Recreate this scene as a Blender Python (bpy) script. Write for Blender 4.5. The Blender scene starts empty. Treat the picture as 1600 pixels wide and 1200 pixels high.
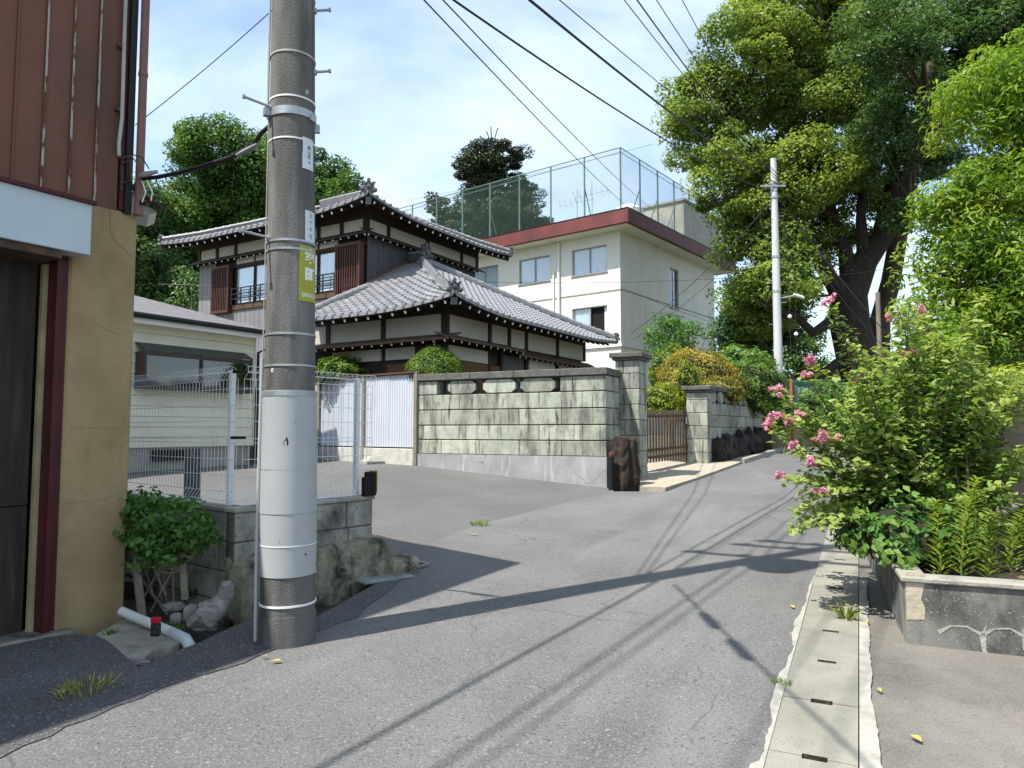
import bpy, bmesh, math, random
import numpy as np
from mathutils import Vector, Matrix

# ------------------------------------------------------------------ camera, sky, sun, exposure
scene = bpy.context.scene
COL = scene.collection
EYE, FPX = 1.4, 1110.0                       # eye height (m), focal length in pixels of a 1600 px wide frame
PITCH = math.atan(72 / FPX)
cam_data = bpy.data.cameras.new('camera')
cam_data.sensor_width = 36.0
cam_data.lens = FPX / 1600 * 36
cam_data.clip_start = 0.05
cam_data.clip_end = 3000
cam = bpy.data.objects.new('camera', cam_data)
COL.objects.link(cam)
cam.location = (0, 0, EYE)
cam.rotation_euler = (math.pi / 2 + PITCH, 0, 0)
scene.camera = cam

SUN_AZ, SUN_EL = math.radians(237.5), math.radians(60)      # where the sun stands (clockwise from +Y)
world = bpy.data.worlds.new('World')
scene.world = world
world.use_nodes = True
wn, wl = world.node_tree.nodes, world.node_tree.links
wn.clear()
sky = wn.new('ShaderNodeTexSky')
sky.sky_type = 'NISHITA'
sky.sun_disc = False
sky.sun_elevation = SUN_EL
sky.sun_rotation = SUN_AZ
sky.air_density = 1.0
sky.dust_density = 1.2
sky.ozone_density = 1.3
tc = wn.new('ShaderNodeTexCoord')
sep = wn.new('ShaderNodeSeparateXYZ')
wl.new(tc.outputs['Generated'], sep.inputs[0])
mx = wn.new('ShaderNodeMath'); mx.operation = 'MAXIMUM'; mx.inputs[1].default_value = 0.08
wl.new(sep.outputs['Z'], mx.inputs[0])
dx = wn.new('ShaderNodeMath'); dx.operation = 'DIVIDE'
dy = wn.new('ShaderNodeMath'); dy.operation = 'DIVIDE'
wl.new(sep.outputs['X'], dx.inputs[0]); wl.new(mx.outputs[0], dx.inputs[1])
wl.new(sep.outputs['Y'], dy.inputs[0]); wl.new(mx.outputs[0], dy.inputs[1])
cmb = wn.new('ShaderNodeCombineXYZ')
wl.new(dx.outputs[0], cmb.inputs[0]); wl.new(dy.outputs[0], cmb.inputs[1])
cn = wn.new('ShaderNodeTexNoise')
cn.inputs['Scale'].default_value = 0.6
cn.inputs['Detail'].default_value = 7
cn.inputs['Roughness'].default_value = 0.55
cn.inputs['Distortion'].default_value = 0.5
wl.new(cmb.outputs[0], cn.inputs['Vector'])
cr = wn.new('ShaderNodeValToRGB')
cr.color_ramp.elements[0].position = 0.40
cr.color_ramp.elements[0].color = (0.14, 0.14, 0.14, 1)
cr.color_ramp.elements[1].position = 0.60
cr.color_ramp.elements[1].color = (0.9, 0.9, 0.9, 1)
wl.new(cn.outputs['Fac'], cr.inputs[0])
cmix = wn.new('ShaderNodeMixRGB')
cmix.inputs['Color2'].default_value = (3.5, 4.2, 4.8, 1)       # thin bright cloud
wl.new(cr.outputs[0], cmix.inputs['Fac'])
wl.new(sky.outputs[0], cmix.inputs['Color1'])
bg = wn.new('ShaderNodeBackground')
bg.inputs['Strength'].default_value = 0.15
wl.new(cmix.outputs[0], bg.inputs['Color'])
wo = wn.new('ShaderNodeOutputWorld')
wl.new(bg.outputs[0], wo.inputs['Surface'])

sd = bpy.data.lights.new('sun', 'SUN')
sd.energy = 4.4
sd.angle = math.radians(0.5)
sd.color = (1.0, 0.95, 0.87)
sun = bpy.data.objects.new('sun', sd)
COL.objects.link(sun)
to_sun = Vector((math.sin(SUN_AZ) * math.cos(SUN_EL), math.cos(SUN_AZ) * math.cos(SUN_EL), math.sin(SUN_EL)))
sun.rotation_euler = (-to_sun).to_track_quat('-Z', 'Y').to_euler()
sun.location = to_sun * 60

vs = scene.view_settings
vs.view_transform = 'Standard'
vs.look = 'None'
vs.gamma = 1
vs.exposure = 0.95
vs.use_curve_mapping = False
scene.cycles.use_denoising = True
scene.cycles.max_bounces = 6
scene.cycles.diffuse_bounces = 3
scene.cycles.transparent_max_bounces = 8

# ------------------------------------------------------------------ helpers
rng = np.random.default_rng(7)
random.seed(7)
CP, SP = math.cos(PITCH), math.sin(PITCH)

def at(px, py, Y):
    """a point of the place at ground distance Y seen in direction (px, py)"""
    a, b = (px - 800) / FPX, (600 - py) / FPX
    t = Y / (CP - b * SP)
    return Vector((a * t, Y, EYE + t * (SP + b * CP)))

R_AZ = math.radians(26)
RD = (math.sin(R_AZ), math.cos(R_AZ))         # along the road
RR = (math.cos(R_AZ), -math.sin(R_AZ))        # to the right of it
SX = [-40, 0, 3, 6, 12.7, 16.9, 22, 30, 60, 400]
SZ = [-.9, 0, .08, .15, .27, .55, .78, .95, 1.2, 2.0]

def sr(x, y):
    return x * RD[0] + y * RD[1], x * RR[0] + y * RR[1]

def xy(s, r):
    return s * RD[0] + r * RR[0], s * RD[1] + r * RR[1]

def gz(x, y):
    s, r = sr(x, y)
    z = float(np.interp(s, SX, SZ)) + .013 * min(max(-r, -3), 4.3)
    t = min(max((s - 5) / 4, 0), 1)
    z += .08 * min(max(-r - 4.3, 0), 4.1) * t * t * (3 - 2 * t)
    return z

def gnd(px, py):
    d = 5.0
    for _ in range(60):
        p = at(px, py, d)
        z = gz(p.x, p.y)
        q = at(px, py, 1.0)
        k = (EYE - q.z)
        if k <= 1e-4:
            k = 1e-4
        d = .5 * d + .5 * (EYE - z) / k
    p = at(px, py, d)
    return (p.x, p.y)

def lin(r, g, b):
    def f(c):
        c /= 255
        return c / 12.92 if c <= .04045 else ((c + .055) / 1.055) ** 2.4
    return (f(r), f(g), f(b))

MATS = {}

def mat(name, c1, c2=None, scale=3.0, rough=.8, bump=0.0, bscale=30.0, stretch=(1, 1, 1), rnd=0.0,
        spec=.3, metal=0.0, stain=None, speck=None, lo=.35, hi=.65, detail=6, wave=None, crack=None):
    if name in MATS:
        return MATS[name]
    m = bpy.data.materials.new(name)
    m.use_nodes = True
    n, l = m.node_tree.nodes, m.node_tree.links
    p = n['Principled BSDF']
    p.inputs['Roughness'].default_value = rough
    p.inputs['Metallic'].default_value = metal
    p.inputs['Specular IOR Level'].default_value = spec
    geo = n.new('ShaderNodeNewGeometry')

    def mapped(st):
        mp = n.new('ShaderNodeMapping')
        if len(st) == 4:                       # stretched along the road
            mp.vector_type = 'TEXTURE'
            mp.inputs['Rotation'].default_value = (0, 0, -math.radians(st[3]))
            mp.inputs['Scale'].default_value = st[:3]
        else:
            mp.inputs['Scale'].default_value = st
        l.new(geo.outputs['Position'], mp.inputs['Vector'])
        return mp.outputs[0]

    def noise(sc, st=(1, 1, 1), det=6, ro=.6):
        t = n.new('ShaderNodeTexNoise')
        t.inputs['Scale'].default_value = sc
        t.inputs['Detail'].default_value = det
        t.inputs['Roughness'].default_value = ro
        l.new(mapped(st), t.inputs['Vector'])
        return t.outputs['Fac']

    def ramp(src, a, b):
        r = n.new('ShaderNodeMapRange')
        r.inputs['From Min'].default_value = a
        r.inputs['From Max'].default_value = b
        l.new(src, r.inputs['Value'])
        return r.outputs[0]

    def mix(fac, a, b):
        x = n.new('ShaderNodeMixRGB')
        l.new(fac, x.inputs['Fac'])
        for s_, v in (('Color1', a), ('Color2', b)):
            if isinstance(v, tuple):
                x.inputs[s_].default_value = (*v, 1)
            else:
                l.new(v, x.inputs[s_])
        return x.outputs[0]
    col = mix(ramp(noise(scale, stretch, detail), lo, hi), tuple(c1), tuple(c2 if c2 else [x * .8 for x in c1]))
    for st in ([stain] if stain and not isinstance(stain, list) else (stain or [])):
        scol, ssc, sst, a, b = st
        col = mix(ramp(noise(ssc, sst, 8, .65), a, b), col, tuple(scol))
    if speck:
        for sk in (speck if isinstance(speck, list) else [speck]):
            scol, ssc, a, b = sk
            col = mix(ramp(noise(ssc, (1, 1, 1), 2, .5), a, b), col, tuple(scol))
    if crack:
        ccol, csc, cw = crack
        v = n.new('ShaderNodeTexVoronoi')
        v.feature = 'DISTANCE_TO_EDGE'
        v.inputs['Scale'].default_value = csc
        nn = n.new('ShaderNodeTexNoise'); nn.inputs['Scale'].default_value = csc * 2.5; nn.inputs['Detail'].default_value = 5
        l.new(geo.outputs['Position'], nn.inputs['Vector'])
        vm = n.new('ShaderNodeVectorMath'); vm.operation = 'MULTIPLY_ADD'
        l.new(nn.outputs['Color'], vm.inputs[0])
        vm.inputs[1].default_value = (.5 / csc, .5 / csc, .5 / csc)
        l.new(geo.outputs['Position'], vm.inputs[2])
        l.new(vm.outputs[0], v.inputs['Vector'])
        r = ramp(v.outputs['Distance'], cw, 0)
        gate = ramp(noise(csc * .6), .45, .6)
        mm = n.new('ShaderNodeMath'); mm.operation = 'MULTIPLY'
        l.new(r, mm.inputs[0]); l.new(gate, mm.inputs[1])
        col = mix(mm.outputs[0], col, tuple(ccol))
    if rnd:
        oi = n.new('ShaderNodeObjectInfo')
        rr = n.new('ShaderNodeMapRange')
        rr.inputs['To Min'].default_value = 1 - rnd
        rr.inputs['To Max'].default_value = 1 + rnd
        l.new(oi.outputs['Random'], rr.inputs['Value'])
        hs = n.new('ShaderNodeHueSaturation')
        l.new(rr.outputs[0], hs.inputs['Value'])
        l.new(col, hs.inputs['Color'])
        col = hs.outputs[0]
    l.new(col, p.inputs['Base Color'])
    if bump or wave:
        b = n.new('ShaderNodeBump')
        b.inputs['Distance'].default_value = .02
        if wave:
            b.inputs['Strength'].default_value = wave[0]
            w = n.new('ShaderNodeTexWave')
            w.inputs['Scale'].default_value = wave[1]
            w.bands_direction = wave[2]
            w.inputs['Distortion'].default_value = 1.2
            l.new(geo.outputs['Position'], w.inputs['Vector'])
            l.new(w.outputs['Fac'], b.inputs['Height'])
        else:
            b.inputs['Strength'].default_value = bump
            l.new(noise(bscale, (1, 1, 1), 5, .65), b.inputs['Height'])
        l.new(b.outputs[0], p.inputs['Normal'])
    MATS[name] = m
    return m

def leafmat(name, dark, mid, light, transl=.35, rough=.5):
    if name in MATS:
        return MATS[name]
    m = bpy.data.materials.new(name)
    m.use_nodes = True
    n, l = m.node_tree.nodes, m.node_tree.links
    p = n['Principled BSDF']
    p.inputs['Roughness'].default_value = rough
    p.inputs['Specular IOR Level'].default_value = .35
    a = n.new('ShaderNodeAttribute'); a.attribute_name = 'tint'
    r = n.new('ShaderNodeValToRGB')
    r.color_ramp.elements[0].color = (*dark, 1)
    r.color_ramp.elements[1].color = (*light, 1)
    e = r.color_ramp.elements.new(.5); e.color = (*mid, 1)
    l.new(a.outputs['Fac'], r.inputs[0])
    l.new(r.outputs[0], p.inputs['Base Color'])
    t = n.new('ShaderNodeBsdfTranslucent')
    g = n.new('ShaderNodeMixRGB'); g.blend_type = 'MULTIPLY'; g.inputs['Fac'].default_value = 1
    g.inputs['Color2'].default_value = (1.0, 1.0, .55, 1)
    l.new(r.outputs[0], g.inputs['Color1'])
    l.new(g.outputs[0], t.inputs['Color'])
    mx_ = n.new('ShaderNodeMixShader')
    mx_.inputs[0].default_value = transl
    l.new(p.outputs[0], mx_.inputs[1]); l.new(t.outputs[0], mx_.inputs[2])
    l.new(mx_.outputs[0], n['Material Output'].inputs['Surface'])
    MATS[name] = m
    return m

def glassmat(name, col, rough=.06):
    if name in MATS:
        return MATS[name]
    m = bpy.data.materials.new(name)
    m.use_nodes = True
    n, l = m.node_tree.nodes, m.node_tree.links
    p = n['Principled BSDF']
    p.inputs['Base Color'].default_value = (*col, 1)
    p.inputs['Roughness'].default_value = rough
    tr = n.new('ShaderNodeBsdfTransparent'); tr.inputs[0].default_value = (*col, 1)
    gl = n.new('ShaderNodeBsdfGlossy'); gl.inputs['Roughness'].default_value = rough
    fr = n.new('ShaderNodeLayerWeight'); fr.inputs['Blend'].default_value = .35
    mp = n.new('ShaderNodeMapRange'); mp.inputs['To Min'].default_value = .05; mp.inputs['To Max'].default_value = .4
    l.new(fr.outputs['Fresnel'], mp.inputs['Value'])
    s = n.new('ShaderNodeMixShader')
    l.new(mp.outputs[0], s.inputs[0]); l.new(tr.outputs[0], s.inputs[1]); l.new(gl.outputs[0], s.inputs[2])
    l.new(s.outputs[0], n['Material Output'].inputs['Surface'])
    MATS[name] = m
    return m

def thing(name, label, cat, loc=(0, 0, 0), rz=0.0, group=None):
    o = bpy.data.objects.new(name, None)
    o.empty_display_size = .2
    COL.objects.link(o)
    o.location = loc
    o.rotation_euler = (0, 0, rz)
    o['label'] = label
    o['category'] = cat
    if group:
        o['group'] = group
    return o

def tag(o, label, cat, group=None):
    o['label'] = label
    o['category'] = cat
    if group:
        o['group'] = group
    return o

def piece(name, me, parent, M=None, loc=None, rz=0.0, scale=None):
    o = bpy.data.objects.new(name, me)
    COL.objects.link(o)
    o.parent = parent
    if M is not None:
        o.matrix_local = M
    if loc is not None:
        o.location = loc
        o.rotation_euler = (0, 0, rz)
    if scale is not None:
        o.scale = scale
    return o

class MB:
    def __init__(s):
        s.v, s.f, s.m = [], [], []

    def poly(s, pts, mi=0):
        k = len(s.v)
        s.v += [tuple(p) for p in pts]
        s.f.append(tuple(range(k, k + len(pts))))
        s.m.append(mi)

    def raw(s, vs_, fs, mi=0):
        k = len(s.v)
        s.v += [tuple(p) for p in vs_]
        for f in fs:
            s.f.append(tuple(i + k for i in f))
            s.m.append(mi)

    def box(s, a, b, mi=0, ch=0.0):
        x0, x1 = sorted((a[0], b[0])); y0, y1 = sorted((a[1], b[1])); z0, z1 = sorted((a[2], b[2]))
        if ch <= 0:
            s.raw([(x0, y0, z0), (x1, y0, z0), (x1, y1, z0), (x0, y1, z0), (x0, y0, z1), (x1, y0, z1), (x1, y1, z1), (x0, y1, z1)],
                  [(3, 2, 1, 0), (4, 5, 6, 7), (0, 1, 5, 4), (1, 2, 6, 5), (2, 3, 7, 6), (3, 0, 4, 7)], mi)
        else:
            c = (( x0 + x1) / 2, (y0 + y1) / 2, (z0 + z1) / 2)
            h = ((x1 - x0) / 2, (y1 - y0) / 2, (z1 - z0) / 2)
            s.obox(c, (1, 0, 0), (0, 1, 0), (0, 0, 1), h, mi, ch)
        return s

    def obox(s, c, ax, ay, az, h, mi=0, ch=0.0):
        c, ax, ay, az = Vector(c), Vector(ax), Vector(ay), Vector(az)
        if ch <= 0:
            vs_ = [c + ax * (h[0] * i) + ay * (h[1] * j) + az * (h[2] * k) for k in (-1, 1) for i, j in ((-1, -1), (1, -1), (1, 1), (-1, 1))]
            s.raw(vs_, [(3, 2, 1, 0), (4, 5, 6, 7), (0, 1, 5, 4), (1, 2, 6, 5), (2, 3, 7, 6), (3, 0, 4, 7)], mi)
            return s
        idx, vs_ = {}, []
        for i in (-1, 1):
            for j in (-1, 1):
                for k in (-1, 1):
                    for q in range(3):
                        d = [h[0], h[1], h[2]]
                        for w in range(3):
                            if w != q:
                                d[w] = max(d[w] - ch, d[w] * .3)
                        idx[(i, j, k, q)] = len(vs_)
                        vs_.append(c + ax * (i * d[0]) + ay * (j * d[1]) + az * (k * d[2]))
        fs = []
        for q in range(3):
            a, b = [w for w in range(3) if w != q]
            for sg in (-1, 1):
                cyc = []
                for u, v in ((-1, -1), (1, -1), (1, 1), (-1, 1)):
                    t = [0, 0, 0]; t[q] = sg; t[a] = u; t[b] = v
                    cyc.append(idx[(*t, q)])
                fs.append(tuple(cyc))
        for q in range(3):
            a, b = [w for w in range(3) if w != q]
            for u in (-1, 1):
                for v in (-1, 1):
                    e = []
                    for sg in (-1, 1):
                        t = [0, 0, 0]; t[q] = sg; t[a] = u; t[b] = v
                        e.append((idx[(*t, a)], idx[(*t, b)]))
                    fs.append((e[0][0], e[1][0], e[1][1], e[0][1]))
        for i in (-1, 1):
            for j in (-1, 1):
                for k in (-1, 1):
                    fs.append(tuple(idx[(i, j, k, q)] for q in range(3)))
        s.raw(vs_, fs, mi)
        return s

    def bar(s, p0, p1, w, h, mi=0, up=(0, 0, 1), ch=0.0):
        p0, p1 = Vector(p0), Vector(p1)
        d = p1 - p0
        L = d.length
        d.normalize()
        sx = d.cross(Vector(up))
        if sx.length < 1e-4:
            sx = d.cross(Vector((1, 0, 0)))
        sx.normalize()
        uz = sx.cross(d)
        return s.obox((p0 + p1) / 2, d, sx, uz, (L / 2, w / 2, h / 2), mi, ch)

    def tube(s, pts, rad, n=8, mi=0, caps=True):
        pts = [Vector(p) for p in pts]
        if not hasattr(rad, '__len__'):
            rad = [rad] * len(pts)
        rings = []
        ref = None
        k = len(s.v)
        for i, p in enumerate(pts):
            d = (pts[min(i + 1, len(pts) - 1)] - pts[max(i - 1, 0)])
            if d.length < 1e-9:
                d = Vector((0, 0, 1))
            d.normalize()
            if ref is None:
                ref = Vector((1, 0, 0)) if abs(d.x) < .8 else Vector((0, 1, 0))
            a = (ref - d * ref.dot(d))
            if a.length < 1e-6:
                a = d.orthogonal()
            a.normalize()
            ref = a
            b = d.cross(a)
            for j in range(n):
                t = 2 * math.pi * j / n
                s.v.append(tuple(p + (a * math.cos(t) + b * math.sin(t)) * rad[i]))
        for i in range(len(pts) - 1):
            for j in range(n):
                s.f.append((k + i * n + j, k + i * n + (j + 1) % n, k + (i + 1) * n + (j + 1) % n, k + (i + 1) * n + j))
                s.m.append(mi)
        if caps:
            s.f.append(tuple(k + j for j in reversed(range(n)))); s.m.append(mi)
            e = k + (len(pts) - 1) * n
            s.f.append(tuple(e + j for j in range(n))); s.m.append(mi)
        return s

    def prism(s, outline, M, t, mi=0):
        """outline in local XY, extruded to +Z by t, through matrix M"""
        n = len(outline)
        a = [M @ Vector((x, y, 0)) for x, y in outline]
        b = [M @ Vector((x, y, t)) for x, y in outline]
        s.raw(a + b, [tuple(reversed(range(n))), tuple(range(n, 2 * n))] + [(i, (i + 1) % n, n + (i + 1) % n, n + i) for i in range(n)], mi)
        return s

    def mesh(s, name, mats, smooth=False, org=None):
        me = bpy.data.meshes.new(name)
        v = s.v
        if org is not None:
            v = [(p[0] - org[0], p[1] - org[1], p[2] - org[2]) for p in v]
        me.from_pydata(v, [], s.f)
        if not isinstance(mats, (list, tuple)):
            mats = [mats]
        for m_ in mats:
            me.materials.append(m_)
        if len(mats) > 1:
            me.polygons.foreach_set('material_index', s.m)
        if smooth:
            me.polygons.foreach_set('use_smooth', [True] * len(s.f))
            try:
                me.set_sharp_from_angle(angle=math.radians(40))
            except Exception:
                pass
        me.update()
        return me

    def build(s, name, mats, parent=None, smooth=False, world=False):
        org = tuple(parent.location) if (world and parent is not None) else None
        o = bpy.data.objects.new(name, s.mesh(name, mats, smooth, org))
        COL.objects.link(o)
        if parent is not None:
            o.parent = parent
        return o

def sheet(name, outline, off, m, step=1.0, skirt=0.0, parent=None, kind='structure', jag=0.0):
    bm = bmesh.new()
    vs_ = [bm.verts.new((p[0], p[1], 0)) for p in outline]
    bm.faces.new(vs_)
    bmesh.ops.triangulate(bm, faces=bm.faces[:])
    xs = [p[0] for p in outline]; ys = [p[1] for p in outline]
    for ax, lo_, hi_ in ((0, min(xs), max(xs)), (1, min(ys), max(ys))):
        k = math.floor(lo_ / step) * step
        while k < hi_:
            n_ = [0, 0, 0]; n_[ax] = 1
            c = [0, 0, 0]; c[ax] = k
            bmesh.ops.bisect_plane(bm, geom=bm.verts[:] + bm.edges[:] + bm.faces[:], plane_co=c, plane_no=n_, dist=1e-5)
            k += step
    for v in bm.verts:
        v.co.z = gz(v.co.x, v.co.y) + off
    bm.normal_update()
    for f in bm.faces:
        if f.normal.z < 0:
            f.normal_flip()
    if skirt:
        be = [e for e in bm.edges if e.is_boundary]
        r = bmesh.ops.extrude_edge_only(bm, edges=be)
        for g in r['geom']:
            if isinstance(g, bmesh.types.BMVert):
                g.co.z -= skirt
    me = bpy.data.meshes.new(name)
    bm.to_mesh(me)
    bm.free()
    me.materials.append(m)
    o = bpy.data.objects.new(name, me)
    COL.objects.link(o)
    if parent:
        o.parent = parent
    elif kind:
        o['kind'] = kind
    return o

def jagged(p0, p1, n, amp):
    out = []
    for i in range(n):
        t = i / n
        x = p0[0] + (p1[0] - p0[0]) * t; y = p0[1] + (p1[1] - p0[1]) * t
        if 0 < i:
            x += random.uniform(-amp, amp); y += random.uniform(-amp, amp)
        out.append((x, y))
    return out

# ---- foliage
def leaf_arrays(P, N, size, asp=.5, fold=.15, var=.35, tdir=None):
    n = len(P)
    N = N / (np.linalg.norm(N, axis=1, keepdims=True) + 1e-9)
    t = rng.normal(size=(n, 3)) if tdir is None else tdir + rng.normal(size=(n, 3)) * .35
    t -= N * np.sum(t * N, axis=1, keepdims=True)
    t /= np.linalg.norm(t, axis=1, keepdims=True) + 1e-9
    b = np.cross(N, t)
    L = (size * (1 - var + 2 * var * rng.random(n)))[:, None]
    v = np.empty((n, 4, 3))
    v[:, 0] = P - t * L * .5
    v[:, 1] = P + b * L * asp * .5 + N * L * fold
    v[:, 2] = P + t * L * .5
    v[:, 3] = P - b * L * asp * .5 + N * L * fold
    return v

def quads_object(name, V, tint, m, parent, kind=None):
    n = len(V)
    me = bpy.data.meshes.new(name)
    org = np.array(parent.location) if parent is not None else np.zeros(3)
    co = (V - org).reshape(-1)
    me.vertices.add(n * 4)
    me.vertices.foreach_set('co', co.astype(np.float32))
    me.loops.add(n * 4)
    me.loops.foreach_set('vertex_index', np.arange(n * 4, dtype=np.int32))
    me.polygons.add(n)
    me.polygons.foreach_set('loop_start', np.arange(0, n * 4, 4, dtype=np.int32))
    a = me.attributes.new('tint', 'FLOAT', 'POINT')
    a.data.foreach_set('value', np.repeat(np.clip(tint, 0, 1), 4).astype(np.float32))
    me.materials.append(m)
    me.update(calc_edges=True)
    o = bpy.data.objects.new(name, me)
    COL.objects.link(o)
    o.parent = parent
    if kind:
        o['kind'] = kind
    return o

def unit(n):
    d = rng.normal(size=(n, 3))
    return d / np.linalg.norm(d, axis=1, keepdims=True)

def clump_points(centers, radii, per, flat=.65, up=.6, shell=.35):
    C = np.repeat(centers, per, axis=0)
    Rr = np.repeat(radii, per)[:, None]
    d = unit(len(C))
    rad = (shell + (1 - shell) * rng.random((len(C), 1))) ** .6
    P = C + d * rad * Rr * np.array([1, 1, flat])
    N = d * .5 + np.array([0, 0, up]) + rng.normal(size=d.shape) * .45
    return P, N

def lobe_centers(lobes, n, inner=.6, low=-1.0):
    w = np.array([l_[1][0] * l_[1][2] for l_ in lobes]); w = w / w.sum()
    out = []
    while len(out) < n:
        i = rng.choice(len(lobes), p=w)
        c, r = lobes[i]
        d = unit(1)[0]
        if d[2] < low:
            continue
        k = inner + (1 - inner) * rng.random() ** .7
        out.append(np.array(c) + d * k * np.array(r))
    return np.array(out)

def bez(p0, p1, p2, n=7):
    p0, p1, p2 = Vector(p0), Vector(p1), Vector(p2)
    return [p0 * (1 - t) ** 2 + p1 * (2 * t * (1 - t)) + p2 * t * t for t in [i / (n - 1) for i in range(n)]]

def lobe_px(px, py, rx, ry, d, thick=None):
    c = at(px, py, d)
    k = d / FPX
    return ((c.x, c.y, c.z), (rx * k, (thick if thick else rx * k * .8), ry * k))

def make_tree(name, label, cat, base, lobes, nclump, cr, per, lsize, lm, bark, trunk_pts=None, trunk_r=None, nlimb=10,
              asp=.55, group=None, up=.6, flat=.65, inner=.6, tint=(.15, .85), limbs_extra=(), limb_r=.12, shade_top=True):
    root = thing(name, label, cat, base, 0, group)
    C = lobe_centers(lobes, nclump, inner)
    Rr = cr * (.6 + .8 * rng.random(nclump))
    P, N = clump_points(C, Rr, per, flat, up)
    ct = np.repeat(rng.random(nclump), per)
    T = tint[0] + (tint[1] - tint[0]) * (ct * .6 + .4 * rng.random(len(P)))
    V = leaf_arrays(P, N, lsize, asp)
    quads_object('crown', V, T, lm, root)
    mb = MB()
    if trunk_pts is None:
        lo_ = min(l_[0][2] for l_ in lobes); top = max(l_[0][2] for l_ in lobes)
        cx = np.mean([l_[0][0] for l_ in lobes]); cy = np.mean([l_[0][1] for l_ in lobes])
        trunk_pts = [Vector(base), Vector((base[0] * .7 + cx * .3, base[1] * .7 + cy * .3, base[2] * .4 + lo_ * .6)), Vector((cx, cy, (lo_ + top) / 2)), Vector((cx, cy, top))]
        trunk_r = [limb_r * 2.6, limb_r * 2.0, limb_r * 1.2, limb_r * .5]
    mb.tube(trunk_pts, trunk_r, 10)
    for pts, rr in limbs_extra:
        mb.tube(pts, rr, 8)
    starts = [p for p in trunk_pts[1:]] + [p for pts, rr in limbs_extra for p in pts[1:]]
    order = rng.permutation(nclump)[:nlimb]
    for i in order:
        c = Vector(C[i])
        s0 = min(starts, key=lambda q: (q - c).length + (1.5 if q.z > c.z else 0))
        mid = (s0 + c) / 2 + Vector((0, 0, -.08 * (s0 - c).length)) + Vector(rng.normal(size=3) * .1 * (s0 - c).length)
        pts = bez(s0, mid, c, 6)
        mb.tube(pts, [limb_r * (1 - .13 * k) * .6 for k in range(6)], 5, caps=False)
    mb.build('trunk', bark, root, True, world=True)
    return root

def mound(name, label, cat, c, r, lsize, lm, n, core, group=None, lump=.12, bottom=-.35, tint=(.1, .9), nl=7, asp=.55, up=.25):
    """a clipped shrub: a knobbly dome of leaves over a dark twiggy core"""
    base = (c[0], c[1], c[2] + r[2] * bottom)
    root = thing(name, label, cat, base, 0, group)
    d = unit(int(n * 1.6))
    d = d[d[:, 2] > bottom][:n]
    ph = rng.random(6) * 6
    bumps = 1 + lump * (np.sin(d[:, 0] * nl + ph[0]) * np.sin(d[:, 1] * nl + ph[1]) + .6 * np.sin(d[:, 2] * nl * 1.4 + ph[2] + d[:, 0] * 4) + .5 * np.sin(d[:, 1] * nl * 2.3 + ph[3]) * np.sin(d[:, 0] * nl * 2.1 + ph[4]))
    k = bumps * (1 - .16 * rng.random(len(d)) ** 2 + .12 * rng.random(len(d)) * (rng.random(len(d)) > .955))
    P = np.array(c) + d * k[:, None] * np.array(r)
    N = d + np.array([0, 0, up]) + rng.normal(size=d.shape) * .5
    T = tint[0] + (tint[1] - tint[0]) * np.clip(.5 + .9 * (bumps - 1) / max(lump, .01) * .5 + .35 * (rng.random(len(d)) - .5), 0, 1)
    quads_object('foliage', leaf_arrays(P, N, lsize, asp), T, lm, root)
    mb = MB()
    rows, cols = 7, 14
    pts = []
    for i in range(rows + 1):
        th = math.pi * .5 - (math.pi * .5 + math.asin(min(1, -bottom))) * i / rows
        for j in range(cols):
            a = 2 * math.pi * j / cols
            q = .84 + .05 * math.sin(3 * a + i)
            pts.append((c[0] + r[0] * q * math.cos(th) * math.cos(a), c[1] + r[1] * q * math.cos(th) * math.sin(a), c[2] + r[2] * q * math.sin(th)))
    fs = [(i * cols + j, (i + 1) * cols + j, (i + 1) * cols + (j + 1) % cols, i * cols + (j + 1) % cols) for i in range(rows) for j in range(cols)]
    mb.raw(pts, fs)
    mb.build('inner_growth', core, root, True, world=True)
    return root

# ------------------------------------------------------------------ materials
ASPH = mat('asphalt_worn', (.150, .149, .144), (.112, .112, .110), scale=.9, rough=.9, bump=.5, bscale=130,
           speck=[((.215, .215, .21), 95, .54, .70), ((.05, .05, .052), 70, .56, .74), ((.30, .30, .29), 60, .66, .73)], stain=[((.10, .10, .10), .35, (1, 1, 1), .52, .75), ((.185, .183, .178), 1.3, (1, 7, 1, 26), .52, .75), ((.082, .082, .082), 1.0, (1, 5, 1, 26), .56, .78), ((.07, .068, .066), 1.7, (1, 1, 1), .66, .74)], crack=((.06, .06, .06), .55, .007))
ASPH2 = mat('asphalt_lot', (.125, .123, .12), (.09, .09, .09), scale=.6, rough=.9, bump=.4, bscale=120,
            speck=[((.28, .28, .27), 100, .6, .7), ((.05, .05, .05), 80, .62, .74)], stain=((.085, .083, .08), .5, (1, 1, 1), .5, .72))
ASPH3 = mat('asphalt_shoulder', (.115, .115, .118), (.08, .08, .083), scale=1.5, rough=.92, bump=.8, bscale=90,
            speck=[((.30, .30, .30), 72, .60, .70), ((.03, .03, .03), 60, .58, .72)])
FORE = mat('forecourt_tarmac', (.185, .172, .152), (.13, .122, .108), scale=1.2, rough=.92, bump=.4, bscale=110,
           speck=[((.25, .235, .21), 120, .58, .72), ((.07, .065, .058), 80, .6, .75)], stain=[((.085, .08, .07), .8, (1, 1, 1), .5, .7), ((.23, .20, .165), 1.4, (1, 1, 1), .58, .75)])
CONC = mat('drain_lid_concrete', (.28, .27, .225), (.21, .205, .172), scale=3, rough=.9, bump=.35, bscale=140, rnd=.10,
           speck=((.14, .135, .12), 120, .58, .72), stain=((.17, .165, .13), 1.6, (1, 1, 1), .52, .75))
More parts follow.
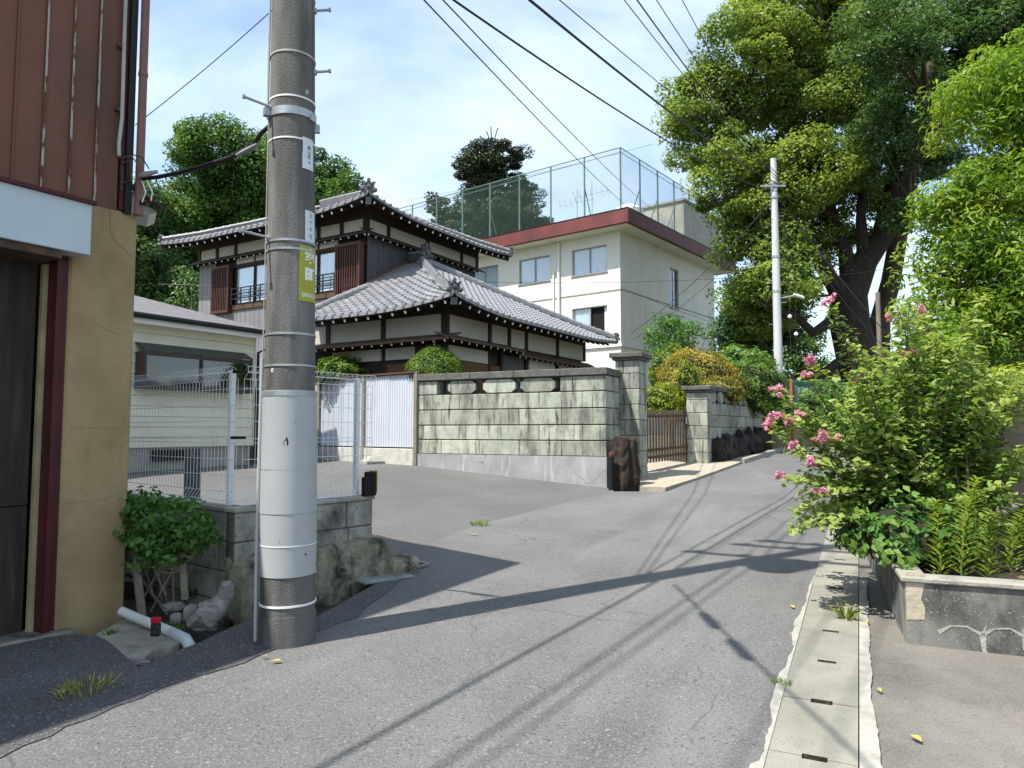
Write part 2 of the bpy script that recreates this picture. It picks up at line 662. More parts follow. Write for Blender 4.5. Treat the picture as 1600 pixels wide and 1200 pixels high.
MORT = mat('mortar_edge', (.39, .375, .33), (.27, .26, .22), scale=9, rough=.9, bump=.5, bscale=60, stain=((.25, .24, .2), 9, (1, 1, 1), .6, .75))
SLAB = mat('weathered_slab', (.34, .325, .28), (.22, .21, .175), scale=4, rough=.92, bump=.6, bscale=45, stain=((.12, .12, .09), 3, (1, 1, 1), .55, .7))
DIRT_SHADE = mat('ditch_earth_slot_shade', (.06, .052, .038), (.035, .03, .022), scale=9, rough=1, bump=1.0, bscale=30, speck=((.13, .12, .09), 30, .6, .7))  # earth of ditch and channel; also the painted shade on lid slot sides
GRND = mat('earth', (.13, .12, .085), (.09, .10, .05), scale=.5, rough=1)
PEB = mat('pebble_concrete', (.42, .37, .29), (.30, .26, .20), scale=5, rough=.9, bump=.8, bscale=60, speck=[((.55, .5, .42), 60, .58, .66), ((.13, .11, .09), 50, .6, .7)])
KERB = mat('kerb_concrete', (.35, .34, .31), (.24, .23, .2), scale=4, bump=.3)

YEL = mat('ochre_render', (.385, .285, .15), (.30, .215, .11), scale=2.2, rough=.95, bump=.35, bscale=120,
          stain=[((.17, .12, .06), 1.1, (1, 1, .6), .50, .74), ((.44, .35, .2), 2.7, (1, 1, 1), .56, .78), ((.14, .11, .065), 7, (1.5, 1.5, .12), .60, .78)], speck=((.30, .21, .09), 40, .6, .75))
SID = mat('brown_siding', (.165, .072, .042), (.125, .055, .034), scale=3, rough=.6, rnd=.06, stretch=(1, 1, .4), bump=.05, bscale=60, stain=((.09, .045, .03), 1.2, (1, 1, .5), .5, .75))
PEEL = mat('peeled_seam', (.36, .33, .30), (.10, .045, .03), scale=22, rough=.85, stretch=(1, 1, .35), lo=.48, hi=.56)
FASC = mat('pale_blue_panel', (.47, .54, .57), (.43, .50, .535), scale=1.5, rough=.35, stain=((.40, .43, .44), 2, (1, 1, .4), .6, .85))
REDM = mat('maroon_steel', (.075, .010, .013), (.05, .008, .01), scale=6, rough=.5, stain=((.03, .012, .01), 8, (1, 1, .3), .55, .7))
WOODD = mat('dark_door_board', (.040, .031, .025), (.02, .016, .013), scale=5, rough=.8, stretch=(4, 4, .35), stain=((.075, .065, .055), 4, (3, 3, .3), .58, .8))
CREAMJ = mat('cream_jamb', (.36, .30, .18), (.26, .21, .12), scale=5)
BLACK = mat('black_trim', (.012, .012, .013), (.008, .008, .009), rough=.5)
PINKP = mat('rose_brown_pipe', (.22, .105, .083), (.17, .08, .065), scale=4, rough=.45)
GREYC = mat('grey_conduit', (.42, .41, .37), (.32, .31, .28), scale=10, rough=.6)
WHITE = mat('white_paint', (.78, .78, .75), (.70, .70, .67), scale=3, rough=.6)
STEEL = mat('galvanised_steel', (.42, .44, .45), (.30, .31, .32), scale=9, rough=.45, metal=.6)
RUST = mat('rusty_steel', (.10, .06, .035), (.05, .035, .025), scale=14, rough=.8)
CABLE = mat('black_cable', (.014, .014, .015), (.01, .01, .011), rough=.55)
POLE = mat('pole_concrete', (.145, .142, .134), (.095, .093, .088), scale=2.2, rough=.93, bump=.35, bscale=90, stretch=(1, 1, .3),
           stain=[((.235, .23, .213), 2.4, (1.6, 1.6, .22), .52, .74), ((.042, .04, .037), 3.4, (1.6, 1.6, .16), .50, .70), ((.06, .055, .05), 1.1, (1, 1, .8), .54, .7)], speck=((.07, .065, .058), 75, .62, .74))
SLEEVE = mat('white_sleeve', (.36, .37, .375), (.32, .33, .335), scale=2, rough=.5, wave=(.08, 75, 'DIAGONAL'), stain=[((.30, .30, .295), 3, (1, 1, .35), .56, .82), ((.22, .21, .19), 14, (1, 1, .2), .66, .8)])
SIGNY = mat('yellow_green_plate', (.33, .34, .018), (.29, .29, .02), scale=12, rough=.4, stain=((.20, .19, .05), 14, (1, 1, 1), .6, .75))
PLATE = mat('pale_plate', (.60, .64, .67), (.52, .56, .59), scale=9, rough=.4, stain=((.2, .21, .22), 25, (1, 1, 1), .64, .72))
INK = mat('dark_ink', (.03, .03, .035))
BLOCK = mat('grey_block', (.40, .385, .33), (.27, .26, .22), scale=5, rough=.95, bump=.6, bscale=110, rnd=.12,
            stain=[((.06, .06, .052), 2.8, (1, 1, .7), .48, .66), ((.17, .18, .09), 3.5, (1, 1, .5), .58, .8)], speck=((.13, .13, .11), 60, .6, .7))
RUBBLE = mat('mossy_rubble', (.33, .30, .22), (.19, .17, .12), scale=9, rough=1, bump=1.0, bscale=28, stain=[((.04, .038, .028), 5, (1, 1, 1), .5, .66), ((.17, .18, .06), 4, (1, 1, 1), .62, .8)])
MESHW = mat('white_wire', (.72, .74, .74), (.66, .68, .68), rough=.4)
ROCK = mat('grey_rock', (.30, .28, .25), (.17, .16, .14), scale=9, rough=.95, bump=.8, bscale=30, stretch=(1, 1, 2), stain=((.08, .075, .065), 6, (1, 1, 1), .55, .7))
DRIFT = mat('driftwood_rock', (.33, .31, .28), (.16, .15, .13), scale=14, rough=.95, bump=.9, bscale=24, stretch=(1, 1, 3))
PVC = mat('white_pvc', (.58, .59, .57), (.5, .51, .49), scale=6, rough=.4)
PVCG = mat('grey_pvc', (.42, .45, .46), (.37, .4, .41), scale=6, rough=.4)
LATH = mat('grey_lath', (.26, .225, .17), (.16, .135, .10), scale=8, stretch=(3, 3, .5), rough=.9)
OYA = mat('green_tuff', (.43, .445, .36), (.32, .34, .275), scale=3, rough=.95, bump=.7, bscale=60, rnd=.24,
          stain=[((.16, .165, .14), 2.2, (1.6, 1.6, .6), .46, .66), ((.05, .052, .045), 6, (1.8, 1.8, .22), .54, .68), ((.055, .056, .05), 1.6, (1, 1, 1), .60, .72), ((.45, .45, .31), 2.0, (1, 1, 1.2), .60, .82)], speck=[((.10, .11, .085), 45, .62, .70), ((.45, .48, .37), 55, .64, .72)])
OYAD = mat('dark_coping', (.13, .13, .115), (.075, .075, .068), scale=5, rough=.95, bump=.6, bscale=70, speck=((.26, .26, .22), 60, .6, .7))
PLINTH = mat('lilac_plinth', (.33, .325, .335), (.25, .247, .255), scale=2.5, rough=.9, bump=.2, bscale=60, stain=((.48, .47, .48), 5, (1.5, 1.5, .2), .56, .75), crack=((.06, .06, .065), 1.3, .012))
STUMP = mat('dark_stump', (.045, .033, .024), (.022, .016, .012), scale=10, rough=.9, bump=1.0, bscale=18, stretch=(2, 2, .5), stain=((.12, .10, .07), 8, (1, 1, .6), .62, .75))
CORR = mat('white_corrugated', (.50, .53, .58), (.46, .49, .54), scale=2, rough=.5, stain=((.36, .38, .42), 3, (2, 2, .2), .58, .8))
POST = mat('grey_wood_post', (.24, .21, .16), (.15, .13, .10), scale=6, stretch=(2, 2, .4), rough=.95)
CAPR = mat('brown_cap', (.10, .045, .03), (.07, .035, .028), scale=5)
BASEW = mat('white_base_render', (.50, .49, .45), (.36, .35, .32), scale=5, rough=.95, stain=((.16, .155, .13), 4, (1, 1, .5), .56, .72))
TILE = mat('kawara_tile', (.225, .226, .235), (.175, .176, .184), scale=2, rough=.42, spec=.5, rnd=.14, stain=((.17, .17, .175), 6, (1, 1, 1), .58, .78))
TILED = mat('kawara_dark', (.085, .085, .09), (.06, .06, .063), scale=5, rough=.5, spec=.5, rnd=.15)
PLAS = mat('white_plaster', (.50, .48, .42), (.44, .42, .365), scale=1.3, rough=.95, stain=((.36, .34, .29), 2.0, (1, 1, .4), .58, .85))
TIMB = mat('dark_timber', (.032, .021, .015), (.020, .014, .011), scale=5, rough=.7)
TIMBM = mat('brown_timber', (.10, .058, .032), (.065, .038, .022), scale=5, rough=.75, stretch=(1, 1, 4))
TIPW = mat('white_rafter_end', (.75, .74, .70), (.68, .67, .63), rough=.8)
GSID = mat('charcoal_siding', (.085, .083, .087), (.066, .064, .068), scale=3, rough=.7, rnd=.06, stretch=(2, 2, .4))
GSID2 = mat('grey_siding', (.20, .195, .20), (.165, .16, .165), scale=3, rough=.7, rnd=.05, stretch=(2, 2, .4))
LATT = mat('red_brown_lattice', (.075, .028, .017), (.05, .02, .012), scale=6, rough=.6)
SUDARE = mat('reed_blind', (.15, .075, .035), (.10, .05, .026), scale=30, stretch=(.4, .4, 3), rough=.9)
FLASH = mat('copper_flashing', (.30, .13, .045), (.22, .10, .04), scale=5, rough=.55)
GLASS = glassmat('window_glass', (.95, .98, 1.0))
CURT = mat('white_curtain', (.80, .85, .88), (.66, .71, .74), scale=6, rough=.95, stretch=(2.5, 2.5, .12))
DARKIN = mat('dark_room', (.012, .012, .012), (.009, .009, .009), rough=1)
ALU = mat('aluminium_frame', (.34, .34, .33), (.28, .28, .27), rough=.4, metal=.3)
WBLD = mat('cream_white_render', (.69, .675, .62), (.63, .615, .56), scale=.8, rough=.95, bump=.08, bscale=60,
           stain=[((.50, .475, .40), .9, (1.2, 1.2, .22), .56, .85), ((.40, .38, .32), 2.2, (1.5, 1.5, .12), .60, .82)])
PARA = mat('red_brown_parapet', (.155, .040, .033), (.105, .032, .028), scale=1.2, rough=.6, stain=[((.055, .028, .026), 1.2, (1, 1, .5), .52, .72), ((.26, .12, .09), 2.5, (1, 1, .6), .64, .8)])
ROOFC = mat('roof_concrete', (.38, .37, .33), (.29, .28, .25), scale=1.5, rough=.95, stain=((.2, .195, .17), 1.5, (1, 1, .3), .55, .75))
NETG = mat('green_net_wire', (.10, .17, .14), (.08, .14, .115), rough=.6)
NETP = mat('green_net_post', (.12, .20, .165), (.09, .16, .13), rough=.5)
CRM = mat('cream_lap_siding', (.74, .725, .56), (.68, .665, .51), scale=2, rough=.6, rnd=.04, stain=((.44, .42, .31), 1.8, (1, 1, .5), .6, .85))
SLATE = mat('slate_roof', (.165, .16, .165), (.115, .112, .115), scale=7, stretch=(1, 1, 6), rough=.75, bump=.6, bscale=22)
FOUND = mat('foundation', (.36, .34, .30), (.27, .255, .22), scale=3, rough=.95)
BRWN = mat('brown_window_frame', (.055, .036, .026), (.04, .027, .02), rough=.45)
BARK = mat('bark', (.085, .068, .05), (.045, .036, .028), scale=6, rough=1, bump=1.0, bscale=14, stretch=(2, 2, .5), stain=((.16, .14, .11), 5, (1, 1, .4), .6, .75))
BARKD = mat('dark_bark', (.040, .031, .024), (.022, .017, .014), scale=5, rough=1, bump=1.0, bscale=10, stretch=(2, 2, .5))
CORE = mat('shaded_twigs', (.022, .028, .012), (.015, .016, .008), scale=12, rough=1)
SOIL = mat('planter_soil', (.045, .035, .024), (.03, .022, .015), scale=14, rough=1, bump=.8, bscale=40)
PLANT = mat('planter_concrete', (.22, .215, .195), (.12, .117, .105), scale=2.2, rough=.95, bump=.25, bscale=90,
            stain=[((.34, .32, .27), 1.7, (1, 1, .8), .55, .72), ((.05, .049, .045), 2.3, (1, 1, .6), .50, .66), ((.07, .085, .04), 3.5, (1, 1, 1), .64, .78)], speck=((.25, .24, .21), 90, .62, .7))
PLANTP = mat('bare_render_patch', (.42, .37, .28), (.33, .29, .215), scale=6, rough=.95, bump=.4)
FENCED = mat('dark_board_fence', (.055, .05, .042), (.035, .032, .028), scale=5, rough=.8)
WPOLE = mat('pale_pole', (.52, .53, .53), (.42, .43, .43), scale=3, rough=.7, stretch=(1, 1, .3), stain=((.28, .28, .28), 6, (1, 1, .2), .58, .75))
ORANGE = mat('orange_post', (.42, .13, .04), (.34, .10, .03), rough=.6)
GRNNET = mat('green_chain_link', (.10, .24, .18), (.08, .20, .15), rough=.6)
DRKR = mat('black_rock', (.035, .028, .024), (.016, .013, .012), scale=6, rough=.75, bump=1, bscale=9, stain=((.12, .10, .085), 9, (1, 1, 1), .66, .76))
RUBB = mat('black_rubber', (.008, .008, .008), rough=.7)
YELP = mat('yellow_tape', (.50, .30, .02), rough=.6)
REDC = mat('red_cap', (.45, .012, .02), rough=.35)
CANB = mat('black_can', (.012, .014, .018), (.05, .06, .07), scale=60, rough=.35, lo=.55, hi=.62)
TANW = mat('tan_retaining', (.36, .27, .17), (.26, .2, .13), scale=2, rough=.95)

L_CAM = leafmat('camphor_leaf', (.058, .118, .022), (.180, .275, .050), (.370, .445, .090), .46)
L_DRK = leafmat('dark_broadleaf', (.026, .064, .020), (.070, .148, .044), (.185, .275, .100), .4)
L_GRN = leafmat('green_broadleaf', (.026, .072, .016), (.082, .175, .034), (.190, .290, .062), .4)
L_CON = leafmat('conifer_leaf', (.013, .028, .012), (.030, .050, .018), (.060, .080, .026), .15)
L_YG = leafmat('yellow_green_leaf', (.045, .120, .012), (.165, .285, .024), (.370, .430, .046), .45)
L_MYR = leafmat('myrtle_leaf', (.070, .150, .028), (.215, .325, .066), (.430, .480, .150), .45)
L_SHR = leafmat('shrub_leaf', (.028, .095, .016), (.080, .200, .034), (.180, .300, .055), .4)
L_TOP = leafmat('topiary_leaf', (.030, .085, .008), (.090, .175, .014), (.190, .270, .030), .28)
L_LIM = leafmat('lime_leaf', (.085, .160, .008), (.200, .290, .016), (.340, .390, .030), .35)
L_ORG = leafmat('orange_green_leaf', (.080, .115, .016), (.270, .225, .030), (.440, .335, .050), .3)
L_WED = leafmat('weed_leaf', (.065, .15, .018), (.18, .29, .04), (.36, .42, .09), .42)
L_DRY = leafmat('dry_leaf', (.25, .20, .05), (.42, .36, .06), (.58, .47, .07), .2)
L_PNK = leafmat('pink_petal', (.52, .12, .27), (.78, .30, .48), (.90, .56, .68), .35)

# ------------------------------------------------------------------ the ground
mb = MB()
gx = [-400, -150, -60, -30] + [i * 1.0 for i in range(-22, 31)] + [45, 90, 200, 400]
gy = [-200, -60, -20] + [i * 1.0 for i in range(-8, 46)] + [70, 120, 250, 500, 900]
for y in gy:
    for x in gx:
        near = -22 <= x <= 30 and -8 <= y <= 45
        mb.v.append((x, y, gz(x, y) - (.22 if near else .4)))
nx = len(gx)
for j in range(len(gy) - 1):
    for i in range(nx - 1):
        mb.f.append((j * nx + i, j * nx + i + 1, (j + 1) * nx + i + 1, (j + 1) * nx + i)); mb.m.append(0)
mb.build('ground', GRND)['kind'] = 'structure'

W1 = (1.76, 13.3)                            # corner of the stone wall
seam = [gnd(608, 872), gnd(668, 850), gnd(740, 822), gnd(850, 794), gnd(955, 768)]
ditch_edge = [gnd(216, 1044), gnd(262, 1024), gnd(310, 1006), gnd(360, 982), gnd(405, 964), gnd(420, 955), gnd(480, 972), gnd(530, 946), gnd(580, 917), gnd(625, 893), gnd(640, 880)]
road_left_far = [gnd(1000, 768), gnd(1042, 768), gnd(1110, 741), gnd(1180, 713), gnd(1215, 705), gnd(1245, 698)]
far_l = [(12.5, 26.0), (18, 30.5), (24, 33)]
far_r = [(26, 28.5), (19, 26)]
right_edge = [xy(s_, -.373) for s_ in (22, 16, 12, 9, 6, 4, 2, 0, -3, -8)]
road_out = [(-9, -7.5), gnd(-400, 1010), gnd(0, 1000), gnd(120, 990), gnd(165, 996)] + ditch_edge + seam + road_left_far + far_l + far_r + right_edge
sheet('road', road_out, 0.0, ASPH, 1.0, .18)

lot_out = [gnd(625, 893), gnd(640, 880)] + [(p[0] + .03, p[1] - .06) for p in seam] + [xy_ for xy_ in [(1.9, 13.35), (-2.0, 15.3), (-4.9, 17.7), (-6.5, 19), (-9, 19), (-12, 14), (-7, 8.3), (-3.6, 6.2), (-2.05, 5.35), (-1.35, 6.15)]]
sheet('parking_lot', lot_out, -.006, ASPH2, 1.0, .12)

# newer, darker tarmac laid along the left edge
sh = [(-8, -6.5), gnd(-300, 1030), gnd(0, 1005), gnd(120, 992)] + [gnd(164, 1000)] + ditch_edge[:-1] + jagged(gnd(642, 893), gnd(560, 965), 5, .03) + jagged(gnd(560, 965), gnd(430, 1015), 6, .03) + jagged(gnd(430, 1015), gnd(180, 1105), 8, .03) + jagged(gnd(180, 1105), gnd(0, 1185), 5, .03) + [gnd(-200, 1290)]
sheet('tarmac_shoulder', sh, .006, ASPH3, 1.0, .012)

# right-hand forecourt, gutter and mortar edges
fore = [xy(-8, -.012), xy(-2, -.012), xy(2, -.012), xy(6.5, -.02), xy(6.7, -.038), xy(12, -.038), xy(22, -.038), (19, 24), (30, 26), (30, -8)]
sheet('forecourt', fore, -.004, FORE, 1.0, .1)
gut = bpy.data.objects.new('gutter', None)
COL.objects.link(gut)
gut['kind'] = 'structure'
LID = .61
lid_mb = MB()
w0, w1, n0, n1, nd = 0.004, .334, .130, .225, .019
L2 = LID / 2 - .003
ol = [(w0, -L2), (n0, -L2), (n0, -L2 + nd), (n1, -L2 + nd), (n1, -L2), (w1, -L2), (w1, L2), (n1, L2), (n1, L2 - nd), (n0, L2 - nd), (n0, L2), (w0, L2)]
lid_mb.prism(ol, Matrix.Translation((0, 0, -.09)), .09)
for i in (1, 2, 3, 7, 8, 9): lid_mb.m[2 + i] = 1  # slot sides coloured dark as painted shade, so the sunlit slots look black
lid_me = lid_mb.mesh('lid', [CONC, DIRT_SHADE])
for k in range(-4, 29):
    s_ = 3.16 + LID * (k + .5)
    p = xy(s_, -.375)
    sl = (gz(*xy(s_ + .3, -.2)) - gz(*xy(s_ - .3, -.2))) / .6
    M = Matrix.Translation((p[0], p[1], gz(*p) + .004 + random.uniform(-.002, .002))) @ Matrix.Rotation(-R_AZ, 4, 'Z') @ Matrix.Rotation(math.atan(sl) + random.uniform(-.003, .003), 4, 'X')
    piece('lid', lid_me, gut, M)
mb = MB()
for k in range(-8, 24):
    a, b = xy(k, -.39), xy(k + 1, -.39); c, d = xy(k + 1, -.01), xy(k, -.01)
    mb.poly([(*q, gz(*q) - .20) for q in (a, b, c, d)])
mb.build('channel', DIRT_SHADE, gut)
def strip(name, ss, r_in, r_out, dz, m):
    """a raised mortar strip beside the lids: top face, outer flank"""
    mb = MB()
    for s_, a, b in zip(ss, r_in, r_out):
        p, q = xy(s_, a), xy(s_, b)
        mb.v += [(*p, gz(*p) + dz), (*q, gz(*q) + dz), (*q, gz(*q) - .03)]
    for i in range(len(ss) - 1):
        k = i * 3
        mb.f += [(k, k + 1, k + 4, k + 3), (k + 1, k + 2, k + 5, k + 4)]; mb.m += [0, 0]
    mb.build(name, m)['kind'] = 'structure'
ss = [-2 + i * .045 for i in range(192)]
w_l, w_r = [], []
ph = [random.random() * 6 for _ in range(6)]
for s_ in ss:
    b = .028 + .016 * math.sin(s_ * 5.3 + ph[0]) + .006 * math.sin(s_ * 17 + ph[1]) + random.uniform(-.004, .006)
    if s_ < 3.0: b += .035 * abs(math.sin(s_ * 4.1 + 1))
    b *= 1 if s_ < 5.2 else max(.15, (6.7 - s_) / 1.5)
    w_l.append(-.375 - max(.004, b))
    w_r.append(.02 + (.05 * max(0, (3.9 - s_) / 1.4) if s_ < 3.9 else 0) + .004 * math.sin(s_ * 9) + random.uniform(-.004, .004))
strip('mortar_edge', ss, [-.372] * len(ss), w_l, .009, MORT)
strip('mortar_kerb', ss, [-.036] * len(ss), w_r, .010, MORT)

# pebble apron before the gate
apr = [gnd(1001, 764), gnd(1040, 766), gnd(1090, 750), gnd(1150, 728), gnd(1186, 713), gnd(1130, 716)] + [(5.2, 17.6), (3.0, 17.5), (1.9, 15.2), (2.2, 13.9)]
sheet('gate_apron', apr, .05, PEB, .5, .12)
# concrete floor strip before the garage door
gap = [gnd(-420, 1030), gnd(0, 1012), gnd(60, 1000), gnd(95, 992), gnd(120, 985), (-3.05, 4.3), (-4.6, 2.2), (-5.2, 2.8), (-4.0, 4.6)]
sheet('garage_apron', gap, .012, SLAB, .5, .03)
# broken slab over the ditch
slab = [gnd(150, 992), gnd(198, 966), gnd(262, 985), gnd(284, 1003), gnd(270, 1012), gnd(240, 1016), gnd(226, 1028), gnd(200, 1030), gnd(178, 1010)]
o = sheet('ditch_slab', slab, .004, SLAB, .1, .06, kind='')
tag(o, 'broken grey concrete slab at the foot of the ochre column', 'slab')
# the ditch along the wall: its earth floor
dit = [gnd(150, 985), gnd(216, 1046), gnd(310, 1008), gnd(412, 965), gnd(500, 970), gnd(640, 888), (-1.15, 6.5), (-1.6, 6.1), (-2.2, 5.3), (-3.4, 6.0), (-2.9, 4.9)]
sheet('ditch', dit, -.13, DIRT_SHADE, .25)

# ------------------------------------------------------------------ garage building at the left
G_AZ = math.radians(32)
GL = (-2.64, 4.93)
UO = -.07                                    # the cladding stops short of the column's far edge
gb = thing('garage_building', 'brown metal clad garage building with ochre column and pale blue fascia panel', 'building', (GL[0], GL[1], .08), -G_AZ)
def Z(z): return z - .08
MB().box((-.30, -.44, Z(-.1)), (0, 0, Z(2.92)), 0, .015).build('column', YEL, gb)
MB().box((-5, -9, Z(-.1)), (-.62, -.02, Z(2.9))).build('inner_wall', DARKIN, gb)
MB().box((-.10, -.515, Z(.02)), (.004, -.48, Z(2.5))).build('steel_post', REDM, gb); MB().box((-.10, -.478, Z(.02)), (-.010, -.442, Z(2.5))).build('steel_post', REDM, gb)
MB().box((-.14, -.548, Z(.03)), (-.105, -.517, Z(2.47))).build('jamb', CREAMJ, gb)
dz = [(.06, .92), (.925, 2.5)]
for k in range(6):
    for a, b in dz:
        MB().box((-.20, -.55 - .9 * (k + 1), Z(a)), (-.16, -.554 - .9 * k, Z(b)), 0, .006).build('door_board', WOODD, gb)
MB().box((-.23, -6.2, Z(0)), (-.13, -.55, Z(.055))).build('door_sill', WOODD, gb)
# fascia panels
fz0, fz1 = 2.52, 2.85
for a, b in ((-.40, -1.19), (-1.194, -2.6), (-2.604, -4.1), (-4.104, -6.2)):
    MB().box((.02, b, Z(fz0)), (.17, a, Z(fz1)), 0, .004).build('fascia_panel', FASC, gb)
MB().box((-.60, -6.2, Z(fz0 - .05)), (.15, -.56, Z(fz0 - .004))).build('fascia_soffit', RUST, gb)
mb = MB(); mb.bar((.178, -.38, Z(fz1 + .012)), (.178, -6.2, Z(fz1 + .012)), .03, .024); mb.build('fascia_flashing', REDM, gb)
# upper cladding, each sheet with its raised seam
pw = .163
pan = MB(); pan.box((-.05, -pw / 2 + .006, 0), (.0, pw / 2 - .006, 2.48), 0, .004)
pan_me = pan.mesh('siding_panel', SID)
seamm = MB(); seamm.box((-.02, -.0075, 0), (.013, .0075, 2.48), 0, .004)
seam_me = seamm.mesh('siding_seam', SID)
peelm = MB()
zz = 0
peelm.raw([(.0136, -.0078, 0), (.0136, .0078, 0), (.0136, .005, 1.7), (.0136, -.004, 1.7), (.0136, .002, 2.4), (.0136, -.001, 2.4)], [(0, 1, 2, 3), (3, 2, 4, 5)])
peel_me = peelm.mesh('peeled_strip', PEEL)
for k in range(26):
    yc = UO - .075 - pw * (k + .5)
    piece('siding_panel', pan_me, gb, loc=(0, yc, Z(2.90)))
    s_o = piece('siding_seam', seam_me, gb, loc=(0, yc - pw / 2, Z(2.90)))
    if k % 2 == 0 or k < 3:
        piece('peeled_strip', peel_me, s_o, loc=(0, 0, 0))
MB().box((-.05, -9, Z(2.9)), (0, -.075 - pw * 26, Z(5.38))).build('siding_rest', SID, gb)
MB().box((-4.9, -8.9, Z(2.92)), (-.06, -.06, Z(5.38))).build('upper_wall', SID, gb)
MB().box((-.055, UO - .073, Z(2.92)), (.012, UO - .045, Z(5.38))).build('corner_seam', REDM, gb)
MB().box((-.055, UO - .043, Z(2.9)), (.03, UO + .004, Z(5.38))).build('corner_trim', BLACK, gb)
UD = UO + .045
mb = MB(); mb.tube([(.045, UD, Z(2.98)), (.045, UD, Z(5.36))], .028, 12); mb.tube([(.045, UD, Z(2.90)), (.045, UD, Z(2.985))], .032, 12)
for z_ in (3.9, 5.0): mb.tube([(.045, UD, Z(z_)), (.045, UD, Z(z_ + .03))], .032, 12)
mb.build('downpipe', PINKP, gb, True)
mb = MB(); mb.tube([(.03, UO - .095, Z(3.28)), (.03, UO - .10, Z(3.36)), (.03, UO - .085, Z(3.55)), (.028, UO - .088, Z(4.2)), (.028, UO - .088, Z(5.36))], .0125, 8)
mb.build('conduit', GREYC, gb, True)
mb = MB()
for z_ in (3.6, 4.05, 4.5): mb.box((.0, UO - .125, Z(z_)), (.03, UO - .072, Z(z_ + .018)))
mb.build('conduit_clip', RUST, gb)
mb = MB()
mb.bar((.01, -.13, Z(3.10)), (.12, -.13, Z(3.10)), .012, .012); mb.bar((.01, -.13, Z(3.24)), (.12, -.13, Z(3.24)), .012, .012)
mb.bar((.12, -.13, Z(3.095)), (.12, -.13, Z(3.245)), .012, .012); mb.bar((.012, -.13, Z(3.06)), (.012, -.13, Z(3.28)), .02, .008)
mb.build('cable_bracket', RUST, gb)
# the cracks in the column's render
crk = MB()
for path in (((-.20, 2.90), (-.19, 2.74), (-.16, 2.70), (-.08, 2.64), (-.01, 2.60)), ((-.42, 2.16), (-.30, 2.14), (-.20, 2.08), (-.05, 2.05)), ((-.43, .93), (-.2, .94), (-.01, .97)), ((-.43, 1.42), (-.3, 1.42), (-.1, 1.41))):
    for (y0, z0), (y1, z1) in zip(path[:-1], path[1:]):
        n_ = 6
        pr = None
        for i in range(n_ + 1):
            q = (0.0006, y0 + (y1 - y0) * i / n_ + random.uniform(-.004, .004), Z(z0 + (z1 - z0) * i / n_ + random.uniform(-.004, .004)))
            if pr: crk.bar(pr, q, .0006, .0028 if z0 > 2.5 else .0014, up=(1, 0, 0))
            pr = q
ck = crk.build('crack', mat('crack_shadow', (.07, .05, .022), (.11, .08, .035), scale=30), gb); ck['kind'] = 'stuff'
# roof with an overhang
mb = MB()
mb.raw([(.12, .12, Z(5.45)), (.12, -9.3, Z(5.45)), (-2.5, -9.3, Z(6.3)), (-2.5, .12, Z(6.3)), (-5.3, .12, Z(5.45)), (-5.3, -9.3, Z(5.45)),
        (.12, .12, Z(5.35)), (.12, -9.3, Z(5.35)), (-5.3, .12, Z(5.35)), (-5.3, -9.3, Z(5.35))],
       [(0, 1, 2, 3), (3, 2, 5, 4), (0, 6, 7, 1), (4, 5, 9, 8), (6, 8, 9, 7), (0, 3, 4, 8, 6), (1, 7, 9, 5, 2)])
mb.build('roof', SID, gb)
# low rear wing with a white verge
mb = MB()
p0, p1 = at(205, 292, 6.6), at(252, 326, 6.6)
rw = thing('rear_wing_eave', 'small white soffit with brown gutter just behind the garage column top', 'eave', (p0.x, p0.y + .6, p0.z))
mb = MB(); a = at(196, 292, 6.7); b = at(245, 331, 6.7); c = at(232, 337, 6.7); d_ = at(196, 326, 6.7)
mb.raw([a, b, c, d_] + [q + Vector((-.25, .45, 0.02)) for q in (a, b, c, d_)], [(0, 1, 2, 3), (0, 4, 5, 1), (1, 5, 6, 2), (2, 6, 7, 3), (3, 7, 4, 0), (7, 6, 5, 4)])
mb.build('soffit', WHITE, rw, world=True)
mb = MB(); mb.bar(at(196, 284, 6.68), at(252, 327, 6.68), .05, .045); mb.build('gutter_pipe', CAPR, rw, world=True)

# ------------------------------------------------------------------ big utility pole
PX, PY = -1.362, 4.40
pz = gz(PX, PY)
def prad(z): return max(.164 - .0078 * z, .07)
up_ = thing('utility_pole', 'thick weathered concrete utility pole with white sleeve and yellow-green sign', 'utility pole', (PX, PY, pz))
mb = MB(); mb.tube([(0, 0, -.2), (0, 0, .17)], .168, 32); mb.tube([(0, 0, .165)] + [(0, 0, z) for z in np.linspace(.5, 10.6, 12)], [prad(.17)] + [prad(z) for z in np.linspace(.5, 10.6, 12)], 32)
mb.build('shaft', POLE, up_, True)
mb = MB()
z0, z1 = .51 - pz + .02, 1.64 - pz
mb.tube([(0, 0, z0), (0, 0, z0 + .37), (0, 0, z0 + .372), (0, 0, z1)], [prad(z0) + .005, prad(z0) + .005, prad(z0) + .008, prad(z1) + .008], 40, caps=False)
mb.build('sleeve', SLEEVE, up_, True)
def ring(name, z, h, t, m, tilt=0.0):
    mb = MB()
    n = 28
    pts = []
    for q in range(n):
        a = 2 * math.pi * q / n
        zz_ = z + tilt * math.sin(a) * prad(z)
        pts.append(zz_)
    k0 = len(mb.v)
    for q in range(n):
        a = 2 * math.pi * q / n
        for rr, dz_ in ((prad(z) + .0, 0), (prad(z) + t, 0), (prad(z) + t, h), (prad(z), h)):
            mb.v.append((rr * math.cos(a), rr * math.sin(a), pts[q] + dz_))
    for q in range(n):
        w = (q + 1) % n
        for e in range(3):
            mb.f.append((q * 4 + e, w * 4 + e, w * 4 + e + 1, q * 4 + e + 1)); mb.m.append(0)
    return mb.build(name, m, up_, True)
def zy(py): return at(453, py, PY).z - pz
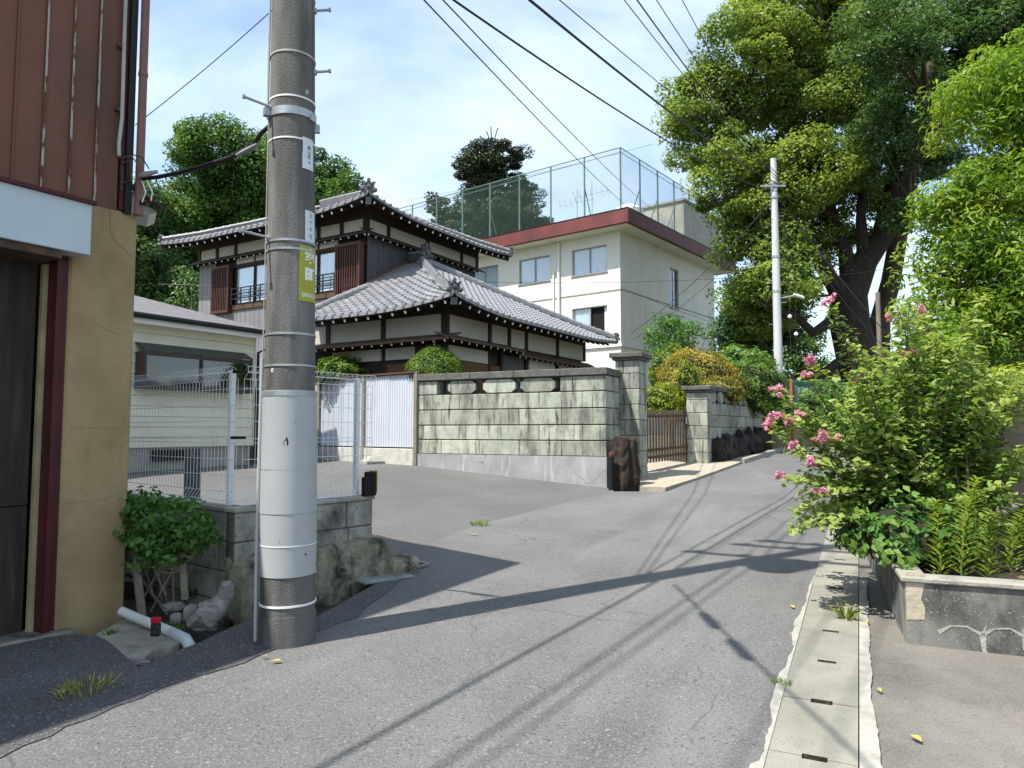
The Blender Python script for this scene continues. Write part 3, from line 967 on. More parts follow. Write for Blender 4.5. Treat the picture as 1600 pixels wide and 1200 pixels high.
for py, h, m, t in ((165, .010, WHITE, .004), (229, .010, WHITE, .004), (97, .012, GREYC, .005), (385, .013, STEEL, .006), (398, .013, STEEL, .006), (527, .014, STEEL, .005), (575, .012, STEEL, .005), (733, .007, STEEL, .0105), (728, .004, STEEL, .0095), (849, .005, WHITE, .0095), (941, .012, WHITE, .006), (0, .01, WHITE, .004)):
    ring('band', zy(py), h, t, m)
b0 = ring('clamp_band', zy(192), .05, .008, STEEL)
ring('sleeve_rim', zy(620), .03, .011, STEEL)
def ang(a, r, z): # a: degrees to the right of the side that faces the camera
    t = math.radians(a) + math.atan2(PX, PY) * 1.0
    base = math.atan2(-PY, -PX) + math.radians(a)
    return Vector((r * math.cos(base), r * math.sin(base), z))
for a_, r0_, r1_, z_, w_, h_ in ((52, .004, .02, zy(196) + .02, .035, .035), (80, .0, .03, zy(205) + .02, .03, .05), (-72, .0, .04, zy(185), .04, .05)):
    MB().bar(ang(a_, prad(3.2) + r0_, z_), ang(a_, prad(3.2) + r1_, z_), w_, h_).build('clamp_bolt', STEEL, up_)
for py, a, ln in ((378, -64, .17), (178, -64, .17), (16, 78, .09), (112, 78, .09)):
    z = zy(py)
    mb = MB()
    p, q = ang(a, prad(z) - .02, z), ang(a, prad(z) + ln, z + .012)
    mb.tube([p, q], .0085, 8)
    dd = (q - p).normalized()
    mb.tube([q - dd * .002, q + dd * .012], .014, 8)
    mb.tube([ang(a, prad(z) - .005, z), ang(a, prad(z) + .012, z)], .02, 8)
    mb.build('step_bolt', STEEL, up_, True)
# riser pipe on the left side of the pole
mb = MB(); mb.tube([ang(-96, .185, -.05), ang(-96, .185, .5), ang(-96, .178, zy(740)), ang(-96, prad(1.7) + .014, zy(560))], .0115, 8)
mb.build('riser_pipe', PVCG, up_, True)
mb = MB(); mb.tube([ang(-96, prad(1.7) + .012, zy(560)), ang(-96, prad(2.4) + .009, zy(400)), ang(-96, prad(3.3) + .007, zy(190))], .004, 6); mb.tube([ang(-92, prad(3.3) + .012, zy(190)), ang(-92, prad(4.5) + .012, zy(-60))], .008, 6)
mb.build('earth_wire', GREYC, up_, True)
up_.rotation_euler = (0, -.0105, 0)           # it leans a little to the left
# plates wrapped on the shaft
def wrap_plate(name, m, a0, a1, zlo, zhi, off, parent, n=7):
    mb = MB()
    for i in range(n):
        a = a0 + (a1 - a0) * i / (n - 1)
        for z in (zlo, zhi):
            mb.v.append(tuple(ang(a, prad(z) + off, z)))
            mb.v.append(tuple(ang(a, prad(z) + off - .003, z)))
    for i in range(n - 1):
        k = i * 4
        mb.f += [(k, k + 4, k + 6, k + 2), (k + 1, k + 3, k + 7, k + 5), (k, k + 1, k + 5, k + 4), (k + 2, k + 6, k + 7, k + 3)]
        mb.m += [0] * 4
    e = (n - 1) * 4
    mb.f += [(0, 2, 3, 1), (e, e + 1, e + 3, e + 2)]; mb.m += [0, 0]
    return mb.build(name, m, parent, True)
def wrap_text(name, body, size, m, ac, zc, off, parent, sx=1.0, bold=0.0):
    cu = bpy.data.curves.new('lettering', 'FONT')
    cu.body = body
    cu.size = size
    cu.align_x = 'CENTER'; cu.align_y = 'CENTER'
    cu.offset = bold
    cu.resolution_u = 3
    ob = bpy.data.objects.new('lettering_source', cu)
    COL.objects.link(ob)
    dg = bpy.context.evaluated_depsgraph_get()
    me = bpy.data.meshes.new_from_object(ob.evaluated_get(dg))
    bpy.data.objects.remove(ob)
    me.name = name
    for v in me.vertices:
        z = zc + v.co.y
        r = prad(z) + off
        v.co = ang(ac + math.degrees(v.co.x * sx / r), r, z)
    me.materials.clear()
    me.materials.append(m)
    o = bpy.data.objects.new(name, me)
    COL.objects.link(o)
    o.parent = parent
    return o
s1 = wrap_plate('sign_plate', SIGNY, 19, 76, zy(475), zy(390), .004, up_)
s1['label'] = 'yellow-green district name plate reading 幸町'
wrap_text('lettering', '幸', .098, WHITE, 49, zy(407), .0056, s1, .95, .003)
wrap_text('lettering', '町', .098, WHITE, 49, zy(435), .0056, s1, .95, .003)
wrap_text('lettering', 'SAIWAICHO', .036, WHITE, 48, zy(466), .0056, s1, .62, .0008)
s2 = wrap_plate('number_plate', PLATE, 26, 60, zy(272), zy(224), .005, up_)
for ch, py in (('美', 239), ('山', 246), ('支', 253), ('4', 261)):
    wrap_text('lettering', ch, .030, INK, 44, zy(py), .0062, s2)
s3 = wrap_plate('number_plate', PLATE, 33, 68, zy(385), zy(335), .005, up_)
for ch, py in (('上', 342), ('7', 353), ('6', 363), ('引', 375)):
    wrap_text('lettering', ch, .034, INK, 50, zy(py), .0062, s3)
# a torn hole and small scuffs in the sleeve
def patch(outline, ac, zc, off, m, nm):
    mb = MB()
    mb.poly([ang(ac + math.degrees(x / .17), prad(zc) + off, zc + y) for x, y in outline])
    return mb.build(nm, m, up_)
patch([(-.012, -.022), (.006, -.024), (.014, -.008), (.011, .012), (.002, .034), (-.004, .014), (-.015, .006), (-.017, -.010)], -6, zy(690), .0092, CABLE, 'sleeve_tear')
for ac, py, s_ in ((36, 862, .006), (22, 790, .003), (-30, 800, .003), (12, 660, .003), (-18, 840, .003), (-22, 760, .002)):
    patch([(-s_, -s_), (s_, -s_ * .8), (s_ * .9, s_), (-s_ * .7, s_ * 1.2)], ac, zy(py), .0092, CABLE, 'sleeve_scuff')
patch([(-.008, -.012), (.006, -.013), (.012, 0), (.006, .012), (-.007, .011), (-.012, 0)], -42, zy(581), .0012, WHITE, 'paint_spot')
patch([(-.003, -.006), (.004, -.006), (.005, .005), (-.003, .006)], -42, zy(581), .0022, CABLE, 'paint_spot_hole')
patch([(-.014, -.014), (.008, -.016), (.016, -.004), (.013, .012), (-.002, .017), (-.014, .010)], 38, zy(153), .0012, GREYC, 'paint_spot')
# crossarms, transformer and switch high on the pole, above the frame
mb = MB()
d1 = Vector((RR[0], RR[1], 0))
for z in (8.2, 9.5, 10.2):
    mb.bar(-d1 * .9 + Vector((.0, -.12, z)), d1 * .9 + Vector((0, -.12, z)), .075, .075)
mb.build('crossarm', STEEL, up_)
ins = MB()
ins.tube([(0, 0, 0), (0, 0, .05), (0, 0, .06), (0, 0, .12), (0, 0, .13), (0, 0, .2)], [.03, .03, .055, .05, .03, .03], 8)
ins_me = ins.mesh('insulator', WHITE, True)
for z in (8.2, 9.5, 10.2):
    for k in (-.8, -.35, .35, .8):
        q = d1 * k
        piece('insulator', ins_me, up_, loc=(q.x, q.y - .12, z + .04))
mb = MB(); mb.tube([(.34, -.15, 7.0), (.34, -.15, 7.05), (.34, -.15, 7.65), (.34, -.15, 7.72)], [.2, .23, .23, .17], 16); mb.bar((0, 0, 7.3), (.34, -.15, 7.3), .1, .1)
mb.build('transformer', GREYC, up_, True)

# ------------------------------------------------------------------ block wall and mesh fence beside the ditch
BC = Vector((-1.97, 5.10, 0))
AZB = math.radians(38)
bw = thing('block_wall', 'low stained concrete block wall on rubble footing behind the utility pole', 'wall', (BC.x, BC.y, gz(BC.x, BC.y)), -AZB)
bz = gz(BC.x, BC.y)
TOP = .845 - bz
th = .12
def blk(x0, x1, y0, y1, z0, z1):
    mb = MB(); mb.box((x0 + .003, y0 + .003, z0 + .002), (x1 - (.003 if x1 < 0 else 0), y1 - .003, z1 - .002), 0, .007); return mb.build('block', BLOCK, bw)
courses = [(TOP - .035 - .215 * (i + 1) + .006, TOP - .035 - .215 * i) for i in range(4)]
LB = 1.28
for i, (a, b) in enumerate(courses):
    if i < 2:
        cuts = [0, .31, .66, 1.0, LB] if i == 0 else [0, .36, .70, 1.02, LB]
        for c0, c1 in zip(cuts[:-1], cuts[1:]):
            blk(-th, 0, c0 + .003, c1 - .003, a, b)
    cuts = [th, .22, .62, 1.02, 1.42, 1.8]
    for c0, c1 in zip(cuts[:-1], cuts[1:]):
        blk(-c1 + .003, -c0 - .003, 0, th, a, b)
mb = MB(); mb.box((-th - .012, -.012, TOP - .034), (.012, LB + .01, TOP), 0, .006); mb.build('coping', BLOCK, bw)
mb = MB(); mb.box((-1.8, -.0115, TOP - .034), (-th - .013, th + .012, TOP), 0, .006); mb.build('coping', BLOCK, bw)
mb = MB(); mb.box((-th + .01, .006, -.3), (-.01, LB - .01, TOP - .04)); mb.box((-1.8, .01, -.3), (-th, th - .01, TOP - .04)); mb.build('wall_core', OYAD, bw)
# rough stone footing
def rough(mb, c, r, seed, n=10, amp=.18, sq=.6):
    rs = np.random.default_rng(seed)
    rows, cols = n, n + 4
    ph = rs.random(9) * 6
    pts = []
    for i in range(rows + 1):
        th_ = math.pi * i / rows
        for j in range(cols):
            a = 2 * math.pi * j / cols
            d = Vector((math.sin(th_) * math.cos(a), math.sin(th_) * math.sin(a), math.cos(th_)))
            m_ = max(abs(d.x), abs(d.y), abs(d.z))
            k = (1 - sq) + sq / m_ * .8
            k *= 1 + amp * (math.sin(d.x * 4 + ph[0]) * math.sin(d.y * 5 + ph[1]) + .6 * math.sin(d.z * 6 + ph[2] + d.x * 3)) + amp * .35 * rs.normal()
            pts.append((c[0] + d.x * r[0] * k, c[1] + d.y * r[1] * k, c[2] + d.z * r[2] * k))
    mb.raw(pts, [(i * cols + j, (i + 1) * cols + j, (i + 1) * cols + (j + 1) % cols, i * cols + (j + 1) % cols) for i in range(rows) for j in range(cols)])
for k, (y0, y1) in enumerate(((-.02, .33), (.30, .66), (.62, 1.0), (.95, 1.42))):
    mb = MB(); rough(mb, (.0, (y0 + y1) / 2, .10), (.13, (y1 - y0) * .60, .30), 40 + k, 22, .07, .85); mb.build('footing_stone', RUBBLE, bw, True)
mb = MB(); rough(mb, (.10, 1.48, .06), (.16, .17, .13), 50, 16, .09); mb.build('footing_stone', RUBBLE, bw, True)

mf = thing('mesh_fence', 'white welded wire mesh fence with folded top on the block wall', 'fence', (BC.x, BC.y, bz + TOP), -AZB)
def mesh_panel(p0, p1, nrm, nvert):
    mb = MB()
    p0, p1, nrm = Vector(p0), Vector(p1), Vector(nrm)
    prof = [(0, .035), (.035, .012), (.035, .055), (0, .10), (0, .93), (.05, .975), (.05, 1.02), (0, .985)]
    for i in range(nvert + 1):
        q = p0.lerp(p1, i / nvert)
        mb.tube([q + nrm * a + Vector((0, 0, z)) for a, z in prof], .0021, 4, caps=False)
    for a, z in [(0, .035), (.035, .012), (0, .10), (.05, .975), (.05, 1.02), (0, .985)] + [(.0035, z) for z in (.22, .34, .46, .49, .62, .74, .86, .93)]:
        mb.tube([p0 + nrm * a + Vector((0, 0, z)), p1 + nrm * a + Vector((0, 0, z))], .0023, 4, caps=False)
    return mb
mesh_panel((-.06, .085, 0), (-.06, LB + .02, 0), (1, 0, 0), 24).build('mesh_panel', MESHW, mf)
mesh_panel((-.10, .06, 0), (-1.85, .06, 0), (0, -1, 0), 35).build('mesh_panel', MESHW, mf)
for p in ((-.22, .085), (-.085, 1.16)):
    mb = MB(); mb.box((p[0] - .02, p[1] - .02, -.25), (p[0] + .02, p[1] + .02, 1.0), 0, .004); mb.build('post', MESHW, mf)
mb = MB()
for z in (.49, .97): mb.box((-.12, .02, z), (-.03, .09, z + .02))
mb.build('corner_clamp', RUBB, mf)
bg_ = thing('corner_guard', 'black rubber guard with yellow tape on the end of the block wall', 'guard', (BC.x + LB * math.sin(AZB), BC.y + LB * math.cos(AZB), bz + TOP), -AZB)
mb = MB(); mb.box((-.075, -.045, .0), (.03, .012, .20), 0, .006); mb.box((-.02, -.12, 0), (.03, -.046, .16), 0, .006); mb.build('pad', RUBB, bg_)
mb = MB(); mb.box((-.07, .0125, .02), (.025, .024, .21), 0, .003); mb.build('tape', YELP, bg_)

# steel cover plate and frame over the ditch end
gp = gnd(606, 905)
gr = thing('ditch_cover', 'galvanised ribbed steel cover plate over the ditch end', 'drain cover', (gp[0], gp[1], gz(*gp) + .005), -math.radians(50))
mb = MB(); mb.box((-.09, -.26, 0), (.09, .20, .012)); mb.build('plate', STEEL, gr)
for k in range(4):
    MB().box((-.07 + k * .04, -.25, .0125), (-.055 + k * .04, .19, .02)).build('rib', STEEL, gr)
gp = gnd(648, 884)
g2 = thing('grate_frame', 'small rusty drain grate frame beside the wall end', 'drain grate', (gp[0], gp[1], gz(*gp) + .004), -math.radians(40))
mb = MB(); mb.bar((-.1, -.08, .01), (.12, -.08, .01), .02, .02); mb.bar((-.1, .08, .01), (.12, .08, .01), .02, .02); mb.bar((.11, -.08, .01), (.11, .08, .01), .02, .02); mb.bar((-.09, -.08, .01), (-.09, .08, .01), .02, .02); mb.build('frame', STEEL, g2)
for k in range(4): MB().box((-.07 + k * .045, -.07, -.004), (-.06 + k * .045, .07, .012)).build('bar', RUST, g2)

# ------------------------------------------------------------------ corner behind the column: trellis, shrub, stones, pipe
tr_b = at(232, 950, 5.0)
trl = thing('trellis', 'leaning grey wooden trellis beside the ochre column', 'trellis', (tr_b.x, tr_b.y, gz(tr_b.x, tr_b.y) - .05))
mb = MB(); mb.bar(at(204, 815, 5.1), at(222, 962, 4.95), .045, .03); mb.build('post', LATH, trl, world=True)
for (a, b, c, d) in ((268, 858, 218, 945), (276, 880, 236, 955), (250, 850, 215, 900), (260, 930, 238, 880), (240, 930, 216, 850), (222, 905, 262, 960), (212, 850, 250, 900)):
    mb = MB(); k_ = .02 * random.random(); mb.bar(at(a, b, 5.12 + k_), at(c, d, 5.10 + k_), .022, .010); mb.build('lath', LATH, trl, world=True)
for (a, b, c, d) in ((246, 872, 256, 955), (254, 880, 262, 950), (270, 895, 272, 950)):
    mb = MB(); mb.bar(at(a, b, 5.2), at(c, d, 5.2), .016, .012); mb.build('lath', LATH, trl, world=True)
# leafy corner shrub
sb = at(288, 925, 4.95)
lob = [lobe_px(235, 815, 45, 38, 5.0, .22), lobe_px(290, 815, 48, 32, 4.85, .25), lobe_px(260, 850, 55, 30, 4.8, .22), lobe_px(315, 830, 28, 22, 4.75, .15), lobe_px(225, 790, 40, 22, 5.1, .2)]
tp = [at(289, 935, 4.95), at(286, 890, 4.92), at(281, 860, 4.9), at(275, 830, 4.88)]
make_tree('corner_shrub', 'small leafy green shrub with pale stem between column and block wall', 'shrub', tuple(tp[0]), lob, 95, .085, 24, .055, L_SHR, mat('pale_bark', (.30, .26, .19), (.2, .17, .12), scale=12, rough=.9, bump=.5), tp, [.026, .024, .02, .012], 16, asp=.5, flat=.8, up=.5, inner=.3,
          limbs_extra=[([at(284, 880, 4.9), at(300, 870, 4.85), at(318, 845, 4.8)], [.014, .011, .008]), ([at(283, 868, 4.9), at(268, 850, 4.85), at(250, 830, 4.85)], [.014, .010, .006])], limb_r=.012)
stn = [(335, 945, 4.75, (.12, .07, .10), 'driftwood like furrowed grey stone leaning on the block wall'), (318, 978, 4.72, (.10, .05, .035), 'flat grey stone under the furrowed stone'),
       (300, 958, 4.80, (.05, .05, .06), 'rounded pale stone below the corner shrub stem'), (272, 948, 4.9, (.07, .05, .035), 'small angular stone beside the trellis foot'), (276, 966, 4.75, (.04, .04, .04), 'pale pebble sized stone behind the white pipe'),
       (222, 1036, 4.1, (.05, .03, .015), 'broken concrete chip at the ditch edge')]
for i, (px, py, d, r, lb) in enumerate(stn):
    c = at(px, py, d)
    t = thing('garden_stone', lb, 'stone', (c.x, c.y, c.z - r[2]), 0, None)
    mb = MB()
    if i == 0:
        for (qx, qy, qr) in ((318, 968, .085), (338, 950, .085), (350, 925, .055)):
            pass
        mb.tube([at(302, 975, 4.72), at(322, 962, 4.72), at(342, 950, 4.74), at(352, 928, 4.78), at(355, 908, 4.8)], [.045, .085, .075, .055, .028], 9)
        for v in range(len(mb.v)):
            mb.v[v] = tuple(Vector(mb.v[v]) + Vector(rng.normal(size=3) * .010))
    else:
        rough(mb, c, r, 60 + i, 9, .14)
    mb.build('stone', DRIFT if i < 2 else ROCK, t, True, world=True)
# white drain pipe with grey elbow
pp = [at(190, 955, 4.72), at(215, 966, 4.66), at(262, 985, 4.48), at(278, 993, 4.42)]
dp = thing('drain_pipe', 'white plastic drain pipe with grey elbow lying over the slab', 'pipe', tuple(pp[0]))
mb = MB(); mb.tube(pp, .030, 14); mb.build('pipe', PVC, dp, True, world=True)
e0 = pp[-1]
mb = MB(); mb.tube([at(268, 988, 4.46), e0, at(290, 999, 4.36), at(296, 1009, 4.33), at(297, 1021, 4.32)], [.0335, .0335, .034, .034, .034], 14); mb.tube([at(297, 1014, 4.32), at(297, 1024, 4.32)], .037, 14); mb.build('elbow', PVCG, dp, True, world=True)
cb = at(243, 994, 4.30)
cn_ = thing('lighter', 'small black box with a bright red cap standing by the white pipe', 'box', (cb.x, cb.y, cb.z))
mb = MB(); mb.box((-.026, -.015, 0), (.026, .015, .075), 0, .004); mb.build('body', CANB, cn_)
mb = MB(); mb.box((-.028, -.017, .0755), (.028, .017, .11), 0, .006); mb.box((-.006, -.0195, .088), (.006, -.0175, .1)); mb.build('cap', REDC, cn_)

# ------------------------------------------------------------------ stone wall, gate pillars and gate
sw = thing('stone_wall', 'pale green tuff stone wall with octagonal openings beside the parking lot', 'wall', (W1[0], W1[1], 0), -R_AZ)
LW = 4.2
def stone(parent, a, b, m=None, ch=.009, name='stone'):
    mb = MB(); mb.box(a, b, 0, ch); return mb.build(name, m or OYA, parent)
rows = [(.90, 1.20), (1.20, 1.50), (1.50, 1.82), (1.82, 2.14)]
for i, (a, b) in enumerate(rows):
    cuts = [0, .9, 1.8, 2.7, 3.6, LW] if i % 2 == 0 else [0, .47, 1.37, 2.27, 3.17, 4.05, LW]
    for k, (c0, c1) in enumerate(zip(cuts[:-1], cuts[1:])):
        j = random.uniform(-.004, .004)
        stone(sw, (-c1 + .003, j, a + .010), (-c0 - .003, .3, b - .010))
    stone(sw, (-.30, .304, a + .008), (0, .83, b - .008))
# top course
stone(sw, (-.92, 0, 2.148), (0, .3, 2.43)); stone(sw, (-LW, 0, 2.148), (-3.72, .3, 2.43)); stone(sw, (-.30, .304, 2.148), (0, .83, 2.43))
oct_ = lambda w, h, c: [(-w, -h + c), (-w + c * 1.3, -h), (w - c * 1.3, -h), (w, -h + c), (w, h - c), (w - c * 1.3, h), (-w + c * 1.3, h), (-w, h - c)]
for xc, w in ((-1.40, .37), (-2.25, .365), (-3.12, .33)):
    mb = MB()
    M = Matrix(((1, 0, 0, xc), (0, 0, 1, .0), (0, 1, 0, 2.288), (0, 0, 0, 1)))
    mb.prism(oct_(w, .132, .075), M, .22); mb.build('octagon_stone', OYA, sw)
for xc in (-.99, -1.82, -2.68, -3.58):
    stone(sw, (xc - .045, .2, 2.145), (xc + .045, .3, 2.435), OYAD, .004, 'strut')
for c0, c1 in ((-.035, .9), (.904, 1.9), (1.904, 2.9), (2.904, LW + .02)):
    stone(sw, (-c1, -.05, 2.44), (-c0 if c0 > 0 else .035, .35, 2.58), OYAD, .012, 'coping')
stone(sw, (-.34, .354, 2.44), (.035, .83, 2.58), OYAD, .012, 'coping')
mb = MB()
zl, zr = gz(-1.97, 15.1) - .1, .22
mb.raw([(-LW - .01, -.025, zl), (0.012, -.025, zr), (.012, -.025, .902), (-LW - .01, -.025, .902), (-LW - .01, .3, zl), (.012, .83, zr), (.012, .83, .902), (-LW - .01, .3, .902)],
       [(0, 1, 2, 3), (3, 2, 6, 7), (1, 5, 6, 2), (0, 3, 7, 4)])
mb.build('plinth', PLINTH, sw)
MB().box((-LW + .02, .03, .5), (-.03, .28, 2.14)).build('wall_core', OYAD, sw)
MB().box((-.28, .29, .5), (-.02, .82, 2.43)).build('wall_core', OYAD, sw)

def pillar(label, x0, x1, y0, y1, zb, zt, offs):
    t = thing('gate_pillar', label, 'pillar', (W1[0] + RR[0] * x0 + RD[0] * y0, W1[1] + RR[1] * x0 + RD[1] * y0, zb), -R_AZ, 'gate pillars')
    w, d = x1 - x0, y1 - y0
    z = 0
    k = 0
    while z < zt - zb - .05:
        h = min(.305, zt - zb - z)
        c = w * (.36 if (k + offs) % 2 else .62)
        if h > .2:
            stone(t, (0, 0, z + .006), (c - .002, d, z + h - .006)); stone(t, (c + .002, 0, z + .006), (w, d, z + h - .006))
        else:
            stone(t, (0, 0, z + .006), (w, d, z + h - .006))
        z += h; k += 1
    MB().box((.02, .02, 0), (w - .02, d - .02, zt - zb)).build('pillar_core', OYAD, t)
    mb = MB(); mb.box((-.05, -.05, zt - zb), (w + .05, d + .05, zt - zb + .05), 0, .01); mb.box((-.1, -.1, zt - zb + .051), (w + .1, d + .1, zt - zb + .15), 0, .014); mb.build('cap', OYAD, t)
    return t
pillar('taller gate pillar of stained tuff blocks joined to the octagon wall', -.08, .40, .836, 1.40, .38, 2.78, 0)
pillar('farther gate pillar with dark cap joined to the wall on black rocks', .62, 1.10, 4.05, 4.60, .58, 2.28, 1)
g = thing('gate', 'slatted brown wooden gate between the two stone pillars', 'gate', (W1[0] + RR[0] * .05 + RD[0] * 1.5, W1[1] + RR[1] * .05 + RD[1] * 1.5, .66), 0)
ga = Vector((W1[0] + RR[0] * .02 + RD[0] * 1.7, W1[1] + RR[1] * .02 + RD[1] * 1.7, .66)); gb_ = Vector((W1[0] + RR[0] * .60 + RD[0] * 4.12, W1[1] + RR[1] * .60 + RD[1] * 4.12, .72))
for k in range(19):
    q = ga.lerp(gb_, (k + .5) / 19)
    mb = MB(); mb.box((q.x - .022, q.y - .018, q.z + .02), (q.x + .022, q.y + .018, q.z + 1.15 + random.uniform(-.01, .01)), 0, .004); mb.build('slat', mat('gate_wood', (.115, .09, .068), (.07, .055, .042), scale=6, stretch=(2, 2, .4), rough=.9), g, world=True)
for z in (.14, .30, 1.02):
    mb = MB(); mb.bar(ga + Vector((.03, -.03, z)), gb_ + Vector((.03, -.03, z)), .03, .05); mb.build('rail', TIMBM, g, world=True)
mb = MB(); mb.box((gb_.x - .05, gb_.y - .05, .62), (gb_.x + .03, gb_.y + .05, 1.98)); mb.build('gate_post', TIMBM, g, world=True)
mb = MB(); mb.box((gb_.x - .03, gb_.y - .075, 1.55), (gb_.x + .02, gb_.y - .055, 1.72)); mb.build('name_plate', WHITE, g, world=True)

# wall beyond the gate, set on black rocks
w2 = Vector((W1[0] + RR[0] * 1.1 + RD[0] * 4.35, W1[1] + RR[1] * 1.1 + RD[1] * 4.35, 0))
w2e = Vector((7.35, 20.9, 0))
dv = (w2e - w2); L2w = dv.length; az2 = math.atan2(dv.x, dv.y)
s2w = thing('far_stone_wall', 'stained stone wall with round topped openings on black rocks beyond the gate', 'wall', (w2.x, w2.y, .6), -az2)
def W2(z): return z - .6
for i, (a, b) in enumerate(((1.18, 1.47), (1.47, 1.76), (1.76, 2.05))):
    n = 5
    off = .45 * (i % 2)
    cuts = [0] + [c for c in np.arange(.9 - off, L2w, .9)] + [L2w]
    for c0, c1 in zip(cuts[:-1], cuts[1:]):
        if c1 - c0 > .05: stone(s2w, (-.3, c0 + .002, W2(a) + .006), (0, c1 - .002, W2(b) - .006))
for k in range(8):
    yc = .3 + k * .62
    if yc > L2w - .2: break
    mb = MB(); M = Matrix(((0, 0, 1, -.25), (1, 0, 0, yc), (0, 1, 0, W2(2.20)), (0, 0, 0, 1))); mb.prism(oct_(.24, .138, .07), M, .24); mb.build('octagon_stone', OYA, s2w)
stone(s2w, (-.36, 0, W2(2.345)), (.05, L2w + .02, W2(2.46)), OYAD, .012, 'coping')
MB().box((-.28, .02, W2(.5)), (-.03, L2w - .02, W2(2.05))).build('wall_core', OYAD, s2w)
k = 0
yy = .1
while yy < L2w:
    r_ = random.uniform(.16, .27)
    mb = MB(); rough(mb, (.06, yy + r_, W2(.88 + .045 * yy)), (.20, r_ * random.uniform(.95, 1.35), random.uniform(.30, .43)), 80 + k, 13, .2, .5); mb.build('black_rock', DRKR, s2w, True)
    yy += r_ * 1.75; k += 1
kb = [w2 + dv * t for t in (.12, .5, 1.0)]
mb = MB()
for a, b in zip(kb[:-1], kb[1:]):
    o_ = Vector((math.cos(az2), -math.sin(az2), 0)) * .55
    pa, pb = a + o_, b + o_
    mb.bar(Vector((pa.x, pa.y, gz(pa.x, pa.y) + .02)), Vector((pb.x, pb.y, gz(pb.x, pb.y) + .02)), .14, .16)
ko = mb.build('kerb', KERB); ko['kind'] = 'structure'

# stump and pipe beside the near pillar
sp = at(975, 760, 13.25)
st = thing('stump', 'dark weathered tree stump against the near gate pillar', 'stump', (sp.x, sp.y, gz(sp.x, sp.y)))
mb = MB()
zs_ = np.linspace(-.05, .92, 9)
ringn = 18
for i, z in enumerate(zs_):
    for j in range(ringn):
        a = 2 * math.pi * j / ringn
        r = (.25 + .04 * math.sin(3 * a + 1) + .035 * math.sin(7 * a) + .02 * rng.normal()) * (1.08 - .22 * (z / .92) ** 3)
        mb.v.append((r * math.cos(a) * .95, r * math.sin(a) * .8, z + .04 * math.sin(2 * a) * (i == 8)))
for i in range(8):
    for j in range(ringn):
        mb.f.append((i * ringn + j, i * ringn + (j + 1) % ringn, (i + 1) * ringn + (j + 1) % ringn, (i + 1) * ringn + j)); mb.m.append(0)
mb.f.append(tuple(8 * ringn + j for j in range(ringn))); mb.m.append(0)
mb.build('trunk', STUMP, st)
sp = at(955, 760, 13.0)
bp = thing('water_standpipe', 'black standpipe with red top between wall corner and stump', 'standpipe', (sp.x, sp.y, gz(sp.x, sp.y) - .02))
mb = MB(); mb.tube([(0, 0, 0), (0, 0, .62)], .055, 12); mb.build('pipe', RUBB, bp, True)
mb = MB(); mb.tube([(0, 0, .62), (0, 0, .68), (0, 0, .70)], [.04, .04, .02], 10); mb.tube([(0, 0, .66), (.06, -.04, .67)], .015, 6); mb.build('cap', mat('dull_red', (.16, .04, .03)), bp, True)

# ------------------------------------------------------------------ corrugated fence along the back of the lot
f0 = Vector((-2.03, 15.16, 0)); f1 = Vector((-6.3, 18.6, 0))
dv = (f1 - f0); LF = dv.length; fd = dv.normalized(); fn = Vector((-fd.y, fd.x, 0))
if fn.y > 0: fn = -fn
cf = thing('corrugated_fence', 'white corrugated metal fence on a low base left of the stone wall', 'fence', (f0.x, f0.y, gz(f0.x, f0.y)))
def corr(p, q, z0, z1, nm):
    mb = MB()
    n = int((q - p).length / .019)
    for i in range(n + 1):
        b = p.lerp(q, i / n) + fn * (.009 * (1 if (i // 2) % 2 else -1))
        mb.v += [(b.x, b.y, z0), (b.x, b.y, z1)]
    for i in range(n):
        mb.f.append((2 * i, 2 * i + 2, 2 * i + 3, 2 * i + 1)); mb.m.append(0)
    return mb.build(nm, CORR, cf, world=True)
posts = [0, 1.72, 3.4, LF]
for a, b in zip(posts[:-1], posts[1:]):
    a_, b_ = f0 + fd * (a + .05), f0 + fd * (b - .05)
    m_ = (a_ + b_) / 2
    corr(a_, m_ + fd * .02, 1.03, 2.60, 'corrugated_sheet')
    corr(m_ + fn * .012, b_ + fn * .012, 1.03, 2.60, 'corrugated_sheet')
for a in posts:
    q = f0 + fd * a
    mb = MB(); mb.obox((q.x, q.y, 1.65), fd, fn, (0, 0, 1), (.05, .06, 1.0), 0, .006); mb.build('post', POST, cf, world=True)
mb = MB(); mb.bar(f0 + Vector((0, 0, 2.64)), f1 + Vector((0, 0, 2.64)), .14, .04); mb.build('cap_rail', CAPR, cf, world=True)
mb = MB()
for a, b in zip(posts[:-1], posts[1:]):
    p, q = f0 + fd * (a + .055), f0 + fd * (b - .055)
    mb.obox(((p.x + q.x) / 2, (p.y + q.y) / 2, .78), fd, fn, (0, 0, 1), ((q - p).length / 2, .06, .22), 0, .008)
mb.build('base_wall', BASEW, cf, world=True)
c = gnd(588, 724)
cbk = thing('concrete_footing', 'low chamfered grey concrete footing block on the lot before the corrugated fence', 'block', (c[0], c[1], gz(*c) - .01), .6)
mb = MB(); mb.raw([(-.3, -.2, 0), (.3, -.2, 0), (.3, .2, 0), (-.3, .2, 0), (-.3, -.2, .06), (.3, -.2, .06), (.3, .2, .06), (-.3, .2, .06), (-.13, -.1, .17), (.13, -.1, .17), (.13, .1, .17), (-.13, .1, .17)],
                  [(0, 1, 5, 4), (1, 2, 6, 5), (2, 3, 7, 6), (3, 0, 4, 7), (4, 5, 9, 8), (5, 6, 10, 9), (6, 7, 11, 10), (7, 4, 8, 11), (8, 9, 10, 11)]); mb.build('block_body', KERB, cbk)
c = at(302, 700, 8.4)
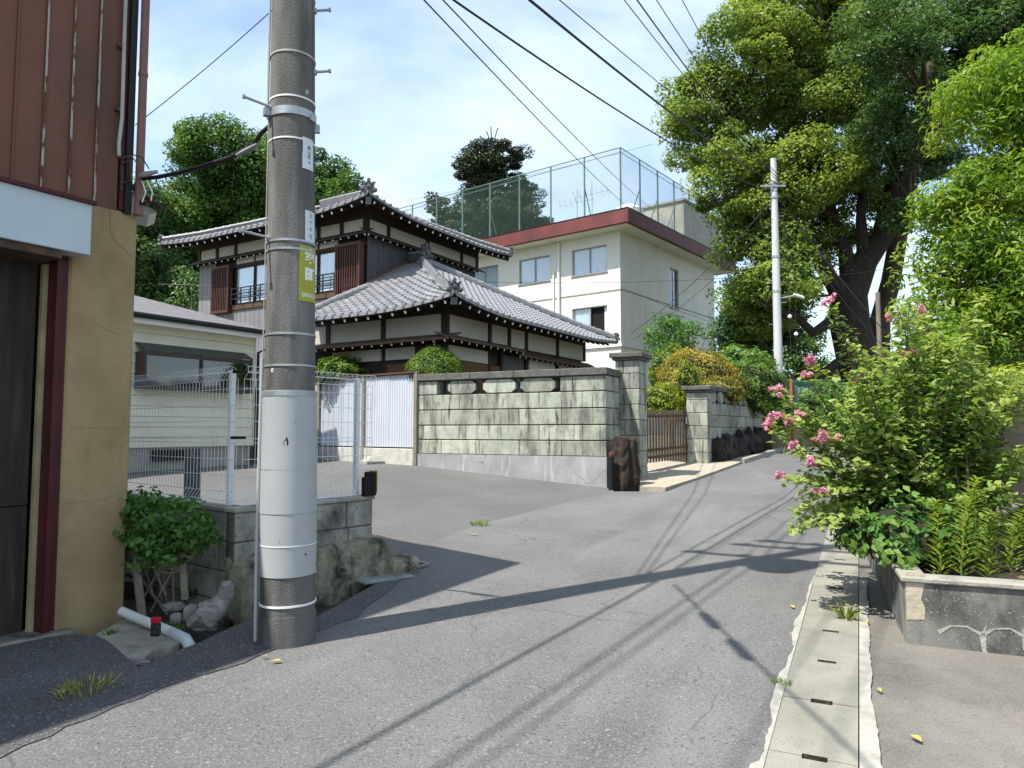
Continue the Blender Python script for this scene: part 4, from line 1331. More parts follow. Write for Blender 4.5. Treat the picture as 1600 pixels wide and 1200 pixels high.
gp_ = thing('granite_post', 'dark speckled granite post standing behind the mesh fence', 'post', (c.x, c.y, gz(c.x, c.y) - .05), .5)
mb = MB(); mb.box((-.085, -.085, 0), (.085, .085, c.z - gz(c.x, c.y) + .05), 0, .01); mb.build('post_body', mat('speckled_granite', (.09, .09, .085), (.06, .06, .058), scale=5, speck=((.3, .3, .28), 70, .58, .64)), gp_)
c0, c1 = at(386, 600, 16.3), at(445, 600, 18.2)
mg = thing('metal_side_gate', 'dark grey metal side gate between cream house and corrugated fence', 'gate', (c0.x, c0.y, .62))
mb = MB(); mb.bar(Vector((c0.x, c0.y, 1.5)), Vector((c1.x, c1.y, 1.5)), .06, 1.7); mb.build('panel', GSID, mg, world=True)
for k in range(6):
    q = Vector((c0.x, c0.y, 0)).lerp(Vector((c1.x, c1.y, 0)), k / 5); MB().box((q.x - .03, q.y - .06, .65), (q.x + .03, q.y - .03, 2.4)).build('stile', TIMB, mg, world=True)

# ------------------------------------------------------------------ cream one-storey house at the left
ch = thing('cream_house', 'cream lap-sided one-storey house with slate roof behind the mesh fence', 'house', (-5.85, 16.0, .62), -math.radians(33))
def CZ(z): return z - .62
MB().box((-6, -8, CZ(.5)), (-.06, 0, CZ(1.05))).build('foundation', FOUND, ch)
MB().box((-6, -8, CZ(1.05)), (-.05, -.02, CZ(3.6))).build('wall', CRM, ch)
n = 12
for k in range(n):
    a = 1.06 + k * .205
    mb = MB()
    mb.raw([(.012, -8, CZ(a)), (.012, .012, CZ(a)), (-.008, .012, CZ(a + .2)), (-.008, -8, CZ(a + .2)), (-.05, -8, CZ(a)), (-.05, .012, CZ(a)), (-.05, .012, CZ(a + .2))],
           [(0, 1, 2, 3), (4, 5, 1, 0), (1, 5, 6, 2)])
    mb.build('lap_board', CRM, ch)
MB().box((-.05, .013, CZ(1.05)), (.02, .05, CZ(3.5))).build('corner_board', CRM, ch)
MB().box((-.02, -2.3, CZ(.78)), (.0, -1.6, CZ(1.0))).build('vent', DARKIN, ch)
mb = MB()
ov = .35
mb.raw([(ov, -8.5, CZ(3.62)), (ov, .5, CZ(3.62)), (-2.6, -2.4, CZ(4.62)), (-2.6, -8.5, CZ(4.62)), (-5.6, .5, CZ(3.62)), (-5.6, -8.5, CZ(3.62))], [(0, 1, 2, 3), (1, 4, 2), (3, 2, 4, 5)])
for q in range(0): pass
mb.build('roof', SLATE, ch)
MB().box((-.04, -8.5, CZ(3.50)), (ov - .03, .42, CZ(3.56))).build('soffit', CRM, ch)
MB().box((ov - .05, -8.5, CZ(3.44)), (ov - .02, .47, CZ(3.61))).build('fascia_board', WHITE, ch)
mb = MB(); mb.tube([(ov + .05, -8.5, CZ(3.60)), (ov + .05, .5, CZ(3.58))], .055, 8); mb.build('eave_gutter', BLACK, ch, True)
mb = MB(); mb.tube([(ov + .03, .44, CZ(3.55)), (ov + .03, .44, CZ(3.40)), (.06, .08, CZ(3.15)), (.06, .08, CZ(.65))], .032, 8); mb.build('downpipe', BLACK, ch, True)
for (a, b) in ((-2.7, -.25),):
    bwn = MB(); bwn.raw([(0, a, CZ(3.12)), (.32, a, CZ(2.98)), (.32, b, CZ(2.98)), (0, b, CZ(3.12)), (0, a, CZ(3.08)), (.32, a, CZ(2.94)), (.32, b, CZ(2.94)), (0, b, CZ(3.08))], [(0, 1, 2, 3), (7, 6, 5, 4), (0, 4, 5, 1), (1, 5, 6, 2), (2, 6, 7, 3)])
    o = bwn.build('bay_window', mat('green_grey_hood', (.05, .065, .06), (.04, .052, .05), rough=.5), ch)
    mb = MB(); mb.box((.0, a, CZ(2.20)), (.32, b, CZ(2.28))); mb.box((.27, a, CZ(2.28)), (.315, a + .06, CZ(2.94))); mb.box((.27, b - .06, CZ(2.28)), (.315, b, CZ(2.94))); mb.box((.27, (a + b) / 2 - .03, CZ(2.28)), (.315, (a + b) / 2 + .03, CZ(2.94))); mb.box((.27, a + .06, CZ(2.85)), (.314, b - .06, CZ(2.93)))
    mb.build('frame', BRWN, o)
    MB().box((.285, a + .06, CZ(2.28)), (.29, b - .06, CZ(2.85))).build('pane', GLASS, o)
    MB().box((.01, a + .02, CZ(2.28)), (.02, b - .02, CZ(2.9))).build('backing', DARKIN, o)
    MB().box((.01, b - .04, CZ(2.28)), (.28, b - .02, CZ(2.92))).build('frame', BRWN, o)
    MB().box((.01, a + .0, CZ(2.28)), (.27, a + .02, CZ(2.92))).build('frame', BRWN, o)
ant = at(300, 447, 19)
an = thing('tv_antenna', 'thin television antenna above the cream house roof', 'antenna', (ant.x, ant.y, 4.0))
mb = MB(); mb.tube([(ant.x, ant.y, 4.0), (ant.x, ant.y, ant.z)], .009, 6); mb.tube([ant + Vector((-.9, 0, .05)), ant + Vector((.55, 0, .02))], .007, 6)
for k in range(8): mb.tube([ant + Vector((-.85 + k * .19, -.18, .05)), ant + Vector((-.85 + k * .19, .18, .05))], .004, 5)
mb.build('mast', mat('dull_antenna', (.12, .12, .12), (.09, .09, .09), rough=.6), an, world=True)

# ------------------------------------------------------------------ the traditional house
H_AZ = math.radians(31)
HO = (-1.5, 15.9, .75)
th_ = thing('tiled_house', 'two-storey traditional house with grey kawara tile roofs and dark timber', 'house', HO, -H_AZ)
def HZ(z): return z - .75
AX, AY, AZ_ = Vector((1, 0, 0)), Vector((0, 1, 0)), Vector((0, 0, 1))

tile_mb = MB()
prof = [(-.140, .014), (-.118, .036), (-.088, .040), (-.055, .020), (-.01, .004), (.05, .0), (.10, .008), (.128, .020)]
np_ = len(prof)
TL = .285
for (yy_, dz_) in ((0, .034), (TL, .004)):
    for (x, z) in prof: tile_mb.v.append((x, yy_, z + dz_))
for (x, z) in prof: tile_mb.v.append((x, 0, z + .034 - .026))
for i in range(np_ - 1):
    tile_mb.f.append((i, i + 1, np_ + i + 1, np_ + i)); tile_mb.m.append(0)
    tile_mb.f.append((2 * np_ + i, 2 * np_ + i + 1, i + 1, i)); tile_mb.m.append(0)
tile_me = tile_mb.mesh('roof_tile', TILE, True)
TV = np.array(tile_mb.v); TF = tile_mb.f

class Slope:
    """one roof plane: eave from P0 along A (length La), rising inwards along B"""
    def __init__(s, P0, A, B, La, ez, k, c0, c1, up=.22):
        s.P0, s.A, s.B, s.La, s.ez, s.k, s.c0, s.c1, s.up = Vector(P0), Vector(A), Vector(B), La, ez, k, c0, c1, up
    def pt(s, a, w):
        u = 0
        if s.c0: u += max(0, 1 - a / 2.6) ** 2
        if s.c1: u += .6 * max(0, 1 - (s.La - a) / 2.6) ** 2
        z = s.ez + s.k * w + s.up * u * max(0, 1 - w / 2.4)
        q = s.P0 + s.A * a + s.B * w
        return Vector((q.x, q.y, z))
    def frame(s, a, w):
        p = s.pt(a, w)
        ta = (s.pt(a + .05, w) - s.pt(a - .05, w)).normalized()
        tw = (s.pt(a, w + .05) - p).normalized()
        n_ = ta.cross(tw).normalized()
        if n_.z < 0: n_ = -n_; 
        ta = tw.cross(n_).normalized()
        return Matrix(((ta.x, tw.x, n_.x, p.x), (ta.y, tw.y, n_.y, p.y), (ta.z, tw.z, n_.z, p.z), (0, 0, 0, 1)))

def tile_slope(S, inside, wmax, maxn, key):
    """lay tiles row by row; the maxn that show largest stay single, the rest are joined"""
    rowp = .235 / math.sqrt(1 + S.k * S.k)
    items = []
    w = 0.02
    while w < wmax:
        a = .14
        while a < S.La - .1:
            if inside(a, w): items.append((a, w))
            a += .266
        w += rowp
    items.sort(key=key)
    for a, w in items[:maxn]:
        piece('roof_tile', tile_me, th_, S.frame(a, w) @ Matrix.Rotation(random.uniform(-.012, .012), 4, 'Z'))
    rest = items[maxn:]
    if rest:
        vs_, fs = [], []
        for a, w in rest:
            M = np.array(S.frame(a, w))
            k0 = len(vs_) * len(TV)
            vs_.append(TV @ M[:3, :3].T + M[:3, 3])
            fs += [tuple(i + k0 for i in f) for f in TF]
        me = bpy.data.meshes.new('roof_tiles')
        me.from_pydata(np.concatenate(vs_).tolist(), [], fs)
        me.materials.append(TILE)
        me.polygons.foreach_set('use_smooth', [True] * len(fs))
        try: me.set_sharp_from_angle(angle=math.radians(40))
        except Exception: pass
        o = bpy.data.objects.new('roof_tiles', me); COL.objects.link(o); o.parent = th_; o['kind'] = 'stuff'

def slope_deck(S, poly, dz_, m, name, na=16):
    """underside sheet following the slope between a-limits given by poly(w) -> (a0, a1)"""
    mb = MB()
    ws = [0, .5, 1, 1.6, 2.4, S.wm]
    for w in ws:
        a0, a1 = poly(w)
        for i in range(na + 1):
            p = S.pt(a0 + (a1 - a0) * i / na, w) + Vector((0, 0, dz_)); mb.v.append(tuple(p))
    for j in range(len(ws) - 1):
        for i in range(na):
            k = j * (na + 1) + i
            mb.f.append((k, k + 1, k + na + 2, k + na + 1)); mb.m.append(0)
    return mb.build(name, m, th_)

raf = MB(); raf.box((-.025, 0, -.03), (.025, 1.0, .03), 0); raf.box((-.026, -.008, -.031), (.026, -.0005, .031), 1)
raf_me = raf.mesh('rafter', [TIMB, TIPW])
def rafters(S, a0, a1, step, ln, drop, inset=.10):
    a = a0
    ln0 = ln
    while a < a1:
        ln = min(ln0, max(.08, a - inset - .12))
        if S.c1: ln = min(ln, max(.08, S.La - a - inset - .12))
        p = S.pt(a, inset) + Vector((0, 0, -drop))
        q = S.pt(a, inset + ln) + Vector((0, 0, -drop))
        d = (q - p); L = d.length; d.normalize()
        sx = d.cross(AZ_).normalized(); uz = sx.cross(d)
        M = Matrix(((sx.x, d.x, uz.x, p.x), (sx.y, d.y, uz.y, p.y), (sx.z, d.z, uz.z, p.z), (0, 0, 0, 1))) @ Matrix.Diagonal((1, L, 1, 1))
        piece('rafter', raf_me, th_, M)
        a += step
def eave_strip(S, a0, a1, name, m, dz0, dz1, w0, w1, n=22):
    mb = MB()
    for i in range(n + 1):
        a = a0 + (a1 - a0) * i / n
        for w, dz_ in ((w0, dz0), (w1, dz0), (w1, dz1), (w0, dz1)):
            mb.v.append(tuple(S.pt(a, w) + Vector((0, 0, dz_))))
    for i in range(n):
        for e in range(4):
            k = i * 4
            mb.f.append((k + e, k + (e + 1) % 4, k + 4 + (e + 1) % 4, k + 4 + e)); mb.m.append(0)
    return mb.build(name, m, th_)
man = MB(); man.tube([(0, -.012, 0), (0, .03, 0)], .042, 10); man_me = man.mesh('eave_disc', TILE, True)
def discs(S, a0, a1):
    a = a0
    while a < a1:
        p = S.pt(a, -.02) + Vector((0, 0, .045))
        M = Matrix(((S.A.x, S.B.x, 0, p.x), (S.A.y, S.B.y, 0, p.y), (0, 0, 1, p.z), (0, 0, 0, 1)))
        piece('eave_disc', man_me, th_, M); a += .266

cap = MB()
for (yy_, rr) in ((0, .088), (.05, .088), (.055, .078), (.27, .072)):
    for j in range(7):
        t = math.pi * j / 6
        cap.v.append((rr * math.cos(t), yy_, rr * math.sin(t) * 1.0))
for i in range(3):
    for j in range(6):
        cap.f.append((i * 7 + j, i * 7 + j + 1, (i + 1) * 7 + j + 1, (i + 1) * 7 + j)); cap.m.append(0)
cap.f.append(tuple(range(7))); cap.m.append(0)
cap_me = cap.mesh('ridge_tile', TILE, True)
def ridge(pts, base_h=.10, base_w=.2, m=TILED, top=True):
    """stacked flat courses with a row of half-round cap tiles, along a polyline"""
    mb = MB()
    for a, b in zip(pts[:-1], pts[1:]):
        for lv in range(2):
            mb.bar(a + AZ_ * (base_h * (lv + .5) / 2 + .005), b + AZ_ * (base_h * (lv + .5) / 2 + .005), base_w - .03 * lv, base_h / 2 - .008)
    mb.build('ridge_course', m, th_)
    acc = 0
    for a, b in zip(pts[:-1], pts[1:]):
        d = (b - a); L = d.length; d.normalize()
        sx = d.cross(AZ_).normalized(); uz = sx.cross(d)
        s_ = acc
        while s_ < L - .05:
            p = a + d * s_ + AZ_ * base_h
            piece('ridge_tile', cap_me, th_, Matrix(((sx.x, d.x, uz.x, p.x), (sx.y, d.y, uz.y, p.y), (sx.z, d.z, uz.z, p.z), (0, 0, 0, 1))))
            s_ += .235
        acc = s_ - L
def onigawara(p, face, sc=1.0):
    """ridge-end ornament: a horned shield with rolled feet and a boss"""
    f = Vector(face).normalized(); sx = AZ_.cross(f).normalized()
    M = Matrix(((sx.x, 0, f.x, p.x), (sx.y, 0, f.y, p.y), (sx.z, 1, f.z, p.z), (0, 0, 0, 1))) @ Matrix.Scale(sc, 4)
    o_ = [(-.20, 0), (-.27, .04), (-.25, .12), (-.17, .15), (-.17, .24), (-.22, .33), (-.13, .33), (-.07, .28), (0, .40), (.07, .28), (.13, .33), (.22, .33), (.17, .24), (.17, .15), (.25, .12), (.27, .04), (.20, 0)]
    mb = MB(); mb.prism(o_, M, .09)
    for (x, y, r) in ((0, .16, .075), (-.2, .07, .06), (.2, .07, .06), (-.09, .26, .04), (.09, .26, .04)):
        mb.tube([M @ Vector((x, y, .09)), M @ Vector((x, y, .13)), M @ Vector((x, y, .145))], [r * sc, r * sc, r * .5 * sc], 10)
    mb.tube([M @ Vector((0, .36, -.12)), M @ Vector((0, .38, .10))], .06 * sc, 10)
    return mb.build('ridge_ornament', TILED, th_, True)

# ---- lower roof
OV = .9
EZ = HZ(4.03)
KL = .53
WM = 4.3
SR = Slope((OV, -OV, 0), (0, 1, 0), (-1, 0, 0), 8.8, EZ, KL, True, True)     # right-hand slope, eave along +Y
SL = Slope((OV, -OV, 0), (-1, 0, 0), (0, 1, 0), 4.95, EZ, KL, True, False)   # left-hand slope, eave along -X
SR.wm = SL.wm = WM
inR = lambda a, w: a > w * 1.0 + .05 and a < 8.8 - w * 1.04 - .05
def inL(a, w):
    x, y = OV - a, -OV + w
    return a > w + .05 and not (x < -3.85 and y > 1.5)
def nearkey(S):
    c = Vector(HO)
    def k(aw):
        p = S.pt(*aw)
        q = Vector((p.x * math.cos(H_AZ) + p.y * math.sin(H_AZ) + HO[0], -p.x * math.sin(H_AZ) + p.y * math.cos(H_AZ) + HO[1], 0))
        return q.length
    return k
tile_slope(SL, inL, WM - .05, 170, nearkey(SL))
tile_slope(SR, inR, WM - .05, 130, nearkey(SR))
slope_deck(SR, lambda w: (w, max(8.8 - w * 1.04, w + .01)), -.035, TIMB, 'roof_deck')
slope_deck(SL, lambda w: (w, 4.95), -.035, TIMB, 'roof_deck')
for S, a1 in ((SR, 8.8), (SL, 4.95)):
    eave_strip(S, 0.0, a1, 'eave_board', TIMB, -.075, -.035, .03, .09)
    eave_strip(S, 0.03, a1, 'eave_lip', TILE, -.03, .04, -.01, .02)
discs(SR, .05, 8.75); discs(SL, .05, 4.9)
rafters(SR, .3, 8.5, .36, .95, .135, .07); rafters(SL, .3, 4.9, .36, .95, .135, .07)
mb = MB(); c_ = SR.pt(0.1, .1) - AZ_ * .16; mb.bar(c_, Vector((-.2, .2, EZ + .35)), .12, .15); mb.build('hip_rafter', TIMB, th_)
mb = MB(); mb.obox(c_ + Vector((.03, -.03, 0)), (.707, -.707, 0), (.707, .707, 0), AZ_, (.02, .07, .09)); mb.build('hip_rafter_end', TILED, th_)
hip = [SR.pt(t, t) + AZ_ * .03 for t in (.12, .8, 1.6, 2.6, 3.5, WM - .1)]
ridge(hip, .12, .22, TILE)
apex = SR.pt(WM, WM)
onigawara(SR.pt(.05, .05) + AZ_ * .02, (.707, -.707, 0), .68)
hip2 = [SR.pt(8.8 - t * 1.04, t) + AZ_ * .03 for t in (.1, .9, 2.0, 3.2, WM - .1)]
ridge(hip2, .10, .2, TILE)
onigawara(SR.pt(8.75, .05) + AZ_ * .02, (.707, .707, 0), .6)
rl = [apex + Vector((.15, 0, .05)), Vector((-3.8, apex.y, apex.z + .05))]
mb = MB()
for lv in range(4):
    mb.bar(rl[0] + AZ_ * (.06 * lv), rl[1] + AZ_ * (.06 * lv), .26 - .03 * lv, .05)
mb.build('ridge_course', TILED, th_)
ridge([rl[0] + AZ_ * .2, rl[1] + AZ_ * .2], .03, .16)
onigawara(rl[0] + Vector((-.02, 0, .06)), (1, 0, 0), 1.0)
# descending ridge and verge at the left end of the left slope
ridge([SL.pt(4.72, .15) + AZ_ * .03, SL.pt(4.55, 1.2) + AZ_ * .03, SL.pt(4.3, 2.0) + AZ_ * .03], .08, .18, TILE)
mb = MB(); mb.bar(SL.pt(4.95, 0) - AZ_ * .05, SL.pt(4.95, 2.5) - AZ_ * .05, .05, .18); mb.build('verge_board', TIMB, th_)
mb = MB(); mb.bar(Vector((-3.86, 1.63, SL.pt(4.7, 2.5).z + .04)), Vector((-3.86, apex.y, apex.z + .03)), .06, .10); mb.build('flashing', FLASH, th_)

def eave_set(S, a0, a1): pass

# ---- lower walls
def frieze(x0, y0, dx_, dy_, nrm, cuts, z0, z1, tagx=0):
    """white plaster panels between dark posts, under the eave"""
    d = Vector((dx_, dy_, 0)); n_ = Vector(nrm)
    for c0, c1 in zip(cuts[:-1], cuts[1:]):
        a, b = Vector((x0, y0, 0)) + d * (c0 + .06), Vector((x0, y0, 0)) + d * (c1 - .06)
        mb = MB(); mb.obox((a + b) / 2 + AZ_ * ((z0 + z1) / 2) - n_ * .03, d, n_, AZ_, ((b - a).length / 2, .03, (z1 - z0) / 2)); mb.build('plaster_panel', PLAS, th_)
    for c in cuts:
        q = Vector((x0, y0, 0)) + d * c
        mb = MB(); mb.obox(q + AZ_ * ((z0 + z1) / 2) - n_ * .02, d, n_, AZ_, (.06, .06, (z1 - z0) / 2 + .02)); mb.build('post', TIMB, th_)
frieze(0, 0, 0, 1, (1, 0, 0), [0, 1.82, 2.75, 3.64, 5.46, 7.28], HZ(3.56), HZ(4.03))
frieze(0, 0, -1, 0, (0, -1, 0), [0.0, 1.82, 3.64, 4.4], HZ(3.56), HZ(4.03))
# wall body
MB().box((-4.4, .06, HZ(.7)), (-.06, 7.22, HZ(4.42))).build('wall', TIMB, th_)
mb = MB(); mb.box((-4.4, -.06, HZ(4.03)), (.06, .059, HZ(4.46))); mb.box((-.06, .06, HZ(4.03)), (.06, 7.3, HZ(4.46))); mb.build('wall_plate', TIMB, th_)
# pent boards with rafters
def pent(p, q, nrm, out, z, m=TIMBM, step=.30):
    p, q, n_ = Vector(p), Vector(q), Vector(nrm)
    d = (q - p).normalized(); L = (q - p).length
    mb = MB()
    a, b = p + AZ_ * (z + .07), q + AZ_ * (z + .07)
    a2, b2 = a + n_ * out - AZ_ * .16, b + n_ * out - AZ_ * .16
    mb.raw([a, b, b2, a2, a - AZ_ * .03, b - AZ_ * .03, b2 - AZ_ * .045, a2 - AZ_ * .045], [(0, 1, 2, 3), (4, 7, 6, 5), (3, 2, 6, 7), (0, 3, 7, 4), (1, 5, 6, 2)])
    mb.build('pent_board', m, th_)
    s_ = .12
    while s_ < L:
        c = p + d * s_
        i0 = c + n_ * (out - .05) + AZ_ * (z - .16 + .005); i1 = c + AZ_ * (z - .01)
        dd = (i1 - i0); LL = dd.length; dd.normalize(); sx = dd.cross(AZ_).normalized(); uz = sx.cross(dd)
        piece('pent_rafter', raf_me, th_, Matrix(((sx.x, dd.x, uz.x, i0.x), (sx.y, dd.y, uz.y, i0.y), (sx.z, dd.z, uz.z, i0.z), (0, 0, 0, 1))) @ Matrix.Diagonal((.8, LL, .8, 1)))
        s_ += step
pent((0.02, -.45, 0), (.02, 2.75, 0), (1, 0, 0), .5, HZ(3.50)); pent((.02, 2.75, 0), (.02, 7.6, 0), (1, 0, 0), .3, HZ(3.43))
pent((.45, -.02, 0), (-4.4, -.02, 0), (0, -1, 0), .5, HZ(3.50))
# under the pent: plaster, blinds and boards
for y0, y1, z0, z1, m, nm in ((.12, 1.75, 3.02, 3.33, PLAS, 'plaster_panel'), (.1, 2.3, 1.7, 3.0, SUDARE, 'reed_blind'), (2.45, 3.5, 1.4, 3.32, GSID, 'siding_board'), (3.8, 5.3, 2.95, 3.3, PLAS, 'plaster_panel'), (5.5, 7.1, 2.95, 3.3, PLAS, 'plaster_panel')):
    MB().box((-.05, y0, HZ(z0)), (.0 + .01, y1, HZ(z1))).build(nm, m, th_)
for x0, x1, z0, z1, m, nm in ((-1.75, -.15, 3.05, 3.33, PLAS, 'plaster_panel'), (-3.5, -1.9, 3.05, 3.33, PLAS, 'plaster_panel'), (-1.7, -.2, 1.7, 2.95, SUDARE, 'reed_blind'), (-4.3, -3.2, 1.5, 2.9, TIMBM, 'door_board')):
    MB().box((x0, -.01, HZ(z0)), (x1, .05, HZ(z1))).build(nm, m, th_)
for y in (0, 1.82, 2.38, 3.64, 5.46, 7.28):
    MB().box((-.07, y - .06, HZ(.7)), (.03, y + .06, HZ(3.45))).build('post', TIMB, th_)
MB().box((-.8, -.09, HZ(3.1)), (-.2, -.05, HZ(3.32))).build('name_board', TIMB, th_)

# ---- upper storey
UX, UY = -3.91, 1.61
MB().box((UX - 7.22, UY + .06, HZ(.6)), (UX - .06, UY + 5.4, HZ(7.64))).build('wall', TIMB, th_)
frieze(UX, UY, 0, 1, (1, 0, 0), [0, .91, 2.73, 4.55, 5.46], HZ(6.92), HZ(7.25))
frieze(UX, UY, -1, 0, (0, -1, 0), [0, .91, 1.82, 3.64, 5.46, 6.37, 7.28], HZ(6.92), HZ(7.25))
mb = MB(); mb.box((UX - 7.3, UY - .07, HZ(7.25)), (UX + .06, UY + .05, HZ(7.67))); mb.box((UX - .06, UY + .051, HZ(7.25)), (UX + .06, UY + 5.5, HZ(7.67))); mb.build('wall_plate', TIMB, th_)
pent((UX + .02, UY - .3, 0), (UX + .02, UY + 5.5, 0), (1, 0, 0), .28, HZ(6.86), TIMB); pent((UX + .3, UY - .02, 0), (UX - 7.5, UY - .02, 0), (0, -1, 0), .28, HZ(6.86), TIMB)
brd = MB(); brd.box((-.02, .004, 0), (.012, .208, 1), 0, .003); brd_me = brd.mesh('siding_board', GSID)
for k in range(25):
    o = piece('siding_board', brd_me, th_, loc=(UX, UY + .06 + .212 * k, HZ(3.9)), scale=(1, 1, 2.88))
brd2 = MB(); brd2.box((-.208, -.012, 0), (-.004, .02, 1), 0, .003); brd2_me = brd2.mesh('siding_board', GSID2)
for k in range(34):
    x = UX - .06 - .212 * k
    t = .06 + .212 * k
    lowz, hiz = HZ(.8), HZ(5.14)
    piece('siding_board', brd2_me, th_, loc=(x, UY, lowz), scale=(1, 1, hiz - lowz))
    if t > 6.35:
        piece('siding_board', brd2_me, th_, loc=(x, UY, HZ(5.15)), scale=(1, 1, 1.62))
# windows with curtains and balustrade on the left face
MB().box((UX - 6.4, UY - .06, HZ(5.15)), (UX - .02, UY + .055, HZ(5.30))).build('sill_beam', TIMBM, th_)
MB().box((UX - 6.4, UY - .03, HZ(6.50)), (UX - .02, UY + .055, HZ(6.58))).build('lintel', TIMB, th_)
for c0, c1 in ((1.0, 1.82), (1.82, 2.73), (2.73, 3.64), (3.64, 4.55), (4.55, 5.46)):
    MB().box((UX - c1 + .05, UY - .02, HZ(6.6)), (UX - c0 - .05, UY + .05, HZ(6.78))).build('plaster_panel', PLAS, th_)
    fr = MB(); w = .035
    x0, x1 = UX - c1 + .02, UX - c0 - .02
    fr.box((x0, UY - .01, HZ(5.3)), (x0 + w, UY + .03, HZ(6.5))); fr.box((x1 - w, UY - .01, HZ(5.3)), (x1, UY + .03, HZ(6.5))); fr.box((x0 + w, UY - .01, HZ(6.45)), (x1 - w, UY + .03, HZ(6.5))); fr.box((x0 + w, UY - .01, HZ(5.3)), (x1 - w, UY + .03, HZ(5.36)))
    o = fr.build('window', TIMB, th_)
    MB().box((x0 + w, UY + .005, HZ(5.36)), (x1 - w, UY + .009, HZ(6.45))).build('pane', GLASS, o)
    MB().box((x0 + w, UY + .03, HZ(5.36)), (x1 - w, UY + .045, HZ(6.45))).build('curtain', CURT, o)
rl_ = MB()
for z in (5.48, 5.62, 5.80): rl_.bar((UX - 1.0, UY - .14, HZ(z)), (UX - 5.5, UY - .14, HZ(z)), .03, .03)
for k in range(11): rl_.bar((UX - 1.05 - .44 * k, UY - .14, HZ(5.3)), (UX - 1.05 - .44 * k, UY - .14, HZ(5.80)), .03, .03)
rl_.build('balustrade', BLACK, th_)
for c0, c1 in ((.05, .98), (5.55, 6.40)):
    bx = MB(); x0, x1 = UX - c1, UX - c0
    bx.box((x0, UY - .20, HZ(5.08)), (x1, UY - .02, HZ(5.16))); bx.box((x0, UY - .20, HZ(6.5)), (x1, UY - .02, HZ(6.58))); bx.box((x0, UY - .20, HZ(5.16)), (x0 + .06, UY - .02, HZ(6.5))); bx.box((x1 - .06, UY - .20, HZ(5.16)), (x1, UY - .02, HZ(6.5))); bx.box((x0 + .06, UY - .06, HZ(5.16)), (x1 - .06, UY - .03, HZ(6.5)))
    o = bx.build('shutter_box', LATT, th_)
    n = 9
    for k in range(n):
        x = x0 + .06 + (x1 - x0 - .12) * (k + .5) / n
        MB().box((x - .016, UY - .19, HZ(5.16)), (x + .016, UY - .16, HZ(6.5))).build('bar', LATT, o)
    for z in (5.5, 5.85, 6.2): MB().box((x0 + .06, UY - .155, HZ(z)), (x1 - .06, UY - .14, HZ(z + .03))).build('bar', LATT, o)
# ---- upper roof
KU, EZU = .45, HZ(7.30)
UR = Slope((UX + OV, UY - OV, 0), (0, 1, 0), (-1, 0, 0), 7.26, EZU, KU, True, True, .24)
UL = Slope((UX + OV, UY - OV, 0), (-1, 0, 0), (0, 1, 0), 9.08, EZU, KU, True, True, .24)
UR.wm = UL.wm = 3.63
inUR = lambda a, w: w + .05 < a < 7.26 - w - .05
inUL = lambda a, w: w + .05 < a < 9.08 - w - .05
tile_slope(UL, inUL, 3.5, 0, nearkey(UL)); tile_slope(UR, inUR, 3.5, 0, nearkey(UR))
slope_deck(UR, lambda w: (w, 7.27 - w), -.035, TIMB, 'roof_deck'); slope_deck(UL, lambda w: (w, 9.08 - w), -.035, TIMB, 'roof_deck')
for S, a1 in ((UR, 7.26), (UL, 9.08)):
    eave_strip(S, 0.0, a1, 'eave_board', TIMB, -.075, -.035, .03, .09)
    eave_strip(S, 0.03, a1, 'eave_lip', TILE, -.03, .04, -.01, .02)
discs(UR, .05, 7.2); discs(UL, .05, 9.0)
rafters(UR, .3, 7.0, .36, .95, .14, .07); rafters(UL, .3, 8.8, .36, .95, .14, .07)
for S, La in ((UR, 7.26), (UL, 9.08)):
    mb = MB(); q = S.pt(La - .1, .1) - AZ_ * .16; q2 = S.pt(La - 1.2, 1.2) - AZ_ * .2; mb.bar(q, q2, .12, .15); mb.build('hip_rafter', TIMB, th_)
mb = MB(); q = UR.pt(.1, .1) - AZ_ * .16; mb.bar(q, UR.pt(1.2, 1.2) - AZ_ * .2, .12, .15); mb.build('hip_rafter', TIMB, th_)
mb = MB(); mb.obox(q + Vector((.03, -.03, -.02)), (.707, -.707, 0), (.707, .707, 0), AZ_, (.02, .07, .11)); mb.build('hip_rafter_end', TILED, th_)
ridge([UR.pt(t, t) + AZ_ * .03 for t in (.12, .8, 1.6, 2.6, 3.5)], .12, .22)
ridge([UR.pt(7.26 - t, t) + AZ_ * .03 for t in (.1, .9, 2.0, 3.5)], .10, .2)
ridge([UL.pt(9.08 - t, t) + AZ_ * .03 for t in (.1, .9, 2.0, 3.5)], .10, .2)
ridge([UL.pt(3.63, 3.63), UL.pt(9.08 - 3.63, 3.63)], .3, .26)
onigawara(UR.pt(.05, .05) + AZ_ * .03, (.707, -.707, 0), .82)
onigawara(UR.pt(7.2, .05) + AZ_ * .02, (.707, .707, 0), .6); onigawara(UL.pt(9.0, .05) + AZ_ * .02, (-.707, -.707, 0), .6)

# ------------------------------------------------------------------ white three-storey building
wb = thing('white_building', 'cream white three-storey building with red-brown roof parapet', 'building', (5.4, 35.0, 1.0), -math.radians(38))
def BZ(z): return z - 1.0
WL, WR_ = 22.0, 12.0
